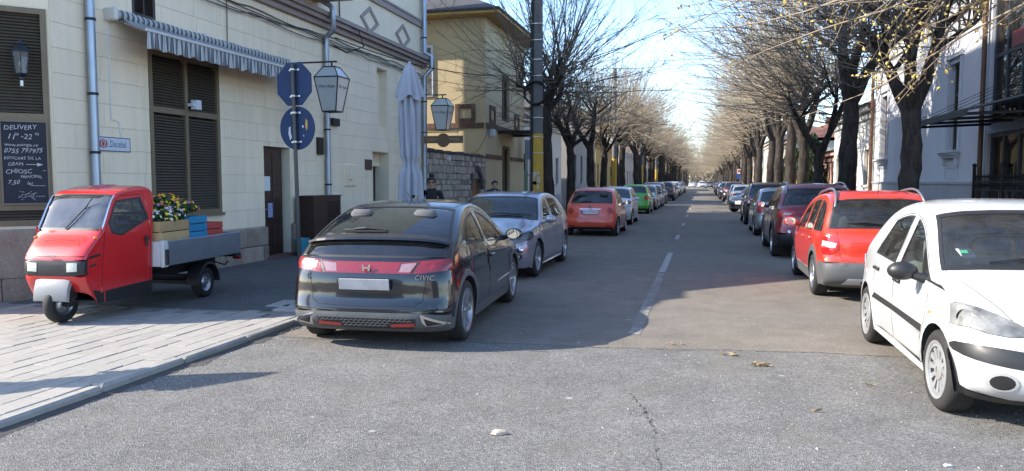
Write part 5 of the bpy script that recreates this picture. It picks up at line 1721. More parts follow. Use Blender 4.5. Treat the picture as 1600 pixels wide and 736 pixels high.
def make_car(sp, name='parked_car'):
    """builds one car at the origin, nose along +X, and returns its empty"""
    root = empty(name)
    s = Shell(sp)
    near = sp.get('near', False)
    grid = sp.get('grid', 0.075 if near else 0.13)
    pm = sp['paint']
    gl_f = G_CLEAR if near else G_DARK
    gl_r = sp.get('rear_glass', G_REAR if near else G_DARK)
    mats = dict(body=pm, glass_f=gl_f, glass_r=gl_r, glass_s=sp.get('side_glass', gl_f), black=M_BLACK, grey=M_GREYP, seam=M_SEAM, red=L_RED, pink=L_PINK, white=L_WHITE, rev=L_REV, hazy=L_HAZY,
                amber=L_AMBER, chrome=M_CHROME, silver=M_SILVERP, dark=M_BRAKE)
    build_shell(root, s, sp, mats, near, grid)
    # ---- lamp bowls behind the front lenses of the nearer cars
    if near:
        for ob in [c for c in root.children if c.name.startswith('headlight')]:
            hz = ob.data.materials[0] == L_HAZY
            me2 = ob.data.copy(); bm = bmesh.new(); bm.from_mesh(me2); bm.normal_update()
            cen = sum((f.calc_center_median() * f.calc_area() for f in bm.faces), Vector()) / sum(f.calc_area() for f in bm.faces)
            nor = sum((f.normal * f.calc_area() for f in bm.faces), Vector()).normalized()
            rim_ = [e for e in bm.edges if e.is_boundary]
            for v in bm.verts: v.co -= v.normal * .045
            bm.to_mesh(me2); bm.free(); me2.materials.clear(); me2.materials.append(M_HOUSING); me2.name = 'lamp_housing'
            link('lamp_housing', me2, ob)
            sg = 1 if cen.y > 0 else -1
            for k, (dy, rr) in enumerate(((-.075, .058), (.07, .05))):
                q = MB().lathe([(rr, .012), (rr * .85, -.008), (rr * .45, -.03), (0, -.036)], 20, 'x').ball((-.012, 0, 0), .014, 10, 6)
                p_ = cen + Vector((-.055 - .05 * (k if sg * dy > 0 else 0) * 0, sg * dy, -.012 + (dy * .22)))
                p_.x -= .55 * max(0, dy) + .0
                q.build('reflector', M_CHROME, ob, 60, loc=p_)
            ob.data.materials[0] = G_LAMPH if hz else G_LAMP
    # ---- underside and wheel wells
    m = MB()
    zb = sp['zsill']; W2 = sp['W'] / 2
    x0, x1 = s.T[-1][0] + .12, s.T[0][0] - .12
    m.box(x0, x1, -W2 * .62, W2 * .62, zb + .02, zb + .09)
    ax = sorted(sp['axles'])
    m.box(ax[0] + sp['rw'] + .06, ax[1] - sp['rw'] - .06, -W2 * .9, W2 * .9, zb + .02, zb + .09)
    ra = sp['rw'] + .05
    for xa in sp['axles']:
        for sgn in (1, -1):
            vs, fs = [], []
            for i in range(17):
                a = -0.25 + (math.pi + .5) * i / 16
                x, z = xa + ra * math.cos(a), sp['rw'] + ra * math.sin(a)
                yo = float(s.ys(x, z)) - .004
                vs += [(x, sgn * yo, z), (x, sgn * (W2 - .32), z)]
            vs.append((xa, sgn * (W2 - .32), sp['rw']))
            for i in range(16):
                fs += [(2 * i, 2 * i + 1, 2 * i + 3, 2 * i + 2), (2 * i + 1, len(vs) - 1, 2 * i + 3)]
            m.raw(vs, fs)
    m.build('underbody', M_BRAKE, root)
    # ---- wheels
    rw = sp['rw']; wd = sp.get('tw', .2)
    tm, rmm = wheel_meshes(rw, wd, sp.get('rim', rw - .085), sp.get('spokes', 5), sp.get('rstyle', 'std'))
    for xa in sp['axles']:
        for sgn in (1, -1):
            yy = sgn * (float(s.ys(xa, rw + ra)) - wd / 2 - .012)
            w_ = link('wheel', tm, root, (xa, yy, rw), (0, random.uniform(0, 6), 0 if sgn > 0 else math.pi))
            if xa > 0 and sp.get('steer'): w_.rotation_euler.z += sp['steer']
            link('rim', rmm, w_)
    # ---- mirrors
    if 'mirror' in sp:
        mx, mz = sp['mirror'][:2]
        mm = mats['black'] if len(sp['mirror']) > 2 and sp['mirror'][2] == 'black' else pm
        for sgn in (1, -1):
            yb = float(s.ys(mx, mz))
            m = MB()
            m.ball((mx - .03, sgn * (yb + .15), mz + .06), (.075, .115, .075), 14, 9)
            m.tube([(mx + .02, sgn * (yb - .03), mz), (mx, sgn * (yb + .08), mz + .03)], [.045, .03], 8)
            o = m.build('wing_mirror', mm, root, 60)
            m = MB(); m.lathe([(0, 0), (.062, 0)], 16, 'x')
            m.v = [(mx - .106, sgn * (yb + .15) + y * 1.4, mz + .06 + z) for x, y, z in m.v]
            m.build('mirror_glass', M_MIRROR, o)
    # ---- cabin
    if near:
        zf = zb + .10
        m = MB()
        for yy in (-.37, .37):
            a = seat_mesh(False, .5)
            a.build('seat', sp.get('seat', M_SEAT), root, 60, loc=(sp['seatx'], yy * sp['W'] / 1.76, zf + sp.get('seatz', .17)))
        seat_mesh(True, 1.2).build('rear_seat', sp.get('seat', M_SEAT), root, 60, loc=(sp['seatx'] - .82, 0, zf + sp.get('seatz', .17)))
        m.box(sp['seatx'] - 1.3, sp['dash'] + .1, -W2 * .8, W2 * .8, zf, zf + .03)
        m.build('cabin_floor', M_LINING, root)
        m = MB(); m.cbox(sp['dash'] - .05, sp['dash'] + .42, -W2 * .78, W2 * .78, zf + .15, s.belt(sp['dash']) - .05, .06)
        m.build('dashboard', M_BLACK, root, 40)
        m = MB()
        ring = [(0, .185 * math.cos(2 * math.pi * i / 24), .185 * math.sin(2 * math.pi * i / 24)) for i in range(25)]
        m.tube(ring, .016, 6, False); m.tube([(0, -.18, 0), (.03, 0, 0), (0, .18, 0)], .014, 6); m.tube([(.03, 0, 0), (.35, 0, -.1)], .03, 8)
        st = m.build('steering_wheel', M_BLACK, root, 60, loc=(sp['dash'] - .17, .36, s.belt(sp['dash']) - .04), rot=(0, R(-22), 0))
    for fn in sp.get('extra', []): fn(s, root, sp)
    return root

def plate(s, root, x, z, rear, blue=True, txt=None, tilt=0.0, w_=.52):
    """number plate with its EU band"""
    m = MB(); sg = -1 if rear else 1
    m.cbox(0, .012, -w_ / 2, w_ / 2, -.056, .056, .004)
    o = m.build('number_plate', M_PLATE, root, loc=(x, 0, z), rot=(0, tilt, math.pi if rear else 0))
    if blue:
        b = MB().box(.0135, .0145, w_ / 2 - .045, w_ / 2 - .004, -.052, .052)
        b.v = [(x_, -y if False else -y, z_) for x_, y, z_ in b.v]
        b.build('blue_band', M_PLATEBLUE, o)
    if txt:
        t = text_mesh(txt, .085, M_INK, spacing=1.05)
        put(link('lettering', t, o), basis((.0145, .02, 0), (0, 1, 0), (0, 0, 1)))
    return o

def wiper(s, root, c, w0, w1, front=True):
    m = MB()
    pts = [Vector(s.strip(s.u_of(c[0] + (c[1] - c[0]) * i / 8), s.v_of(w0 + (w1 - w0) * i / 8)).tolist()) for i in range(9)]
    n = Vector((.5 if front else -.6, 0, .8)).normalized()
    m.tube([p + n * .015 for p in pts], .008, 5)
    m.tube([pts[0] + n * .01, pts[4] + n * .035, pts[6] + n * .025], .009, 5)
    return m.build('wiper', M_BLACK, root)

def handles(s, root, places, mat):
    for x, z in places:
        for sg in (1, -1):
            y = float(s.ys(x, z))
            m = MB().cbox(x - .09, x + .09, y + .006, y + .03, z - .016, z + .016, .008)
            m.box(x - .085, x - .06, y - .01, y + .012, z - .012, z + .012); m.box(x + .06, x + .085, y - .01, y + .012, z - .012, z + .012)
            if sg < 0: m.v = [(a, -b, c) for a, b, c in m.v]
            m.build('door_handle', mat, root, 40)
def aerial(s, root, c, h=.28, back=.12):
    p = s.strip(s.u_of(c), 0.0)
    MB().tube([(p[0], 0, p[2] - .01), (p[0] - back, 0, p[2] + h)], .005, 5, r2=.003).build('aerial', M_BLACK, root)
# ------------------------------------------------------------------ the cars' measures (metres, nose towards +X)
def mir(poly): return [(-y, z) for y, z in poly][::-1]
def both(s, part, mk, poly, c0, c1):
    """a lamp on either corner of the strip"""
    a, b = s.proj(poly, c0, c1), s.proj(mir(poly), c0, c1)
    o = [(part, mk, a, 'L'), (part, mk, b, 'R')]
    if part in ('headlight', 'tail_light'): o += [('line', a + a[:1]), ('line', b + b[:1])]
    return o
def arc(cx, cz, r, a0, a1, n=8):
    return [(cx + r * math.cos(R(a0 + (a1 - a0) * i / n)), cz + r * math.sin(R(a0 + (a1 - a0) * i / n))) for i in range(n + 1)]
def oval(cx, cz, rx, rz, n=14): return [(cx + rx * math.cos(2 * math.pi * i / n), cz + rz * math.sin(2 * math.pi * i / n)) for i in range(n)]

def std_side(s, wins, doors, sill=None, bump=None, lights=(), strip_=None):
    """wins: [(xf,xr,lean_f,lean_r)], doors: [(front poly)], clad: grey cladding below height"""
    out = []
    for d in doors:
        out.append(('door', 'body', d))
        dd = [Vector((a, b)) for a, b in d]
        out.append(('line', [tuple(q) for q in densify(d, 0.15)] + [d[0]]))
    for w_ in wins:
        p = s.side_pane(*w_[:2], m=.045, lean_f=w_[2], lean_r=w_[3], lift=.005)
        out.append(('body', 'black', p))
    for w_ in wins:
        out.append(('side_window' , 'glass_s', s.side_pane(w_[0] - .02, w_[1] + .02, m=.062, lean_f=w_[2], lean_r=w_[3], lift=.022), None))
    return out

def door_poly(s, xf, xr, zb, arch=None, kf=0.0, kr=0.0, top=.03, low_in=0.0):
    """outline of a door from xf back to xr, its top running under the roof edge"""
    zb2 = s.belt(xf)
    xs = np.linspace(xr + kr, xf + kf, 30)
    t = s.etop(xs) - top
    topl = [(x, max(z, s.belt(x) - .02)) for x, z in zip(xs, t)]
    if arch:
        xa, za, ra = arch
        a0 = math.asin(max(-1, min(1, (zb - za) / ra)))
        rear = []
        for i in range(9):
            a = a0 + (R(80) - a0) * i / 8
            x, z = xa + ra * math.cos(a), za + ra * math.sin(a)
            if x > xr + .02: rear.append((x, z))
        rear.append((xr, za + ra + .12))
    else:
        rear = [(xr, zb)]
    return [(xf, zb)] + rear[::1] + topl[::3] + [(xf, s.belt(xf) - .05)]

def fix_doors(sp):
    return sp

# ---- black hatchback with a light bar across the tail
def civic_strip(s):
    o = [('windscreen', 'glass_f', s.pane(4.1, 4.93, .90, .88))]
    o += [('body', 'black', s.pane(6.98, 8.0, .90, .93)), ('rear_window', 'glass_r', s.pane(7.05, 7.82, .86, .90), 'a'),
          ('body', 'black', s.pane(8.02, 8.82, .93, .95)), ('rear_window', 'glass_r', s.pane(8.12, 8.72, .88, .89), 'b')]
    bar = [(-.80, .895), (-.5, .86), (.5, .86), (.80, .895), (.81, .80), (.55, .745), (-.55, .745), (-.81, .80)]
    o += [('lamp_bar', 'pink', s.proj([(-.80, .905), (-.4, .875), (.4, .875), (.80, .905), (.84, .80), (.52, .765), (-.52, .765), (-.84, .80)], 8.2, 11))]
    for sg in (1, -1):
        f = (lambda p: p) if sg > 0 else mir
        o.append(('reversing_light', 'rev', s.proj(f([(.34, .862), (.50, .874), (.44, .78), (.32, .78)]), 8.2, 11), 'L' if sg > 0 else 'R'))
        o.append(('body', 'black', s.proj(f([(.50, .872), (.53, .875), (.475, .77), (.445, .77)]), 8.2, 11)))
    o += [('body', 'grey', s.pane(12.25, 14, 1.0, 1.0)), ('body', 'black', s.proj([(-.52, .33), (.52, .33), (.48, .22), (-.48, .22)], 11.5, 14))]
    for sg in (1, -1):
        f = (lambda p: p) if sg > 0 else mir
        o.append(('body', 'chrome', s.proj(f([(.555, .375), (.86, .265), (.59, .225)]), 11.5, 14)))
        o.append(('body', 'dark', s.proj(f([(.59, .335), (.77, .272), (.612, .252)]), 11.5, 14)))
        o.append(('tail_light', 'red', s.proj(f([(.26, .278), (.50, .290), (.50, .250), (.26, .240)]), 11.5, 14), 'RL' if sg > 0 else 'RR'))
    g = s.proj([(.64, .86), (.60, .68), (.57, .50), (.50, .455), (0, .44), (-.50, .455), (-.57, .50), (-.60, .68), (-.64, .86)], 8, 12.5)
    o.append(('line', g[:-1]))
    o.append(('line', s.proj([(.86, .42), (.5, .405), (0, .40), (-.5, .405), (-.86, .42)], 11, 13.5)[:-5]))
    return o
def civic_side(s):
    z = .27
    d1 = door_poly(s, .92, -.36, z, kr=-.06)
    d2 = door_poly(s, -.37, -1.20, z, arch=(-1.41, .32, .42), kf=-.05, kr=.0)
    o = std_side(s, [(1.15, -.30, 0, -.10), (-.42, -1.28, -.10, .9)], [d1, d2])
    o += [('tail_light', 'red', [(-1.62, .955), (-2.2, .98), (-2.2, .79), (-1.78, .80), (-1.60, .90)]),
          ('body', 'amber', [(-1.60, .935), (-1.80, .955), (-1.82, .83), (-1.68, .86)]),
          ('body', 'grey', [(-1.93, .34), (-2.3, .34), (-2.3, .1), (-1.75, .1), (-1.78, .30)]),
          ('side_reflector', 'red', [(-1.86, .60), (-1.98, .61), (-1.97, .55), (-1.86, .55)]),
          ('body', 'silver', [(.85, .475), (.10, .445), (.10, .432), (.85, .455)]),
          ('headlight', 'white', [(1.35, .80), (1.75, .78), (2.2, .70), (2.2, .60), (1.72, .64)])]
    for xa in s.sp['axles']:
        ring = arc(xa, .32, .425, -14, 194, 14) + arc(xa, .32, .36, 194, -14, 14)
        o.append(('body', 'grey', ring))
    o.append(('body', 'grey', [(.82, .30), (.80, .17), (-1.0, .17), (-1.02, .30)]))
    return o
def civic_extra(s, root, sp):
    # spoiler blade over the split in the rear glass
    m = MB()
    w0 = [Vector(s.strip(s.u_of(7.98), s.v_of(w_)).tolist()) for w_ in np.linspace(-.93, .93, 15)]
    for a, b in zip(w0, w0[1:]):
        q = []
        for p in (a, b):
            q.append([p + Vector((.10, 0, .03)), p + Vector((-.04, 0, .03)), p + Vector((-.055, 0, .008)), p + Vector((.10, 0, -.01))])
        m.hexa([q[0][3], q[0][2], q[1][2], q[1][3], q[0][0], q[0][1], q[1][1], q[1][0]])
    m.build('spoiler', sp['paint'], root, 30)
    o = plate(s, root, -2.128, .665, True, False); o.data = o.data.copy(); o.data.materials[0] = flat('plate_smudged', (.31, .315, .335), .5, var=.45, vs=5, space='obj')
    o.rotation_euler[1] = R(8)
    put(link('badge', text_mesh('CIVIC', .07, M_CHROME, 'badge', .004, shear=.25, spacing=1.15), root), basis((-2.088, -.60, .735), (0, -1, 0), (-.10, 0, 1)))
    hm = MB()     # letter emblem on the bar
    for sg in (1, -1): hm.hexa([(0, sg * .018, -.03), (0, sg * .034, -.03), (.01, sg * .034, -.03), (.01, sg * .018, -.03), (0, sg * .026, .033), (0, sg * .045, .033), (.01, sg * .045, .033), (.01, sg * .026, .033)])
    hm.box(0, .01, -.03, .03, -.007, .009)
    hm.build('badge', M_CHROME, root, loc=(-2.075, 0, .82))
    handles(s, root, [(-.22, .80)], sp['paint'])
    # honeycomb lattice of the lower grille
    h = MB()
    for r_ in range(4):
        for c_ in range(19):
            y = -.46 + c_ * .05 + (r_ % 2) * .025; z = .252 + r_ * .024
            if abs(y) > .24 and r_ < 2: continue
            h.tube([(-2.125, y - .025, z), (-2.128, y - .012, z + .010), (-2.128, y + .012, z + .010), (-2.125, y + .025, z)], .0045, 4)
    h.build('grille', M_GREYP, root)
    m = MB(); m.lathe([(0, 0), (.05, 0), (.052, .012), (0, .013)], 14, 'y', (-1.55, float(s.ys(-1.55, .72)) - .008, .72)); m.build('fuel_cap', sp['paint'], root)
    aerial(s, root, 6.4, .10, .16)
    wiper(s, root, (7.75, 7.75), -.1, .5, False)
CIVIC = dict(L=4.25, W=1.765, axles=(1.22, -1.41), rw=.32, rim=.225, tw=.215, spokes=7, rstyle='std', zsill=.19, near=True, grid=.06,
    T=[(1.95, .20), (2.11, .42), (2.05, .66), (1.88, .76), (1.10, 1.0), (.22, 1.39), (-.35, 1.46), (-1.02, 1.40), (-1.80, 1.07), (-2.0, .88), (-2.07, .74), (-2.09, .50), (-2.125, .42), (-2.12, .28), (-2.0, .18)],
    E=[(-.2, .02), (-.42, .03), (-.40, .02), (-.36, -.06), (-.22, -.10), (-.12, -.10), (-.02, -.09), (.12, -.11), (.20, -.11), (.24, -.0), (.26, .02), (.24, .02), (.24, -.02), (.24, 0), (.2, .02)],
    belt=[(-2.2, 1.0), (-1.2, .99), (1.0, .90), (2.2, .8)], cabin=(3.8, 8.5), ne=2.8, tum=.40, crease=(.80, -.03), sh=.05, strip=civic_strip, side=civic_side, extra=[civic_extra], mirror=(.72, .93), seatx=.0, dash=.75, lo=.10,
    rear_glass=G_TAIL)

# ---- silver hatchback/saloon seen from the front
def focus_strip(s):
    o = [('body', 'black', s.pane(3.97, 4.98, .95, .92)), ('windscreen', 'glass_f', s.pane(4.06, 4.90, .91, .88)), ('rear_window', 'glass_r', s.pane(7.1, 7.9, .85, .85))]
    o += both(s, 'headlight', 'white', [(.50, .66), (.60, .74), (.88, .86), (.93, .80), (.86, .69), (.62, .62)], 0, 4)
    o += [('body', 'black', s.proj([(-.55, .52), (.55, .52), (.48, .32), (-.48, .32)], 0, 3)), ('body', 'dark', s.proj([(-.42, .72), (.42, .72), (.40, .685), (-.40, .685)], 0, 3.5))]
    o += both(s, 'fog_light', 'black', oval(.68, .41, .085, .06), 0, 3)
    o += both(s, 'fog_light', 'white', oval(.68, .41, .05, .042), 0, 3)
    o.append(('line', [(s.u_of(2.7), s.v_of(w_)) for w_ in np.linspace(-.9, .9, 15)]))
    o += [('line', [(s.u_of(c), s.v_of(.86)) for c in np.linspace(2.7, 3.95, 8)]), ('line', [(s.u_of(c), s.v_of(-.86)) for c in np.linspace(2.7, 3.95, 8)])]
    o += both(s, 'tail_light', 'red', [(.5, .98), (.75, 1.0), (.8, .8), (.5, .85)], 8, 12)
    return o
def focus_side(s):
    d1 = door_poly(s, .98, -.18, .26, kr=-.05); d2 = door_poly(s, -.19, -1.08, .26, arch=(-1.36, .32, .43), kf=-.05)
    o = std_side(s, [(1.2, -.12, 0, -.08), (-.24, -1.2, -.08, .55)], [d1, d2])
    o += [('headlight', 'white', [(1.62, .83), (2.3, .86), (2.3, .66), (1.9, .67)]), ('tail_light', 'red', [(-1.7, .98), (-2.3, .98), (-2.3, .8), (-1.8, .8)]),
          ('body', 'black', [(.9, .19), (.9, .13), (-1., .13), (-1., .19)])]
    return o
def focus_extra(s, root, sp):
    handles(s, root, [(-.02, .84), (-.92, .87)], sp['paint'])
    wiper(s, root, (4.08, 4.2), -.35, .55); wiper(s, root, (4.08, 4.2), .2, .8)
    m = MB()
    for k in range(5): m.box(2.13, 2.165, -.47, .47, .345 + k * .037, .356 + k * .037)
    m.build('grille', M_SILVERP, root)
    MB().lathe([(0, .0), (.055, 0), (.06, .01), (0, .012)], 16, 'x', (2.165, 0, .63)).build('badge', flat('badge_blue', (.03, .06, .22), .3), root)
    plate(s, root, 2.185, .57, False, True)
FOCUS = dict(L=4.36, W=1.82, axles=(1.28, -1.37), rw=.32, rim=.215, tw=.205, spokes=5, rstyle='pair', zsill=.17, near=True, grid=.075,
    T=[(2.02, .20), (2.16, .42), (2.16, .62), (1.98, .78), (1.05, 1.02), (.28, 1.40), (-.40, 1.48), (-1.35, 1.40), (-1.95, 1.08), (-2.08, .98), (-2.12, .80), (-2.14, .55), (-2.18, .48), (-2.16, .30), (-2.0, .2)],
    E=[(-.22, .02), (-.42, .02), (-.46, .02), (-.45, .02), (-.25, -.09), (-.13, -.11), (-.02, -.09), (.12, -.11), (.2, -.1), (.2, -.03), (.2, 0), (.2, 0), (.2, -.02), (.2, 0), (.2, .02)],
    belt=[(-2.2, 1.02), (-1.2, .99), (1.0, .90), (2.2, .82)], cabin=(3.8, 8.5), tum=.38, crease=(.80, -.035), sh=.05, strip=focus_strip, side=focus_side, extra=[focus_extra], mirror=(.82, .93), seatx=.05, dash=.82)

# ---- small white hatchback with a dome of a roof
def c3_strip(s):
    o = [('body', 'black', s.pane(3.95, 5.0, .955, .93)), ('windscreen', 'glass_f', s.pane(4.05, 4.90, .92, .89)), ('rear_window', 'glass_r', s.pane(7.1, 7.9, .85, .85))]
    o += both(s, 'headlight', 'hazy', smooth_poly([(.40, .665), (.45, .72), (.62, .80), (.80, .845), (.845, .80), (.80, .70), (.62, .655)], 1), 0, 4)
    o += both(s, 'bumper_pad', 'black', smooth_poly([(.36, .545), (.42, .575), (.80, .60), (.86, .55), (.80, .495), (.45, .455), (.38, .475)], 2), 0, 3)
    o += both(s, 'fog_light', 'silver', oval(.60, .365, .085, .066), 0, 3)
    o += both(s, 'fog_light', 'black', oval(.60, .365, .066, .052), 0, 3)
    o += [('body', 'black', s.proj([(-.36, .40), (.36, .40), (.40, .27), (-.40, .27)], 0, 3)), ('body', 'black', s.proj([(-.34, .60), (.34, .60), (.34, .53), (-.34, .53)], 0, 3))]
    o.append(('body', 'black', s.pane(0, .42, 1.0)))
    o.append(('line', [(s.u_of(c), s.v_of(w_)) for c, w_ in zip(np.linspace(2.75, 3.98, 9), np.linspace(.55, .93, 9))]))
    o.append(('line', [(s.u_of(c), s.v_of(-w_)) for c, w_ in zip(np.linspace(2.75, 3.98, 9), np.linspace(.55, .93, 9))]))
    o.append(('line', [(s.u_of(2.75), s.v_of(w_)) for w_ in np.linspace(-.55, .55, 9)]))
    return o
def c3_side(s):
    d1 = door_poly(s, .86, -.17, .26, kr=-.04); d2 = door_poly(s, -.18, -.98, .26, arch=(-1.255, .30, .41), kf=-.04)
    o = std_side(s, [(1.3, -.10, 0, -.06), (-.22, -1.05, -.06, .75)], [d1, d2])
    o += [('headlight', 'hazy', smooth_poly([(1.42, .79), (1.62, .86), (2.1, .85), (2.1, .66), (1.8, .66)], 1)),
          ('rub_strip', 'black', [(.80, .555), (-.90, .575), (-.92, .52), (.80, .495)]),
          ('bumper_pad', 'black', smooth_poly([(1.50, .55), (1.60, .605), (2.1, .60), (2.1, .48), (1.6, .50)], 1)),
          ('line', [(1.58, .80), (1.52, .70), (1.46, .63)]), ('line', [(.97, .62), (.98, .75), (.97, .9)]),
          ('tail_light', 'red', [(-1.6, .98), (-2.2, .98), (-2.2, .7), (-1.7, .7)]),
          ('body', 'black', [(1.50, .20), (2.2, .235), (2.2, .1), (1.45, .1)])]
    return o
def c3_extra(s, root, sp):
    handles(s, root, [(-.04, .80), (-.86, .82)], M_BLACK)
    wiper(s, root, (4.06, 4.16), -.55, .25); wiper(s, root, (4.06, 4.16), .05, .8)
    m = MB(); y = -float(s.ys(1.02, .70)); m.cbox(.99, 1.05, y - .012, y + .01, .675, .705, .006); m.build('side_repeater', L_AMBER, root)
    # tag and air freshener behind the glass
    p = Vector(s.strip(s.u_of(4.22), s.v_of(-.70)).tolist())
    MB().box(-.002, .002, -.055, .055, -.06, .06).build('permit_sticker', M_PLATE, root, loc=p + Vector((-.035, 0, -.0)), rot=(0, R(-60), R(12)))
    MB().box(-.002, .002, -.04, .04, -.02, .02).build('permit_band', flat('sticker_green', (.05, .32, .16), .5), root, loc=p + Vector((-.03, -.002, .012)), rot=(0, R(-60), R(12)))
    q = Vector(s.strip(s.u_of(4.7), 0.0).tolist()) + Vector((-.10, .02, -.04))
    f = MB(); f.tube([q, q + Vector((0, 0, -.10))], .002, 4); f.build('hanger_cord', M_PLATE, root)
    f = MB(); f.lathe([(0, 0), (.014, .0), (.014, .05), (.03, .07), (.045, .16), (.046, .18), (0, .18)], 14, 'z', q + Vector((0, 0, -.28))); f.build('air_freshener', flat('freshener', (.55, .12, .10), .4), root, 40)
    MB().cbox(-.02, .02, -.12, .12, -.03, .03, .012).build('rear_view_mirror', M_BLACK, root, loc=q + Vector((.02, 0, .02)))
    m = MB(); m.tube([(.98, 0, 0), (1.06, 0, .012)], .012, 6); 
    for yy in (-.35, .35):
        p = s.strip(s.u_of(3.55), s.v_of(yy)); MB().ball((p[0], p[1], p[2] + .006), (.02, .016, .01), 8, 5).build('washer_jet', M_BLACK, root)
C3 = dict(L=3.85, W=1.67, axles=(1.205, -1.255), rw=.295, rim=.205, tw=.19, spokes=12, rstyle='cover', zsill=.20, near=True, grid=.055,
    T=[(1.66, .17), (1.88, .30), (1.915, .50), (1.76, .72), (.98, 1.04), (.25, 1.44), (-.30, 1.52), (-1.05, 1.44), (-1.60, 1.12), (-1.74, .98), (-1.80, .85), (-1.86, .62), (-1.91, .50), (-1.88, .3), (-1.7, .2)],
    E=[(-.25, .06), (-.42, .06), (-.46, .03), (-.42, .07), (-.16, -.06), (-.13, -.11), (-.02, -.11), (.14, -.14), (.22, -.10), (.24, -.02), (.25, 0), (.25, 0), (.25, -.02), (.25, .02), (.22, .04)],
    belt=[(-2.0, .98), (-1.0, .95), (.9, .89), (2.0, .82)], cabin=(3.8, 8.5), tum=.33, sh=.03, lo=.09, flare=.03, af=.12, strip=c3_strip, side=c3_side, extra=[c3_extra], mirror=(.70, .90, 'black'), seatx=.05, dash=.70, seat=M_SEATL)

# ---- small round red three door
def f500_strip(s):
    o = [('windscreen', 'glass_f', s.pane(4.1, 4.9, .9, .88)), ('body', 'black', s.pane(7.1, 8.0, .86, .84)), ('rear_window', 'glass_r', s.pane(7.16, 7.93, .83, .81))]
    o += both(s, 'tail_light', 'red', smooth_poly([(.50, .86), (.66, .87), (.69, .68), (.54, .67)], 1), 7.9, 12)
    o += [('body', 'chrome', s.proj([(-.33, .845), (.33, .845), (.32, .815), (-.32, .815)], 7.9, 12)), ('body', 'dark', s.proj([(-.70, .28), (.70, .28), (.66, .2), (-.66, .2)], 11, 14))]
    o += both(s, 'fog_light', 'red', [(.46, .33), (.64, .34), (.64, .31), (.46, .30)], 11, 14)
    g = s.proj([(.62, 1.1), (.60, .8), (.56, .58), (0, .55), (-.56, .58), (-.60, .8), (-.62, 1.1)], 7.6, 12)
    k = len(densify([(.62, 1.1), (-.62, 1.1)], .06)) 
    o.append(('line', g[:-k]))
    o += both(s, 'headlight', 'white', oval(.56, .72, .1, .1), 0, 4)
    return o
def f500_side(s):
    d1 = door_poly(s, .78, -.42, .27, kr=-.03)
    o = std_side(s, [(1.0, -.36, 0, -.05), (-.46, -1.05, -.05, .55)], [d1])
    o += [('tail_light', 'red', [(-1.62, .86), (-2., .87), (-2., .67), (-1.65, .68)])]
    return o
def f500_extra(s, root, sp):
    plate(s, root, -1.79, .735, True, True, 'CT 12 MOG')
    handles(s, root, [(-.3, .78)], M_CHROME)
    wiper(s, root, (7.85, 7.85), -.05, .5, False)
    aerial(s, root, 5.3, .3, .25)
    MB().lathe([(0, 0), (.04, 0), (.045, .008), (0, .01)], 14, 'x', (-1.71, 0, .905)).build('badge', M_CHROME, root)
F500 = dict(L=3.55, W=1.63, axles=(1.10, -1.20), rw=.29, rim=.20, tw=.19, spokes=7, zsill=.2, near=True, grid=.09,
    T=[(1.55, .2), (1.74, .4), (1.70, .68), (1.50, .84), (.95, .98), (.30, 1.40), (-.25, 1.488), (-1.02, 1.40), (-1.48, 1.0), (-1.60, .90), (-1.70, .75), (-1.73, .56), (-1.775, .48), (-1.74, .30), (-1.6, .2)],
    E=[(-.2, .02), (-.40, .03), (-.42, .03), (-.36, -.02), (-.22, -.08), (-.14, -.11), (0, -.10), (.16, -.13), (.26, -.06), (.26, -.02), (.26, 0), (.25, 0), (.25, -.02), (.24, 0), (.2, .02)],
    belt=[(-1.8, .99), (-1.0, .97), (1.0, .90), (2., .8)], cabin=(3.8, 8.5), tum=.38, sh=.03, flare=.025, ar=.14, strip=f500_strip, side=f500_side, extra=[f500_extra], mirror=(.62, .93), seatx=.0, dash=.62)

# ---- red estate with grey cladding and roof rails
def scout_strip(s):
    o = [('windscreen', 'glass_f', s.pane(4.1, 4.9, .9, .88)), ('body', 'black', s.pane(7.08, 8.02, .91, .92)), ('rear_window', 'glass_r', s.pane(7.14, 7.93, .86, .88))]
    o += both(s, 'tail_light', 'red', smooth_poly([(.56, .90), (.80, .93), (.83, .66), (.60, .65)], 1), 8, 12.4)
    o += both(s, 'reversing_light', 'white', [(.60, .82), (.78, .85), (.79, .76), (.62, .75)], 8, 12.4)
    o += [('body', 'grey', s.pane(11.45, 14, 1.0)), ('body', 'silver', s.proj([(-.46, .34), (.46, .34), (.54, .245), (-.54, .245)], 11.5, 14)), ('body', 'dark', s.proj([(-.30, .30), (.30, .30), (.30, .26), (-.30, .26)], 11.5, 14))]
    g = s.proj([(.60, .98), (.56, .66), (.54, .57), (0, .555), (-.54, .57), (-.56, .66), (-.60, .98)], 7.9, 12)
    k = len(densify([(.60, .98), (-.60, .98)], .06))
    o.append(('line', g[:-k]))
    return o
def scout_side(s):
    d1 = door_poly(s, .86, -.20, .26, kr=-.03); d2 = door_poly(s, -.21, -1.05, .26, arch=(-1.22, .31, .42), kf=-.03)
    o = std_side(s, [(1.1, -.15, 0, -.06), (-.25, -.98, -.06, .05), (-1.06, -1.72, .05, .22)], [d1, d2])
    o += [('tail_light', 'red', smooth_poly([(-1.72, .95), (-2.3, .93), (-2.3, .64), (-1.84, .66), (-1.78, .75)], 1)),
          ('body', 'grey', [(-1.66, .56), (-2.3, .56), (-2.3, .1), (-1.5, .1)]),
          ('body', 'grey', [(.9, .36), (.9, .1), (-1.0, .1), (-1.0, .36)])]
    for xa in s.sp['axles']:
        o.append(('body', 'grey', arc(xa, .31, .44, -14, 194, 14) + arc(xa, .31, .34, 194, -14, 14)))
    o.append(('headlight', 'white', [(1.5, .78), (2.2, .78), (2.2, .62), (1.6, .64)]))
    return o
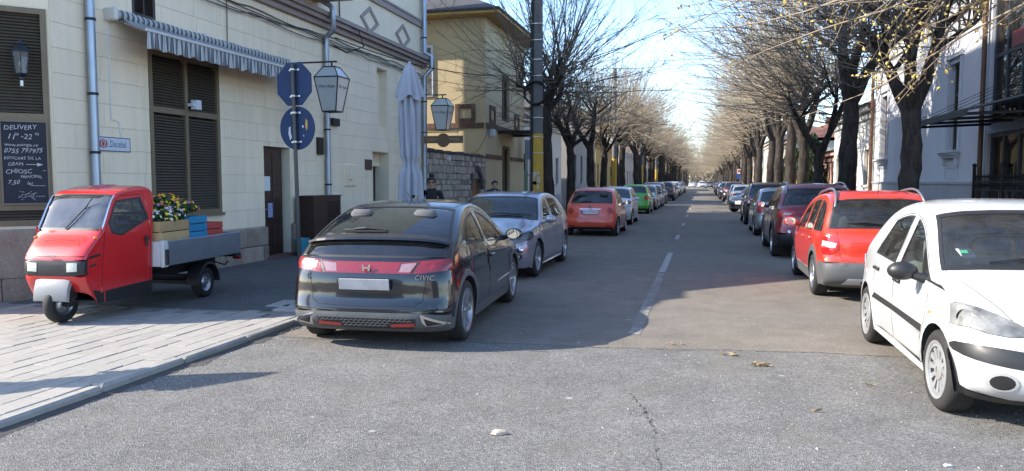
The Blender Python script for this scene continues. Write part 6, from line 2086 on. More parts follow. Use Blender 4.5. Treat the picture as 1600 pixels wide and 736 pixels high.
def rails(s, root, sp, mat=None, c0=5.3, c1=7.3):
    for sg in (1, -1):
        pts = []
        for i in range(13):
            c = c0 + (c1 - c0) * i / 12
            p = Vector(s.strip(s.u_of(c), s.v_of(.86 * sg)).tolist())
            pts.append(p + Vector((0, 0, .055 * min(1, 4 * min(i, 12 - i) / 12) ** .5 - .005)))
        MB().tube(pts, .017, 8).build('roof_rail', mat or M_RIM, root, 60)
def scout_extra(s, root, sp):
    rails(s, root, sp)
    plate(s, root, -2.065, .635, True, True, 'CT 07 TVK')
    handles(s, root, [(-.06, .80), (-.88, .82)], sp['paint'])
    wiper(s, root, (7.85, 7.80), -.02, .6, False)
    aerial(s, root, 6.9, .26, .10)
    MB().lathe([(0, 0), (.04, 0), (.045, .008), (0, .01)], 14, 'x', (-2.035, 0, .83)).build('badge', M_CHROME, root)
SCOUT = dict(L=4.06, W=1.66, axles=(1.23, -1.22), rw=.305, rim=.20, tw=.2, spokes=6, zsill=.2, near=True, grid=.065,
    T=[(1.85, .2), (2.0, .42), (1.98, .64), (1.82, .80), (1.02, 1.0), (.35, 1.40), (-.30, 1.495), (-1.52, 1.46), (-1.86, 1.02), (-1.96, .96), (-2.0, .80), (-2.01, .58), (-2.06, .54), (-2.05, .30), (-1.9, .2)],
    E=[(-.2, .02), (-.38, .02), (-.40, .02), (-.34, .0), (-.22, -.09), (-.12, -.11), (0, -.085), (.08, -.09), (.16, -.03), (.20, -.02), (.22, .0), (.22, 0), (.22, -.02), (.22, 0), (.2, .02)],
    belt=[(-2.1, .96), (-1., .945), (1.0, .89), (2.1, .8)], cabin=(3.8, 8.2), tum=.26, sh=.03, strip=scout_strip, side=scout_side, extra=[scout_extra], mirror=(.70, .93), seatx=.0, dash=.72)

# ---- dark red crossover
def suv_strip(s):
    sp = s.sp
    o = [('windscreen', 'glass_f', s.pane(4.1, 4.9, .9, .88)), ('body', 'black', s.pane(7.1, 8.0, .87, .90)), ('rear_window', 'glass_r', s.pane(7.16, 7.93, .84, .87))]
    o += both(s, 'tail_light', 'red', smooth_poly([(.42, 1.02), (.72, 1.05), (.90, 1.02), (.92, .90), (.66, .90)], 1), 8, 12.2)
    o += both(s, 'reversing_light', 'white', [(.55, .985), (.72, 1.0), (.74, .96), (.6, .955)], 8, 12.2)
    o += [('body', 'black', s.pane(12.1, 14, 1.0)), ('body', 'silver', s.proj([(-.45, .38), (.45, .38), (.5, .27), (-.5, .27)], 11.5, 14))]
    o += both(s, 'headlight', 'white', [(.52, .78), (.88, .84), (.92, .76), (.60, .70)], 0, 4)
    o += [('body', 'black', s.proj([(-.45, .80), (.45, .80), (.40, .66), (-.40, .66)], 0, 3.6)), ('body', 'black', s.proj([(-.6, .48), (.6, .48), (.55, .3), (-.55, .3)], 0, 3))]
    return o
def suv_side(s):
    d1 = door_poly(s, .95, -.15, .33, kr=-.04); d2 = door_poly(s, -.16, -1.08, .33, arch=(-1.36, .35, .46), kf=-.04)
    o = std_side(s, [(1.2, -.10, 0, -.06), (-.20, -1.12, -.06, .12), (-1.22, -1.62, .12, .45)], [d1, d2])
    o += [('tail_light', 'red', smooth_poly([(-1.68, 1.04), (-2.4, 1.04), (-2.4, .88), (-1.95, .90)], 1)),
          ('body', 'black', [(-1.80, .52), (-2.4, .52), (-2.4, .1), (-1.5, .1)]), ('body', 'black', [(.9, .36), (.9, .1), (-1.0, .1), (-1.0, .36)]),
          ('headlight', 'white', [(1.55, .84), (2.4, .84), (2.4, .72), (1.75, .74)])]
    for xa in s.sp['axles']:
        o.append(('body', 'black', arc(xa, .35, .485, -14, 194, 14) + arc(xa, .35, .38, 194, -14, 14)))
    return o
def suv_extra(s, root, sp):
    rails(s, root, sp, M_RIM if sp.get('rail') is None else sp['rail'])
    handles(s, root, [(-.02, .92), (-.95, .95)], sp['paint'])
    plate(s, root, -2.21, .78, True, True); plate(s, root, 2.235, .55, False, True)
SUV = dict(L=4.45, W=1.836, axles=(1.28, -1.37), rw=.345, rim=.235, tw=.22, spokes=5, zsill=.24, near=False, grid=.09,
    T=[(2.05, .25), (2.22, .46), (2.19, .76), (2.0, .94), (1.08, 1.12), (.40, 1.52), (-.35, 1.61), (-1.45, 1.55), (-1.88, 1.16), (-2.02, 1.08), (-2.12, .92), (-2.14, .66), (-2.2, .58), (-2.18, .36), (-2.0, .26)],
    E=[(-.2, .02), (-.42, .02), (-.44, .02), (-.38, .0), (-.24, -.09), (-.13, -.12), (0, -.10), (.12, -.12), (.22, -.06), (.24, -.02), (.26, .0), (.26, 0), (.26, -.02), (.26, 0), (.2, .02)],
    belt=[(-2.3, 1.09), (-1., 1.06), (1.0, .99), (2.3, .9)], cabin=(3.8, 8.3), tum=.36, sh=.05, flare=.03, crease=(.90, -.03), strip=suv_strip, side=suv_side, extra=[suv_extra], mirror=(.75, 1.04), seatx=0, dash=.75)

# ---- plain hatchback and saloon for the cars further off
def hatch_strip(s):
    o = [('windscreen', 'glass_f', s.pane(4.08, 4.92, .92, .9)), ('rear_window', 'glass_r', s.pane(7.1, 7.92, .88, .88))]
    o += both(s, 'tail_light', 'red', smooth_poly([(.52, .92), (.74, .96), (.80, .72), (.56, .72)], 1), 8, 12.4)
    o += both(s, 'headlight', 'white', smooth_poly([(.48, .70), (.80, .80), (.84, .72), (.56, .62)], 1), 0, 4)
    o += [('body', 'black', s.proj([(-.5, .50), (.5, .50), (.46, .32), (-.46, .32)], 0, 3)), ('body', 'black', s.proj([(-.36, .70), (.36, .70), (.34, .62), (-.34, .62)], 0, 3.5)), ('body', 'dark', s.pane(13.2, 14, .9))]
    return o
def hatch_side(s):
    a = s.sp['axles'][1]
    d1 = door_poly(s, .88, -.18, .27, kr=-.04); d2 = door_poly(s, -.19, a + .22, .27, arch=(a, s.sp['rw'], .42), kf=-.04)
    o = std_side(s, [(1.1, -.13, 0, -.06), (-.23, a + .15, -.06, .5)], [d1, d2])
    x = s.sp['L'] / 2
    o += [('tail_light', 'red', smooth_poly([(-x + .36, .95), (-x - .2, .95), (-x - .2, .70), (-x + .26, .72)], 1)), ('headlight', 'white', smooth_poly([(x - .5, .80), (x + .2, .82), (x + .2, .64), (x - .3, .66)], 1))]
    return o
def hatch_extra(s, root, sp):
    handles(s, root, [(-.04, .82)], sp['paint'])
    x = sp['L'] / 2
    plate(s, root, -x + .03, .70, True, True); plate(s, root, x - .005, .50, False, True)
HATCH = dict(L=3.98, W=1.70, axles=(1.22, -1.25), rw=.30, rim=.2, tw=.19, spokes=5, zsill=.19, near=False,
    T=[(1.82, .2), (1.97, .42), (1.95, .62), (1.80, .78), (1.0, 1.0), (.28, 1.40), (-.35, 1.47), (-1.25, 1.40), (-1.68, 1.03), (-1.82, .95), (-1.90, .80), (-1.93, .56), (-1.98, .48), (-1.96, .30), (-1.8, .2)],
    E=[(-.2, .02), (-.40, .02), (-.42, .02), (-.38, .0), (-.22, -.09), (-.13, -.11), (0, -.10), (.13, -.12), (.2, -.06), (.22, -.02), (.24, 0), (.24, 0), (.24, -.02), (.24, 0), (.2, .02)],
    belt=[(-2.1, .98), (-1., .96), (1.0, .89), (2.1, .8)], cabin=(3.8, 8.4), tum=.36, sh=.04, strip=hatch_strip, side=hatch_side, extra=[hatch_extra], mirror=(.72, .93), seatx=0, dash=.72)
MINI = dict(HATCH); MINI.update(L=3.56, W=1.64, axles=(1.12, -1.25), 
    T=[(1.6, .2), (1.76, .42), (1.74, .64), (1.58, .80), (.98, 1.0), (.32, 1.40), (-.30, 1.48), (-1.30, 1.44), (-1.58, 1.05), (-1.66, .95), (-1.72, .80), (-1.74, .56), (-1.78, .48), (-1.76, .30), (-1.6, .2)])
SALOON = dict(HATCH); SALOON.update(L=4.5, W=1.77, axles=(1.36, -1.33), rw=.315, rim=.21,
    T=[(2.08, .2), (2.24, .42), (2.22, .64), (2.02, .80), (1.05, 1.0), (.25, 1.38), (-.45, 1.45), (-1.05, 1.36), (-1.58, 1.08), (-2.0, 1.05), (-2.18, .98), (-2.2, .66), (-2.25, .50), (-2.22, .30), (-2.0, .2)])
# ------------------------------------------------------------------ the red three-wheeled van with crates of flowers
P_APE = paint('ape_red', (.56, .012, .016), 0.0, .35, dirt=.07)
APE_O, APE_A = (-7.17, 8.10, PZ), R(-84)
class ApeShell(Shell):
    def ys(s, x, z):
        x = np.asarray(x, float); z = np.asarray(z, float)
        y = .545 - .215 * np.clip(x, -.3, .78) - .10 * np.clip(x - .78, 0, 1) + .02 * np.clip(z - .2, 0, .6) / .6
        y = y - .07 * np.clip(z - 1.02, 0, 1) / .5 - .07 * np.clip(z - 1.02, 0, 1) ** 2
        return y
    def bottom(s): return []
ape = empty('three_wheeler', APE_O, APE_A, 'red three wheeled pickup van with crates of flowers on its bed, parked on the pavement', 'three wheeler')
asp = dict(L=2.0, W=1.09, axles=(), rw=.2, ne=4.5, n=8,
    T=[(.94, .36), (1.03, .50), (1.03, .72), (.95, .84), (.765, 1.02), (.46, 1.47), (.30, 1.515), (-.06, 1.545), (-.11, 1.44), (.0, 1.0), (.02, .22)],
    E=[(-.14, -.15), (-.10, .0), (-.09, .01), (-.09, -.01), (-.055, -.025), (-.035, -.055), (-.03, -.055), (.0, -.07), (.02, 0), (.01, 0), (.0, -.01)],
    belt=[(-2, 1.0), (2, 1.0)], cabin=(3.8, 7.6))
def ape_strip(s):
    o = [('body', 'black', s.pane(4.06, 4.96, .975, .95)), ('windscreen', 'glass_f', s.pane(4.13, 4.90, .95, .92)), ('rear_window', 'glass_f', s.pane(8.15, 8.85, .7, .7))]
    o += [('body', 'black', s.pane(1.22, 2.02, 1.0, 1.0))]
    o += both(s, 'headlight', 'hazy', [(.185, .695), (.305, .70), (.305, .60), (.185, .595)], 0.8, 2.6)
    o += [('body', 'dark', s.proj([(-.14, .675), (.14, .675), (.14, .575), (-.14, .575)], .8, 2.6))]
    o += [('line', [(s.u_of(2.35), s.v_of(w_)) for w_ in np.linspace(-.96, .96, 9)]), ('line', s.proj([(.26, .87), (.22, .93), (0, .94), (-.22, .93), (-.26, .87)], 2.2, 3.9)[:-8])]
    return o
def ape_side(s):
    win = [(.60, 1.00), (.63, 1.12), (.47, 1.385), (.10, 1.42), (.035, 1.15), (.46, .965)]
    door = [(.74, .20), (.74, .62), (.69, 1.04), (.485, 1.43), (.06, 1.45), (.045, 1.2), (.055, .20)]
    o = [('door', 'body', door), ('line', densify(door, .1) + [door[0]]),
         ('body', 'black', win), ('side_window', 'glass_s', [(.585, 1.015), (.607, 1.115), (.458, 1.365), (.12, 1.398), (.06, 1.16), (.462, .985)], None),
         ('body', 'black', [(.11, 1.245), (.095, 1.22), (.53, 1.225), (.52, 1.245)]),
         ('sill_trim', 'black', [(.70, .345), (.70, .16), (.0, .16), (.0, .395)]), ('sill_trim', 'black', [(.715, .34), (1.1, .42), (1.1, .16), (.715, .16)]),
         ('body', 'black', [(.76, .755), (1.1, .70), (1.1, .735), (.76, .785)]),
         ('body', 'dark', [(.93, .66), (.82, .675), (.82, .65), (.93, .635)]),
         ('body', 'black', [(.985, .735), (1.2, .74), (1.2, .545), (.96, .56)])]
    return o
asp['strip'], asp['side'] = ape_strip, ape_side
ash = ApeShell(asp)
APEGL = glass('ape_glass', (.46, .42, .58), 2.2, .16)  # purple tint and whitish film imitate the sky reflected in these panes
am = dict(body=P_APE, glass_f=APEGL, glass_r=APEGL, glass_s=APEGL, black=M_BLACK, grey=M_GREYP, seam=M_SEAM, red=L_RED, pink=L_PINK, white=L_WHITE, hazy=L_HAZY, amber=L_AMBER, chrome=M_CHROME, silver=M_SILVERP, dark=M_BRAKE)
build_shell(ape, ash, asp, am, True, .05)
# bright rubber strip beside the screen, roof pressing, latch, lamps' bezels, louvres
for sg in (1, -1):
    pts = [Vector(ash.strip(ash.u_of(c), ash.v_of(.965 * sg)).tolist()) + Vector((.012, 0, .004)) for c in np.linspace(4.08, 4.95, 7)]
    MB().tube(pts, .010, 6).build('screen_trim', M_CHROME, ape)
m = MB()
for k in range(6): m.box(1.025, 1.036, -.135, .135, .585 + k * .015, .593 + k * .015)
m.build('grille', M_SILVERP, ape)
m = MB()
for y in (-.16, 0, .16):
    pts = [Vector(ash.strip(ash.u_of(c), ash.v_of(y)).tolist()) for c in np.linspace(6.1, 6.95, 6)]
    m.tube([p + Vector((0, 0, -.004)) for p in pts], .013, 6)
m.build('roof_rib', P_APE, ape, 60)
for sg in (1, -1):
    y = float(ash.ys(.11, .88)) * sg
    m = MB(); m.cbox(.09, .13, min(y, y + .02 * sg), max(y, y + .02 * sg), .82, .95, .008); m.cbox(.09, .15, min(y, y + .035 * sg), max(y, y + .035 * sg), .89, .93, .008); m.build('door_handle', M_BLACK, ape)
    for z in (.33, 1.02): MB().tube([(.745, float(ash.ys(.74, z)) * sg, z), (.745, float(ash.ys(.74, z)) * sg, z + .06)], .014, 6).build('hinge', P_APE, ape)
# cabin: bench, bar, back panel
MB().cbox(.02, .40, -.40, .40, .45, .60, .04).cbox(-.0, .10, -.40, .40, .58, .95, .03).build('bench', M_SEAT, ape)
MB().box(.03, .80, -.36, .36, .21, .24).build('cabin_floor', M_LINING, ape)
m = MB(); ring = [(.56 + .05 * math.sin(t), .20 * math.cos(t), 1.0 + .17 * math.sin(t)) for t in np.linspace(0, 6.283, 25)]
m.tube(ring, .014, 6, False); m.tube([(.56, 0, 1.0), (.75, 0, .6)], .02, 6); m.tube([(.56, -.2, 1.0), (.56, .2, 1.0)], .012, 5); m.build('steering_wheel', M_BLACK, ape, 60)
m = MB(); m.cbox(-.45, .0, -.012, .012, 0, .13, .005)
# front mudguard: a scoop whose pale face hangs below the lamp band, with dark cheeks behind it
GUARD = flat('mudguard_grey', (.24, .24, .24), .45, var=.2, space='obj')
prof = [(.70, .535), (.90, .565), (.985, .555), (1.045, .50), (1.085, .40), (1.10, .285), (1.095, .27)]
vs = []
for (x, z) in prof:
    for y, k in ((-.215, .05), (-.205, .012), (-.14, 0), (.14, 0), (.205, .012), (.215, .05)): vs.append((x - k * (.8 if z < .54 else .1), y, z - k * (.9 if z > .45 else .3)))
MB().raw(vs, [(i * 6 + j, i * 6 + j + 1, (i + 1) * 6 + j + 1, (i + 1) * 6 + j) for i in range(6) for j in range(5)]).build('mudguard', GUARD, ape, 50)
m = MB()
for sg in (1, -1): m.prism([(.70, .52), (.93, .53), (1.0, .47), (1.04, .38), (1.05, .28), (.99, .30), (.93, .36), (.80, .39), (.70, .36)], (sg * .195, sg * .208), lambda a, b, d: (a, d, b))
m.build('mudguard_side', M_BLACK, ape)
m = MB(); p0 = Vector(ash.strip(ash.u_of(4.1), ash.v_of(-.1)).tolist()); p1 = Vector(ash.strip(ash.u_of(4.62), ash.v_of(.35)).tolist())
m.tube([p0 + Vector((.012, 0, 0)), p1 + Vector((.02, 0, .004))], .007, 5); m.tube([p1 + Vector((.018, -.09, -.10)), p1 + Vector((.018, .07, .10))], .006, 4); m.build('wiper', M_BLACK, ape)
for sg in (1, -1):
    p0 = Vector(ash.strip(ash.u_of(3.75), ash.v_of(.93 * sg)).tolist()); MB().ball(p0, (.03, .022, .018), 10, 6).build('indicator', L_AMBER, ape, 60)
MB().cbox(1.035, 1.045, -.055, .055, .76, .785, .004).build('badge', M_CHROME, ape)
def small_wheel(x, y, r, w_, spin=0):
    t = MB(); rim = r * .58
    t.lathe([(rim, -w_ * .45), ((rim + r) / 2, -w_ * .56), (r - .012, -w_ * .45), (r, -w_ * .2), (r, w_ * .2), (r - .012, w_ * .45), ((rim + r) / 2, w_ * .56), (rim, w_ * .45)], 30, 'y')
    o = t.build('wheel', M_TYRE, ape, 50, loc=(x, y, r), rot=(0, 0, spin))
    for sg in (1, -1):
        h = MB(); h.lathe([(rim + .006, sg * w_ * .46), (rim - .012, sg * w_ * .40), (rim - .03, sg * w_ * .2), (rim * .62, sg * w_ * .22), (rim * .5, sg * w_ * .38), (rim * .3, sg * w_ * .42), (0, sg * w_ * .42)], 26, 'y')
        for k in range(4):
            a = k * math.pi / 2; h.ball((rim * .38 * math.cos(a), sg * w_ * .44, rim * .38 * math.sin(a)), .010, 6, 4)
        h.build('rim', M_RIM, o, 40)
small_wheel(.92, 0, .215, .11, R(-6))
MB().tube([(.92, .10, .215), (.86, .13, .3), (.78, .10, .45)], .03, 8).tube([(.92, -.02, .215), (.92, .13, .215)], .035, 8).build('fork', M_BRAKE, ape)
for sg in (1, -1): small_wheel(-1.127, sg * .555, .215, .125)
for sg in (1, -1):
    pr_f = [(-1.127 + .27 * math.cos(a), .235 + .26 * math.sin(a)) for a in np.linspace(R(-8), R(188), 14)]
    vs = [];
    for x, z in pr_f: vs += [(x, sg * .47, z), (x, sg * .66, z), (x, sg * .665, z - .03)]
    MB().raw(vs, [(i * 3 + j, i * 3 + j + 1, (i + 1) * 3 + j + 1, (i + 1) * 3 + j) for i in range(13) for j in range(2)]).build('rear_mudguard', M_BLACK, ape, 50)
m = MB(); m.box(-1.85, .0, -.35, .35, .36, .50); m.box(-1.3, -.95, -.5, .5, .2, .25); m.tube([(-.1, .38, .42), (-1.0, .40, .30)], .04, 6); m.tube([(-1.25, .60, .50), (-1.62, .62, .40), (-1.72, .62, .44)], .012, 5)
m.build('chassis', M_BRAKE, ape)
# bed with tread plate sides
mC, nt, b = newmat('tread_plate')
v = coords(nt); mp = nt.nodes.new('ShaderNodeMapping'); mp.inputs['Rotation'].default_value = (0, R(45), 0); nt.links.new(v, mp.inputs[0])
ck = nt.nodes.new('ShaderNodeTexVoronoi'); ck.inputs['Scale'].default_value = 24; ck.inputs['Randomness'].default_value = .12; ck.distance = 'MANHATTAN'; nt.links.new(mp.outputs[0], ck.inputs['Vector'])
h = ramp(nt, ck.outputs['Distance'], [(.18, 1), (.36, 0)])
nt.links.new(mix(nt, 1.0, mix(nt, noise(nt, 4, 5, .6, v), (.34, .37, .42), (.56, .59, .64)), ramp(nt, ck.outputs['Distance'], [(.15, 1.7), (.42, .6)]), 'MULTIPLY'), b.inputs['Base Color'])
b.inputs['Metallic'].default_value = .55; b.inputs['Roughness'].default_value = .42
bump(nt, b, h, .7, .004)
TREAD = mC
BEDW = flat('bed_white', (.62, .62, .60), .5, var=.12, vs=6, space='obj')
hb, z0, z1, xf, xb = .692, .545, .86, .0, -1.955
m = MB(); m.box(xb, xf - .02, -hb + .03, hb - .03, z0 + .02, z0 + .06); m.build('bed_floor', TREAD, ape)
for sg in (1, -1):
    a, c = sorted((sg * (hb - .03), sg * hb)); m = MB().cbox(xb, xf - .11, a, c, z0, z1, .008); m.build('side_board', TREAD, ape)
    a, c = sorted((sg * (hb - .05), sg * (hb + .002))); m = MB().cbox(xf - .105, xf - .01, a, c, z0 - .01, z1 + .01, .008); m.build('corner_post', BEDW, ape)
    a, c = sorted((sg * hb, sg * (hb + .03))); m = MB().cbox(xf - .09, xf - .03, a, c, z0 + .02, z1 - .10, .01); m.build('board_latch', M_BLACK, ape)
m = MB().cbox(xf - .03, xf, -hb + .05, hb - .05, z0, z1, .006); m.build('headboard', BEDW, ape)
m = MB().cbox(xb - .03, xb, -hb, hb, z0, z1, .008); m.build('tailgate', TREAD, ape)
for sg in (1, -1): MB().cbox(xb - .10, xb - .04, sg * .60 - .06, sg * .60 + .06, z0 - .10, z0 - .01, .01).build('tail_light', L_RED, ape)
m = MB(); m.box(xb - .03, xb + .1, -.68, .68, z0 - .05, z0 - .001); m.build('rear_bar', M_BRAKE, ape)
# loading boards the crates stand on
WD = flat('crate_wood', (.58, .38, .18), .75, var=.3, vs=12, bmp=.15, bs_=60, pervar=.28, space='obj')
m = MB()
for k in range(7): m.cbox(-1.85, -.03, -.63 + k * .18, -.63 + k * .18 + .16, .80, .83, .004)
for x in (-1.6, -.9, -.2): m.box(x, x + .08, -.62, .62, .605, .80)
m.build('loading_pallet', flat('pallet_wood', (.10, .075, .05), .85, var=.3, vs=9), ape)

SOIL = flat('soil', (.035, .026, .018), .95, var=.4, vs=40, bmp=.4)
AM = Matrix.Translation(APE_O) @ Matrix.Rotation(APE_A, 4, 'Z')
def on_ape(x, y, z): return AM @ Vector((x, y, z))
def crate(x, y, z, l, w_, h, mat, label, rows=3, rz=0.0, fill=.8):
    r = empty('flower_crate', on_ape(x, y, z), APE_A + rz, label, 'crate', 'flower crates on the red three wheeler')
    t = .012; gap = .012
    sh = (h - gap * (rows - 1)) / rows
    for k in range(rows):
        z0_ = k * (sh + gap)
        for sg in (1, -1):
            a, c = sorted((sg * (w_ / 2 - t), sg * w_ / 2)); MB().cbox(-l / 2, l / 2, a, c, z0_, z0_ + sh, .003).build('plank', mat, r)
            a, c = sorted((sg * (l / 2 - t), sg * l / 2)); MB().cbox(a, c, -w_ / 2 + t + .001, w_ / 2 - t - .001, z0_, z0_ + sh, .003).build('plank', mat, r)
    for sx in (1, -1):
        for sy in (1, -1): MB().box(sx * (l / 2 - t - .001) - (.03 if sx > 0 else 0), sx * (l / 2 - t - .001) + (.03 if sx < 0 else 0), sy * (w_ / 2 - t - .001) - (.03 if sy > 0 else 0), sy * (w_ / 2 - t - .001) + (.03 if sy < 0 else 0), 0, h - .01).build('corner_post', mat, r)
    MB().box(-l / 2 + t + .002, l / 2 - t - .002, -w_ / 2 + t + .002, w_ / 2 - t - .002, .005, h * fill).build('soil', SOIL, r)
    return r
BLUE = flat('crate_blue', (.02, .25, .46), .6, var=.2, vs=10, pervar=.2, space='obj'); TEALC = flat('crate_teal', (.025, .16, .17), .6, var=.2, vs=10, pervar=.2, space='obj')
REDC = flat('crate_red', (.50, .07, .05), .6, var=.2, vs=10, pervar=.2, space='obj')
ZB = .835
crate(-.38, .42, ZB, .68, .42, .27, WD, 'plain pale wood flower crate nearest the red cab', 2, R(2))
crate(-.93, .46, ZB, .40, .36, .30, BLUE, 'bright blue crate standing next to the plain wood crate', 3, R(-3), .75)
crate(-.97, .02, ZB, .42, .40, .36, BLUE, 'taller blue crate behind the front blue crate', 3, R(4), .8)
crate(-.42, -.15, ZB, .62, .42, .27, WD, 'plain wood crate hidden under the teal crate', 2, R(-2), .95)
crate(-.34, -.15, ZB + .275, .56, .40, .27, TEALC, 'dark teal crate stacked up high behind the wood crate', 2, R(3))
crate(-1.45, .36, ZB, .50, .40, .19, REDC, 'low faded red crate at the rear of the bed filled with dark soil', 2, R(-2), .7)
# potted chrysanthemums
PETY = flat('petal_yellow', (.75, .50, .015), .7, var=.2, vs=20, space='obj'); PETW = flat('petal_white', (.72, .70, .60), .7, var=.1, space='obj'); PETO = flat('petal_orange', (.70, .22, .02), .7, var=.25, vs=20, space='obj')
PETP = flat('petal_purple', (.36, .17, .32), .7, var=.3, vs=20, space='obj'); LEAF = flat('mum_leaf', (.045, .085, .025), .7, var=.45, vs=14, space='obj')
rgf = np.random.default_rng(12)
fsm = 0
def mum(x, y, z, rad, petals, label, h=.75):
    r = empty('flower_plant', on_ape(x, y, z), 0, label, 'flowers', 'potted chrysanthemums on the red three wheeler')
    def lf(i):
        d = rgf.normal(0, 1, 3); d[2] = abs(d[2]) * .9 - .15; d /= np.linalg.norm(d); k = rad * rgf.uniform(.3, .95)
        return (d[0] * k, d[1] * k, max(.0, d[2] * k * h + rad * .35)), 1
    vs, fs = leaf_mass(rgf, 760, .034, lf)
    o = MB().raw(vs, fs).build('foliage', LEAF, r, fix=False); o['kind'] = 'stuff'
    mb = MB()
    for i in range(int(46 * (rad / .17) ** 2)):
        d = rgf.normal(0, 1, 3); d[2] = abs(d[2]) * 1.1; d /= np.linalg.norm(d)
        p = d * rad * rgf.uniform(.86, 1.1) * np.array([1, 1, h]) + np.array([0, 0, rad * .36])
        s_ = rgf.uniform(.015, .027)
        u_ = np.cross(d, [.3, .9, .2]); u_ /= np.linalg.norm(u_); v_ = np.cross(d, u_)
        mb.cm = int(rgf.integers(len(petals)))
        n = 7; q = [p + d * s_ * .6]; 
        ringo = [p + (u_ * math.cos(t) + v_ * math.sin(t)) * s_ * (1.0 if k % 2 else .72) + d * s_ * (.1 if k % 2 else .3) for k, t in enumerate(np.linspace(0, 2 * math.pi, 2 * n, endpoint=False))]
        mb.raw(q + ringo + [p - d * s_ * .3], [(0, 1 + k, 1 + (k + 1) % (2 * n)) for k in range(2 * n)] + [(2 * n + 1, 1 + (k + 1) % (2 * n), 1 + k) for k in range(0, 2 * n)])
    o = mb.build('blossoms', petals, r, fix=False); o['kind'] = 'stuff'
mum(-.14, .42, ZB + .22, .18, [PETW, PETY, PETW], 'white and pale yellow flower plant at the cab end of the wood crate')
mum(-.36, .47, ZB + .22, .18, [PETY, PETW], 'pale yellow flower plant in the middle of the wood crate')
mum(-.58, .45, ZB + .22, .19, [PETW, PETP], 'white and mauve flower plant at the far end of the wood crate')
mum(-.30, .27, ZB + .24, .14, [PETP, PETW, PETO], 'mixed mauve flower plant at the back of the wood crate')
mum(-.90, .42, ZB + .30, .20, [PETO, PETY, PETP], 'orange and mauve flower plant in the front blue crate')
mum(-1.02, .10, ZB + .36, .21, [PETY, PETO], 'yellow flower plant in the taller blue crate')
mum(-.74, .15, ZB + .27, .19, [PETP, PETO, PETP], 'purple flower plant between the wood and blue crates')
mum(-.12, -.06, ZB + .48, .18, [PETY, PETW], 'bright yellow flower plant in the teal crate nearest the cab')
mum(-.44, -.14, ZB + .47, .17, [PETY, PETP], 'yellow and mauve flower plant at the far end of the teal crate')
mum(-.06, .12, ZB + .34, .16, [PETY], 'small yellow flower plant pressed against the cab back')
# ------------------------------------------------------------------ poles, signs, parasols, cables
SIGNB = flat('sign_back_blue', (.034, .055, .115), .75, spec=.15, var=.18, vs=6, space='obj')
POLEG = flat('pole_steel', (.075, .07, .068), .5, .4, var=.25, vs=6)
ts = empty('traffic_sign', (-5.72, 10.15, PZ), R(0), 'octagonal sign above a round sign on one grey pole, blue backs towards us', 'traffic sign')
ts.rotation_euler = (0, R(-1.2), R(-10))
MB().tube([(0, 0, -.05), (0, 0, 3.30)], .029, 12).build('pole', POLEG, ts, 50)
m = MB(); o8 = [(.335 * math.cos(R(22.5 + 45 * i)), .335 * math.sin(R(22.5 + 45 * i))) for i in range(8)]
m.prism(o8, (.045, .058), lambda a, b, d: (a, d, b)); put(m.build('octagonal_plate', SIGNB, ts), Matrix.Translation((-.02, 0, 3.02)))
m = MB(); o8 = [(.305 * math.cos(R(22.5 + 45 * i)), .305 * math.sin(R(22.5 + 45 * i))) for i in range(8)]
m.prism(o8, (.059, .061), lambda a, b, d: (a, d, b)); put(m.build('octagon_face', flat('sign_face_red', (.5, .03, .03), .4), ts), Matrix.Translation((-.02, 0, 3.02)))
m = MB(); m.prism(oval(0, 0, .315, .315, 36), (.045, .055), lambda a, b, d: (a, d, b)); put(m.build('round_plate', SIGNB, ts), Matrix.Translation((.01, 0, 2.38)))
m = MB(); m.prism(oval(0, 0, .30, .30, 36), (.056, .058), lambda a, b, d: (a, d, b)); put(m.build('round_face', flat('sign_face_blue', (.02, .10, .45), .4), ts), Matrix.Translation((.01, 0, 2.38)))
for z in (2.84, 3.22, 2.18, 2.60):
    m = MB(); m.lathe([(.034, -.012), (.042, -.012), (.042, .012), (.034, .012)], 14, 'z', (0, 0, z)); m.box(-.09, .09, .030, .044, z - .012, z + .012); m.build('clamp', M_RIM, ts)
STW = flat('sticker_white', (.55, .56, .58), .6, var=.2); STY = flat('sticker_yellow', (.52, .30, .08), .6, var=.2)
def blob(pts, mat): 
    m = MB(); m.prism(pts, (.040, .0445), lambda a, b, d: (a, d, b)); o = m.build('torn_sticker', mat, ts); o.location = (.01, 0, 2.38)
blob([(-.15, .02), (-.12, .03), (-.12, -.06), (-.10, -.13), (-.13, -.17), (-.16, -.08)], STW); blob([(.16, .13), (.19, .10), (.19, .0), (.17, -.04), (.15, .02)], STY); blob([(.09, .03), (.11, .04), (.12, .01), (.10, .0)], STW); blob([(.10, -.11), (.12, -.10), (.12, -.13)], STW)

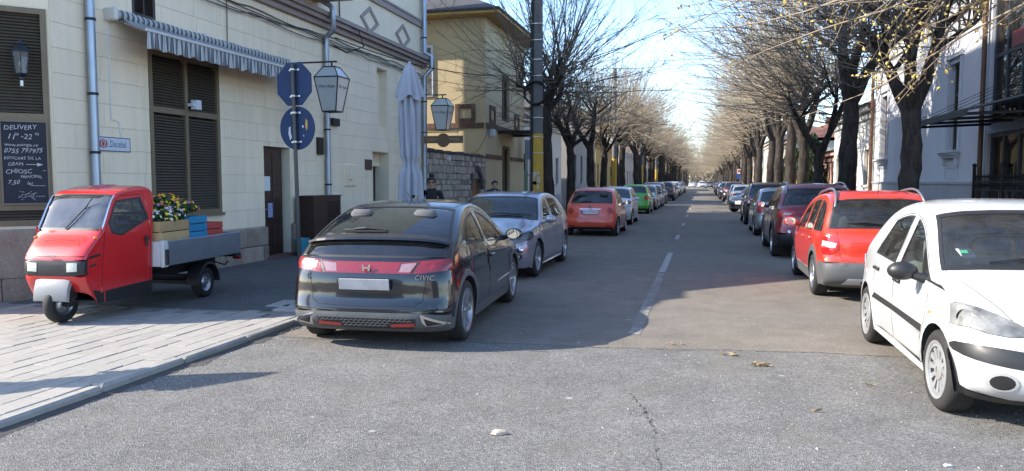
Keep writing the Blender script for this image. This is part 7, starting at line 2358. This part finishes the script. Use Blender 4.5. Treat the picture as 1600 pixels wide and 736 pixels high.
CANV = flat('parasol_canvas', (.33, .35, .40), .9, var=.14, vs=3, bmp=.1, bs_=20, space='obj')
ALU = flat('parasol_pole', (.42, .43, .45), .35, .6)
def parasol(loc, label, top=3.55, hem=1.33, w0=.27, seed=1, tilt=None, base=True):
    r = empty('closed_parasol', loc, R(12), label, 'parasol')
    if tilt: r.rotation_euler = tilt
    rg_ = np.random.default_rng(seed)
    MB().tube([(0, 0, 0), (0, 0, top - .05)], .03, 10).build('pole', ALU, r, 50)
    n = 64; vs = []; rows = 34
    ph = rg_.uniform(0, 6.28, 8)
    for i in range(rows + 1):
        t = i / rows; z = top - (top - hem) * t
        base_r = .05 + (w0 - .05) * (min(1, t * 3.2) ** .7) * (1 - .22 * math.sin(min(1, max(0, (t - .2) / .8)) * math.pi))
        if .70 < t < .78: base_r *= .74           # the strap
        if t > .8: base_r *= 1.08
        for j in range(n):
            a = 2 * math.pi * j / n
            f = 1 + .30 * math.sin(8 * a + 1.2 * math.sin(t * 3 + ph[0])) * min(1, t * 4) + .13 * math.sin(13 * a + t * 9 + ph[1]) + .05 * math.sin(5 * a - t * 14 + ph[2])
            zz = z + (.06 * math.sin(3 * a + ph[3]) + .02 * math.sin(9 * a + ph[4])) * max(0, t - .82) / .18 - .02 * math.sin(8 * a) * t
            vs.append((base_r * f * math.cos(a + .5 * t), base_r * f * math.sin(a + .5 * t), zz))
    fs = [(i * n + j, i * n + (j + 1) % n, (i + 1) * n + (j + 1) % n, (i + 1) * n + j) for i in range(rows) for j in range(n)]
    MB().raw(vs, fs).build('canopy', CANV, r, True)
    vs = []; rows = 9
    for i in range(rows + 1):                     # the vent flap that hangs over the top
        t = i / rows; z = top + .06 - .62 * t
        br = .03 + .20 * t ** .55
        for j in range(n):
            a = 2 * math.pi * j / n; f = 1 + .22 * math.sin(8 * a + .5) * t + .05 * math.sin(13 * a)
            vs.append((br * f * math.cos(a), br * f * math.sin(a), z + .05 * math.sin(4 * a + 1) * t * t))
    fs = [(i * n + j, i * n + (j + 1) % n, (i + 1) * n + (j + 1) % n, (i + 1) * n + j) for i in range(rows) for j in range(n)]
    MB().raw(vs, fs).build('vent_flap', CANV, r, True)
    MB().ball((0, 0, top + .07), .035, 10, 6).build('finial', ALU, r)
    if base: MB().cbox(-.35, .35, -.35, .35, -.01, .07, .02).build('base', flat('base_slab', (.2, .2, .2), .8), r)
    return r
parasol((-5.08, 12.95, PZ), 'closed grey blue parasol standing on the pavement behind the black car', 3.62, 1.30, .17, 1)
parasol((-7.40, 3.2, PZ), 'unseen closed parasol just outside the left edge, tilted to cast a wedge shadow on the road', 2.75, 1.45, .15, 2, (R(-38), R(12), 0))  # added out of view; place and tilt chosen for the shadow it throws

# concrete power pole, yellow at the foot
YELP = flat('pole_yellow', (.50, .30, .035), .7, var=.28, vs=4, bmp=.15)
PCON = flat('pole_concrete', (.135, .13, .13), .85, var=.2, vs=4, bmp=.2)
pp = empty('power_pole', (-5.1, 23.9, PZ), 0, 'tall concrete power pole with yellow painted foot and a coil of black cable', 'pole')
m = MB(); m.hexa([(-.19, -.17, -.1), (.19, -.17, -.1), (.19, .17, -.1), (-.19, .17, -.1), (-.165, -.15, 3.1), (.165, -.15, 3.1), (.165, .15, 3.1), (-.165, .15, 3.1)]); m.build('yellow_foot', YELP, pp)
m = MB(); m.hexa([(-.16, -.145, 3.1), (.16, -.145, 3.1), (.16, .145, 3.1), (-.16, .145, 3.1), (-.13, -.12, 11), (.13, -.12, 11), (.13, .12, 11), (-.13, .12, 11)]); m.build('shaft', PCON, pp)
m = MB()
for k in range(9):
    rr = .36 + .012 * (k % 3) - .006 * k; zc = 4.35
    m.tube([(rr * math.cos(t) + .01 * math.sin(5 * t + k), -.20 - .018 * (k % 5), zc + rr * math.sin(t) + .01 * math.cos(4 * t + k)) for t in np.linspace(0, 6.283, 33)], .016, 5, False)
m.build('cable_coil', BLACKM, pp)
m = MB()
for z in (1.0, 1.6, 2.5, 3.0, 3.6, 4.0, 4.9, 5.4, 6.0, 6.5): m.lathe([(.235, -.012), (.245, -.012), (.245, .012), (.235, .012)], 4, 'z', (0, 0, z), R(45), R(405))
m.build('steel_band', M_RIM, pp)
m = MB()
for k in range(4): m.tube([(-.19 + .03 * k, -.18, .2), (-.185 + .03 * k, -.175, 4.0), (-.15 + .03 * k, -.15, 10.8)], .013, 5)
m.build('riser_cable', BLACKM, pp)
STICK = flat('poster_scraps', (.45, .40, .34), .8, var=.6, vs=9)
m = MB(); random.seed(6)
for k in range(9):
    x, z = random.uniform(-.13, .08), random.uniform(.9, 2.0); m.box(x, x + random.uniform(.05, .12), -.182, -.178 - .001 * k, z, z + random.uniform(.06, .18))
m.build('poster_scraps', STICK, pp)
m = MB(); m.box(-.7, .7, -.2, -.12, 9.4, 9.5); m.build('cross_arm', BLACKM, pp)
def cable(p, q, sag, r, label, n=18):
    pts = [Vector(p).lerp(Vector(q), i / n) + Vector((0, 0, -sag * 4 * (i / n) * (1 - i / n))) for i in range(n + 1)]
    o = MB().tube(pts, r, 5).build('overhead_cable', BLACKM); tag(o, label, 'cable', 'overhead cables by the power pole')
cable((WX + .05, 17.3, 5.15), (-5.1, 23.7, 5.0), .35, .014, 'slack black cable from the cream house cornice to the power pole')
cable((SX + .1, 30.8, 4.0), (SX + .1, 28.2, 2.75), .35, .012, 'cable hanging from the yellow house corner to the stone wall')
def pole(x, y, label, h=8, lamp=False, col=None):
    r = empty('street_pole', (x, y, PZ), 0, label, 'pole')
    MB().tube([(0, 0, -.1), (0, 0, 2.9)], .15, 10, r2=.14).build('yellow_foot', YELP, r, 50); MB().tube([(0, 0, 2.9), (0, 0, h)], .135, 10, r2=.10).build('shaft', PCON, r, 50)
pole(-4.95, 44.5, 'street pole with yellow foot standing by the green car'); pole(-4.95, 65, 'street pole with yellow foot further down the left pavement'); pole(-4.95, 86, 'street pole with yellow foot far down the left pavement')
# small board with a red and white sign far down the right pavement
rs = empty('road_sign', (4.6, 100, PZ), 0, 'small red and white road sign among the far right trunks', 'traffic sign')
MB().tube([(0, 0, 0), (0, 0, 3.1)], .03, 8).build('pole', POLEG, rs)
MB().cbox(-.42, .42, -.05, -.03, 2.5, 3.1, .01).build('sign_board', flat('sign_white2', (.7, .7, .7), .5), rs); MB().cbox(-.36, .36, -.058, -.051, 2.72, 3.02, .005).build('red_field', SRED, rs); MB().cbox(-.42, .42, -.05, -.03, 1.9, 2.45, .01).build('blue_board', flat('sign_face_blue', (0, 0, 0)), rs)

# ------------------------------------------------------------------ litter on the road
STN = flat('pale_stone', (.50, .42, .32), .85, var=.2, vs=40, bmp=.3)
DRY = flat('dry_leaf', (.30, .22, .13), .85, var=.35, vs=60)
def pebble(x, y, l, w_, h, mat, label, name='stone', seed=0, cat='stone'):
    rg_ = np.random.default_rng(seed); m = MB().ball((0, 0, 0), 1, 9, 6)
    m.v = [(a * l * (1 + rg_.normal(0, .12)), b * w_ * (1 + rg_.normal(0, .14)), max(-.2, c) * h * (1 + rg_.normal(0, .1)) + h * .2) for a, b, c in m.v]
    o = m.build(name, mat, None, 40, loc=(x, y, .006), rot=(0, 0, rg_.uniform(-.4, .4))); return tag(o, label, cat)
pebble(-1.28, 4.82, .055, .028, .03, STN, 'pale beige stone chip lying alone on the foreground asphalt', seed=3)
pebble(1.43, 4.9, .03, .016, .012, flat('white_bit', (.62, .62, .6), .8), 'tiny white scrap on the asphalt at the bottom right', 'paper_scrap', 4, 'litter')
def leaf(x, y, s_, label, seed, n=1):
    rg_ = np.random.default_rng(seed); m = MB()
    for i in range(n):
        ox, oy = (rg_.normal(0, .09), rg_.normal(0, .04)) if n > 1 else (0, 0); a = rg_.uniform(0, 6.28) if n > 1 else rg_.uniform(-.3, .3); l = s_ * rg_.uniform(.6, 1.2)
        p = [(-l, 0, .012), (-l * .4, l * .28, .02), (l * .5, l * .22, .004), (l, 0, .025), (l * .4, -l * .25, .03), (-l * .5, -l * .22, .004)]
        m.raw([(ox + q[0] * math.cos(a) - q[1] * math.sin(a), oy + q[0] * math.sin(a) + q[1] * math.cos(a), q[2]) for q in p], [(0, 1, 2, 5), (2, 3, 4, 5)])
        if rg_.random() < .6: m.tube([(ox, oy, .01), (ox + l * 1.8 * math.cos(a), oy + l * 1.8 * math.sin(a), .02)], .003, 4)
    o = m.build('fallen_leaf', DRY, None, loc=(x, y, .007), fix=False); tag(o, label, 'leaf' if n == 1 else 'leaves')
    return o
leaf(.83, 5.85, .035, 'single dry curled leaf on the asphalt in front of the white car', 1)
leaf(.49, 7.22, .05, 'cluster of dry leaves and twigs just inside the coarse asphalt', 2, 9)
leaf(.30, 7.62, .05, 'flat dry leaf on the seam between both asphalts', 5, 3)
leaf(-.19, 7.98, .035, 'thin dry twig leaf beyond the asphalt seam near the centre line', 7, 2)
leaf(1.42, 6.7, .03, 'dry leaf with a long stalk beside the white front wheel', 9, 2)
# ------------------------------------------------------------------ people
def skin_mesh(V, E, Rr, mat, name, sub=2):
    me = bpy.data.meshes.new(name); me.from_pydata(V, E, [])
    o = link(name, me)
    sm = o.modifiers.new('skin', 'SKIN'); sm.use_smooth_shade = True
    for i, r in enumerate(Rr): me.skin_vertices[0].data[i].radius = (r, r) if not isinstance(r, tuple) else r
    me.skin_vertices[0].data[0].use_root = True
    s2 = o.modifiers.new('sub', 'SUBSURF'); s2.levels = sub; s2.render_levels = sub
    dg = bpy.context.evaluated_depsgraph_get()
    out = bpy.data.meshes.new_from_object(o.evaluated_get(dg))
    bpy.data.objects.remove(o); bpy.data.meshes.remove(me)
    out.materials.clear(); out.materials.append(mat); out.name = name
    return out
SKIN = flat('skin', (.46, .27, .19), .55, var=.08, vs=12, space='obj')
CLOTHD = flat('black_sweater', (.010, .010, .013), .9, var=.3, vs=25, bmp=.1, space='obj'); JEAN = flat('dark_jeans', (.025, .03, .05), .9, var=.3, vs=25, space='obj'); HAIR = flat('dark_hair', (.010, .008, .007), .5, var=.3, vs=40, space='obj')
SHOE = flat('dark_shoe', (.02, .02, .02), .6, space='obj')
def person(loc, rz, s_, label, top, pose, bun=False, glasses_=False, phone=False, shirt=None, lean=0.0):
    r = empty('person', loc, rz, label, 'person'); r.scale = (s_, s_, s_)
    # facing +X; body measures for 1.7 m
    hd = lean
    J = {'pel': (0, 0, .95), 'wai': (.0 + hd * .3, 0, 1.10), 'che': (.01 + hd * .7, 0, 1.28), 'neb': (.0 + hd, 0, 1.43), 'nec': (.015 + hd * 1.1, 0, 1.49)}
    V = []; E = []; Q = []
    def v(p, rad): V.append(p); Q.append(rad); return len(V) - 1
    pel = v(J['pel'], (.165, .125)); wai = v(J['wai'], (.145, .11)); che = v(J['che'], (.165, .12)); neb = v(J['neb'], (.10, .08)); nec = v(J['nec'], .052)
    E += [(pel, wai), (wai, che), (che, neb), (neb, nec)]
    hands = []
    for sg in (1, -1):
        sh = v((hd * .95, sg * .175, 1.40), .066); el = v(pose['el'][0 if sg > 0 else 1], .047); wr = v(pose['wr'][0 if sg > 0 else 1], .030)
        E += [(neb, sh), (sh, el), (el, wr)]; hands.append((V[el], V[wr]))
        hp = v((0, sg * .095, .86), .098); kn = v((.02, sg * .10, .50), .060); an = v((-.01, sg * .105, .10), .043)
        E += [(pel, hp), (hp, kn), (kn, an)]
    body = skin_mesh(V, E, Q, top, 'body')
    # trousers share the body surface: lower faces take the trouser cloth
    body.materials.append(JEAN)
    for p in body.polygons:
        if p.center.z < .93: p.material_index = 1
    link('body', body, r)
    hz = 1.60
    hm = skin_mesh([(.02 + hd * 1.2, 0, 1.47), (.03 + hd * 1.25, 0, 1.54), (.045 + hd * 1.3, 0, hz), (.03 + hd * 1.3, 0, 1.67)], [(0, 1), (1, 2), (2, 3)], [.048, .066, .088, .07], SKIN, 'head')
    h = link('head', hm, r)
    cx = .045 + hd * 1.3
    MB().ball((cx + .095, 0, hz - .02), (.02, .014, .022), 8, 6).build('nose', SKIN, h, True)
    MB().cbox(cx + .083, cx + .092, -.022, .022, hz - .062, hz - .052, .003).build('mouth', flat('lips', (.30, .09, .08), .5), h)
    for sg in (1, -1): MB().ball((cx - .01, sg * .085, hz - .01), (.022, .012, .032), 8, 6).build('ear', SKIN, h, True); MB().ball((cx + .078, sg * .032, hz + .012), .011, 8, 6).build('eye', HAIR, h, True)
    m = MB().ball((cx - .018, 0, hz + .035), (.105, .098, .10), 16, 10)
    m.v = [(a, b, c) if not (a > cx + .03 and c < hz + .055) else (min(a, cx + .04), b, max(c, hz + .05)) for a, b, c in m.v]
    if bun: m.ball((cx - .03, 0, hz + .155), (.058, .058, .052), 12, 8); m.tube([(cx - .03, 0, hz + .10), (cx - .03, 0, hz + .14)], .035, 8)
    m.build('hair', HAIR, h, True)
    if glasses_:
        m = MB()
        for sg in (1, -1): m.ball((cx + .094, sg * .034, hz + .012), (.010, .031, .022), 10, 6); m.tube([(cx + .085, sg * .066, hz + .018), (cx - .02, sg * .092, hz + .015)], .003, 4)
        m.tube([(cx + .098, -.01, hz + .016), (cx + .098, .01, hz + .016)], .003, 4); m.build('sunglasses', M_BLACK, h, 60)
    for i, (e_, w_) in enumerate(hands):
        sg = 1 if i == 0 else -1
        e_, w_ = Vector(e_), Vector(w_); d = (w_ - e_).normalized()
        q = pose.get('grip', d); q = Vector(q).normalized()
        side = q.cross(Vector((0, 0, 1))); side = side.normalized() if side.length > .1 else Vector((0, 1, 0)); nrm = side.cross(q)
        V, E, Q = [], [], []
        V += [w_[:], (w_ + q * .045)[:], (w_ + q * .085)[:]]; Q += [.026, (.036, .018), (.038, .016)]; E += [(0, 1), (1, 2)]
        for k, (off, ln) in enumerate([(-.030, .062), (-.010, .072), (.011, .068), (.030, .052)]):
            b0 = w_ + q * .088 + side * off; b1 = b0 + q * ln * .55 - nrm * .012 * pose.get('curl', 1); b2 = b1 + q * ln * .35 - nrm * .03 * pose.get('curl', 1)
            i0 = len(V); V += [b0[:], b1[:], b2[:]]; Q += [.010, .0085, .007]; E += [(2, i0), (i0, i0 + 1), (i0 + 1, i0 + 2)]
        t0 = w_ + q * .035 - side * .030 * sg; t1 = t0 + q * .035 - side * .025 * sg - nrm * .01; t2 = t1 + q * .03 - nrm * .015
        i0 = len(V); V += [t0[:], t1[:], t2[:]]; Q += [.014, .0115, .009]; E += [(1, i0), (i0, i0 + 1), (i0 + 1, i0 + 2)]
        link('hand', skin_mesh(V, E, Q, SKIN, 'hand', 1), r)
    if shirt: 
        MB().ball((.10 + hd * .85, 0, 1.34), (.035, .05, .10), 10, 6).build('shirt_front', shirt, r, True)
    for sg in (1, -1): MB().ball((.055, sg * .105, .045), (.135, .05, .05), 12, 7).build('shoe', SHOE, r, True)
    return r
rw_ = person((-5.22, 14.45, PZ - .01), R(-72), .99, 'woman in black with hair in a bun and sunglasses looking at her phone', CLOTHD,
    {'el': [(.02, .235, 1.12), (.02, -.235, 1.12)], 'wr': [(.22, .05, 1.13), (.21, -.10, 1.10)], 'grip': (.5, -.1, .2), 'curl': 1.2}, True, True)
ph = MB().cbox(-.005, .005, -.036, .036, -.07, .07, .003).build('phone', M_BLACK, None)
ph.matrix_world = Matrix.Translation((-5.22, 14.45, PZ - .01)) @ Matrix.Rotation(R(-72), 4, 'Z') @ Matrix.Translation((.315, -.02, 1.20)) @ Matrix.Rotation(R(40), 4, 'Y')
tag(ph, 'dark phone held up in the hands of the woman in black', 'phone')
NAVYJ = flat('navy_jacket', (.018, .024, .045), .85, var=.25, vs=20, bmp=.1, space='obj')
person((-5.62, 20.6, PZ - .01), R(-60), .95, 'man in a dark navy jacket with pale shirt standing beyond the silver car', NAVYJ,
    {'el': [(.05, .26, 1.10), (.03, -.26, 1.10)], 'wr': [(.22, .14, 1.0), (.20, -.14, .98)], 'grip': (1, 0, -.3), 'curl': 1}, False, False, shirt=flat('pale_shirt', (.5, .55, .62), .8), lean=.06)
# ------------------------------------------------------------------ the parked cars
def place(sp, col, x, y, hd, label, group=None, **kw):
    q = dict(sp); q['paint'] = col; q.update(kw)
    o = make_car(q); o.location = (x, y, 0.004); o.rotation_euler = (0, 0, R(hd))
    return tag(o, label, 'car', group)
CL_, CR_ = 'cars parked along the left kerb', 'cars parked along the right kerb'
PB = paint('paint_black', (.004, .004, .007), 0, .2, dirt=.008)
place(CIVIC, PB, -3.33, 9.05, 93.2, 'black hatchback with a red light bar across its tail, nearest on the left', CL_)
place(FOCUS, paint('paint_lilac_silver', (.34, .325, .375), .55, .32, dirt=.06), -3.68, 14.5, -90, 'lilac silver car with its front to us, right behind the black hatchback', CL_)
place(F500, paint('paint_coral', (.72, .085, .035), 0, .3, dirt=.05), -3.3, 24.9, 90, 'small round coral red car seen from behind on the left', CL_)
place(C3, paint('paint_white', (.54, .545, .55), 0, .3, dirt=.13), 2.52, 7.36, -90, 'white hatchback with domed roof and black bumper pads, nearest on the right', CR_, steer=R(3))
place(SCOUT, paint('paint_red', (.62, .035, .012), 0, .3, dirt=.05), 2.42, 13.3, 90, 'bright red estate with grey bumpers and roof rails', CR_)
place(SUV, paint('paint_wine', (.20, .006, .014), .25, .3, dirt=.05), 2.44, 19.5, 90, 'dark wine red crossover in the shade in front of the bright red estate', CR_, near=True)
SIL = paint('paint_silver', (.36, .38, .40), .6, .32); GRYB = paint('paint_grey_blue', (.10, .12, .15), .5, .32); WHT = paint('paint_white2', (.62, .63, .64)); BLK2 = paint('paint_black2', (.012, .012, .014)); GRN = paint('paint_green', (.075, .46, .02), 0, .3)
MAR = paint('paint_maroon', (.055, .02, .025), .3); NVY = paint('paint_navy', (.02, .028, .06), .4); GRY = paint('paint_grey', (.16, .165, .175), .5)
# right side, further on
place(HATCH, SIL, 2.40, 26.2, 90, 'silver grey hatchback in front of the wine red crossover', CR_)
place(SUV, BLK2, 2.5, 32.6, 90, 'black off-roader in front of the silver grey hatchback on the right', CR_, rail=M_BLACK)
place(HATCH, GRYB, 3.0, 44.2, -124, 'grey blue car standing askew with its nose out into the street', CR_, steer=R(-20))
place(SALOON, WHT, 2.6, 51, 90, 'white saloon seen from behind beyond the askew grey car', CR_)
place(HATCH, SIL, 2.6, 57, 90, 'pale silver car hidden behind the white saloon on the right', CR_)
place(SUV, MAR, 2.5, 66, 90, 'dark maroon car far down the right kerb', CR_)
place(SUV, NVY, 2.4, 74, -90, 'dark blue tall car farther down the right kerb', CR_)
# left side, further on
place(HATCH, WHT, -3.45, 31.2, -90, 'pale silver white hatchback facing us beyond the coral red car', CL_)
place(MINI, GRN, -3.42, 41.4, 90, 'bright green small car seen from behind on the left', CL_)
place(SALOON, BLK2, -3.4, 46.6, -90, 'black saloon facing us just beyond the green car', CL_)
place(HATCH, GRY, -3.35, 52.0, -90, 'mid grey hatchback facing us after the black saloon', CL_)
place(SUV, NVY, -3.5, 58.0, -90, 'tall dark blue car with pale roof rails beyond the grey hatchback', CL_)
place(SUV, MAR, -3.2, 68.5, 90, 'dark maroon tall car seen from behind far down the left kerb', CL_)
fars = [('L', 75, SALOON, BLK2, 'black car'), ('L', 82, HATCH, SIL, 'silver car'), ('L', 89, SUV, WHT, 'white tall car'), ('L', 96, SALOON, SIL, 'silver saloon'), ('L', 104, HATCH, WHT, 'white hatchback'), ('L', 112, SUV, GRY, 'grey tall car'), ('L', 120, HATCH, BLK2, 'black hatchback'),
        ('R', 82, HATCH, GRY, 'grey hatchback'), ('R', 90, SALOON, WHT, 'white car'), ('R', 98, SUV, BLK2, 'black tall car'), ('R', 108, HATCH, SIL, 'silver hatchback'), ('R', 118, SALOON, NVY, 'navy saloon')]
for s_, y, sp, col, nm in fars:
    fac = random.choice((90, -90))
    place(sp, col, -3.3 if s_ == 'L' else 2.5, y, fac, 'far %s in the %s row near the end of the street' % (nm, 'left' if s_ == 'L' else 'right'), CL_ if s_ == 'L' else CR_, grid=.2)
for x, y, sp, col, nm, fc in [(-.2, 190, SUV, WHT, 'white van like car driving towards us at the end of the street', -90), (-2.6, 205, SALOON, WHT, 'white car far off in the middle of the street beside a tall white one', 90), (1.6, 185, SUV, GRY, 'grey car driving away on the right lane at the vanishing point', 90)]:
    place(sp, col, x, y, fc, nm, None, grid=.25)
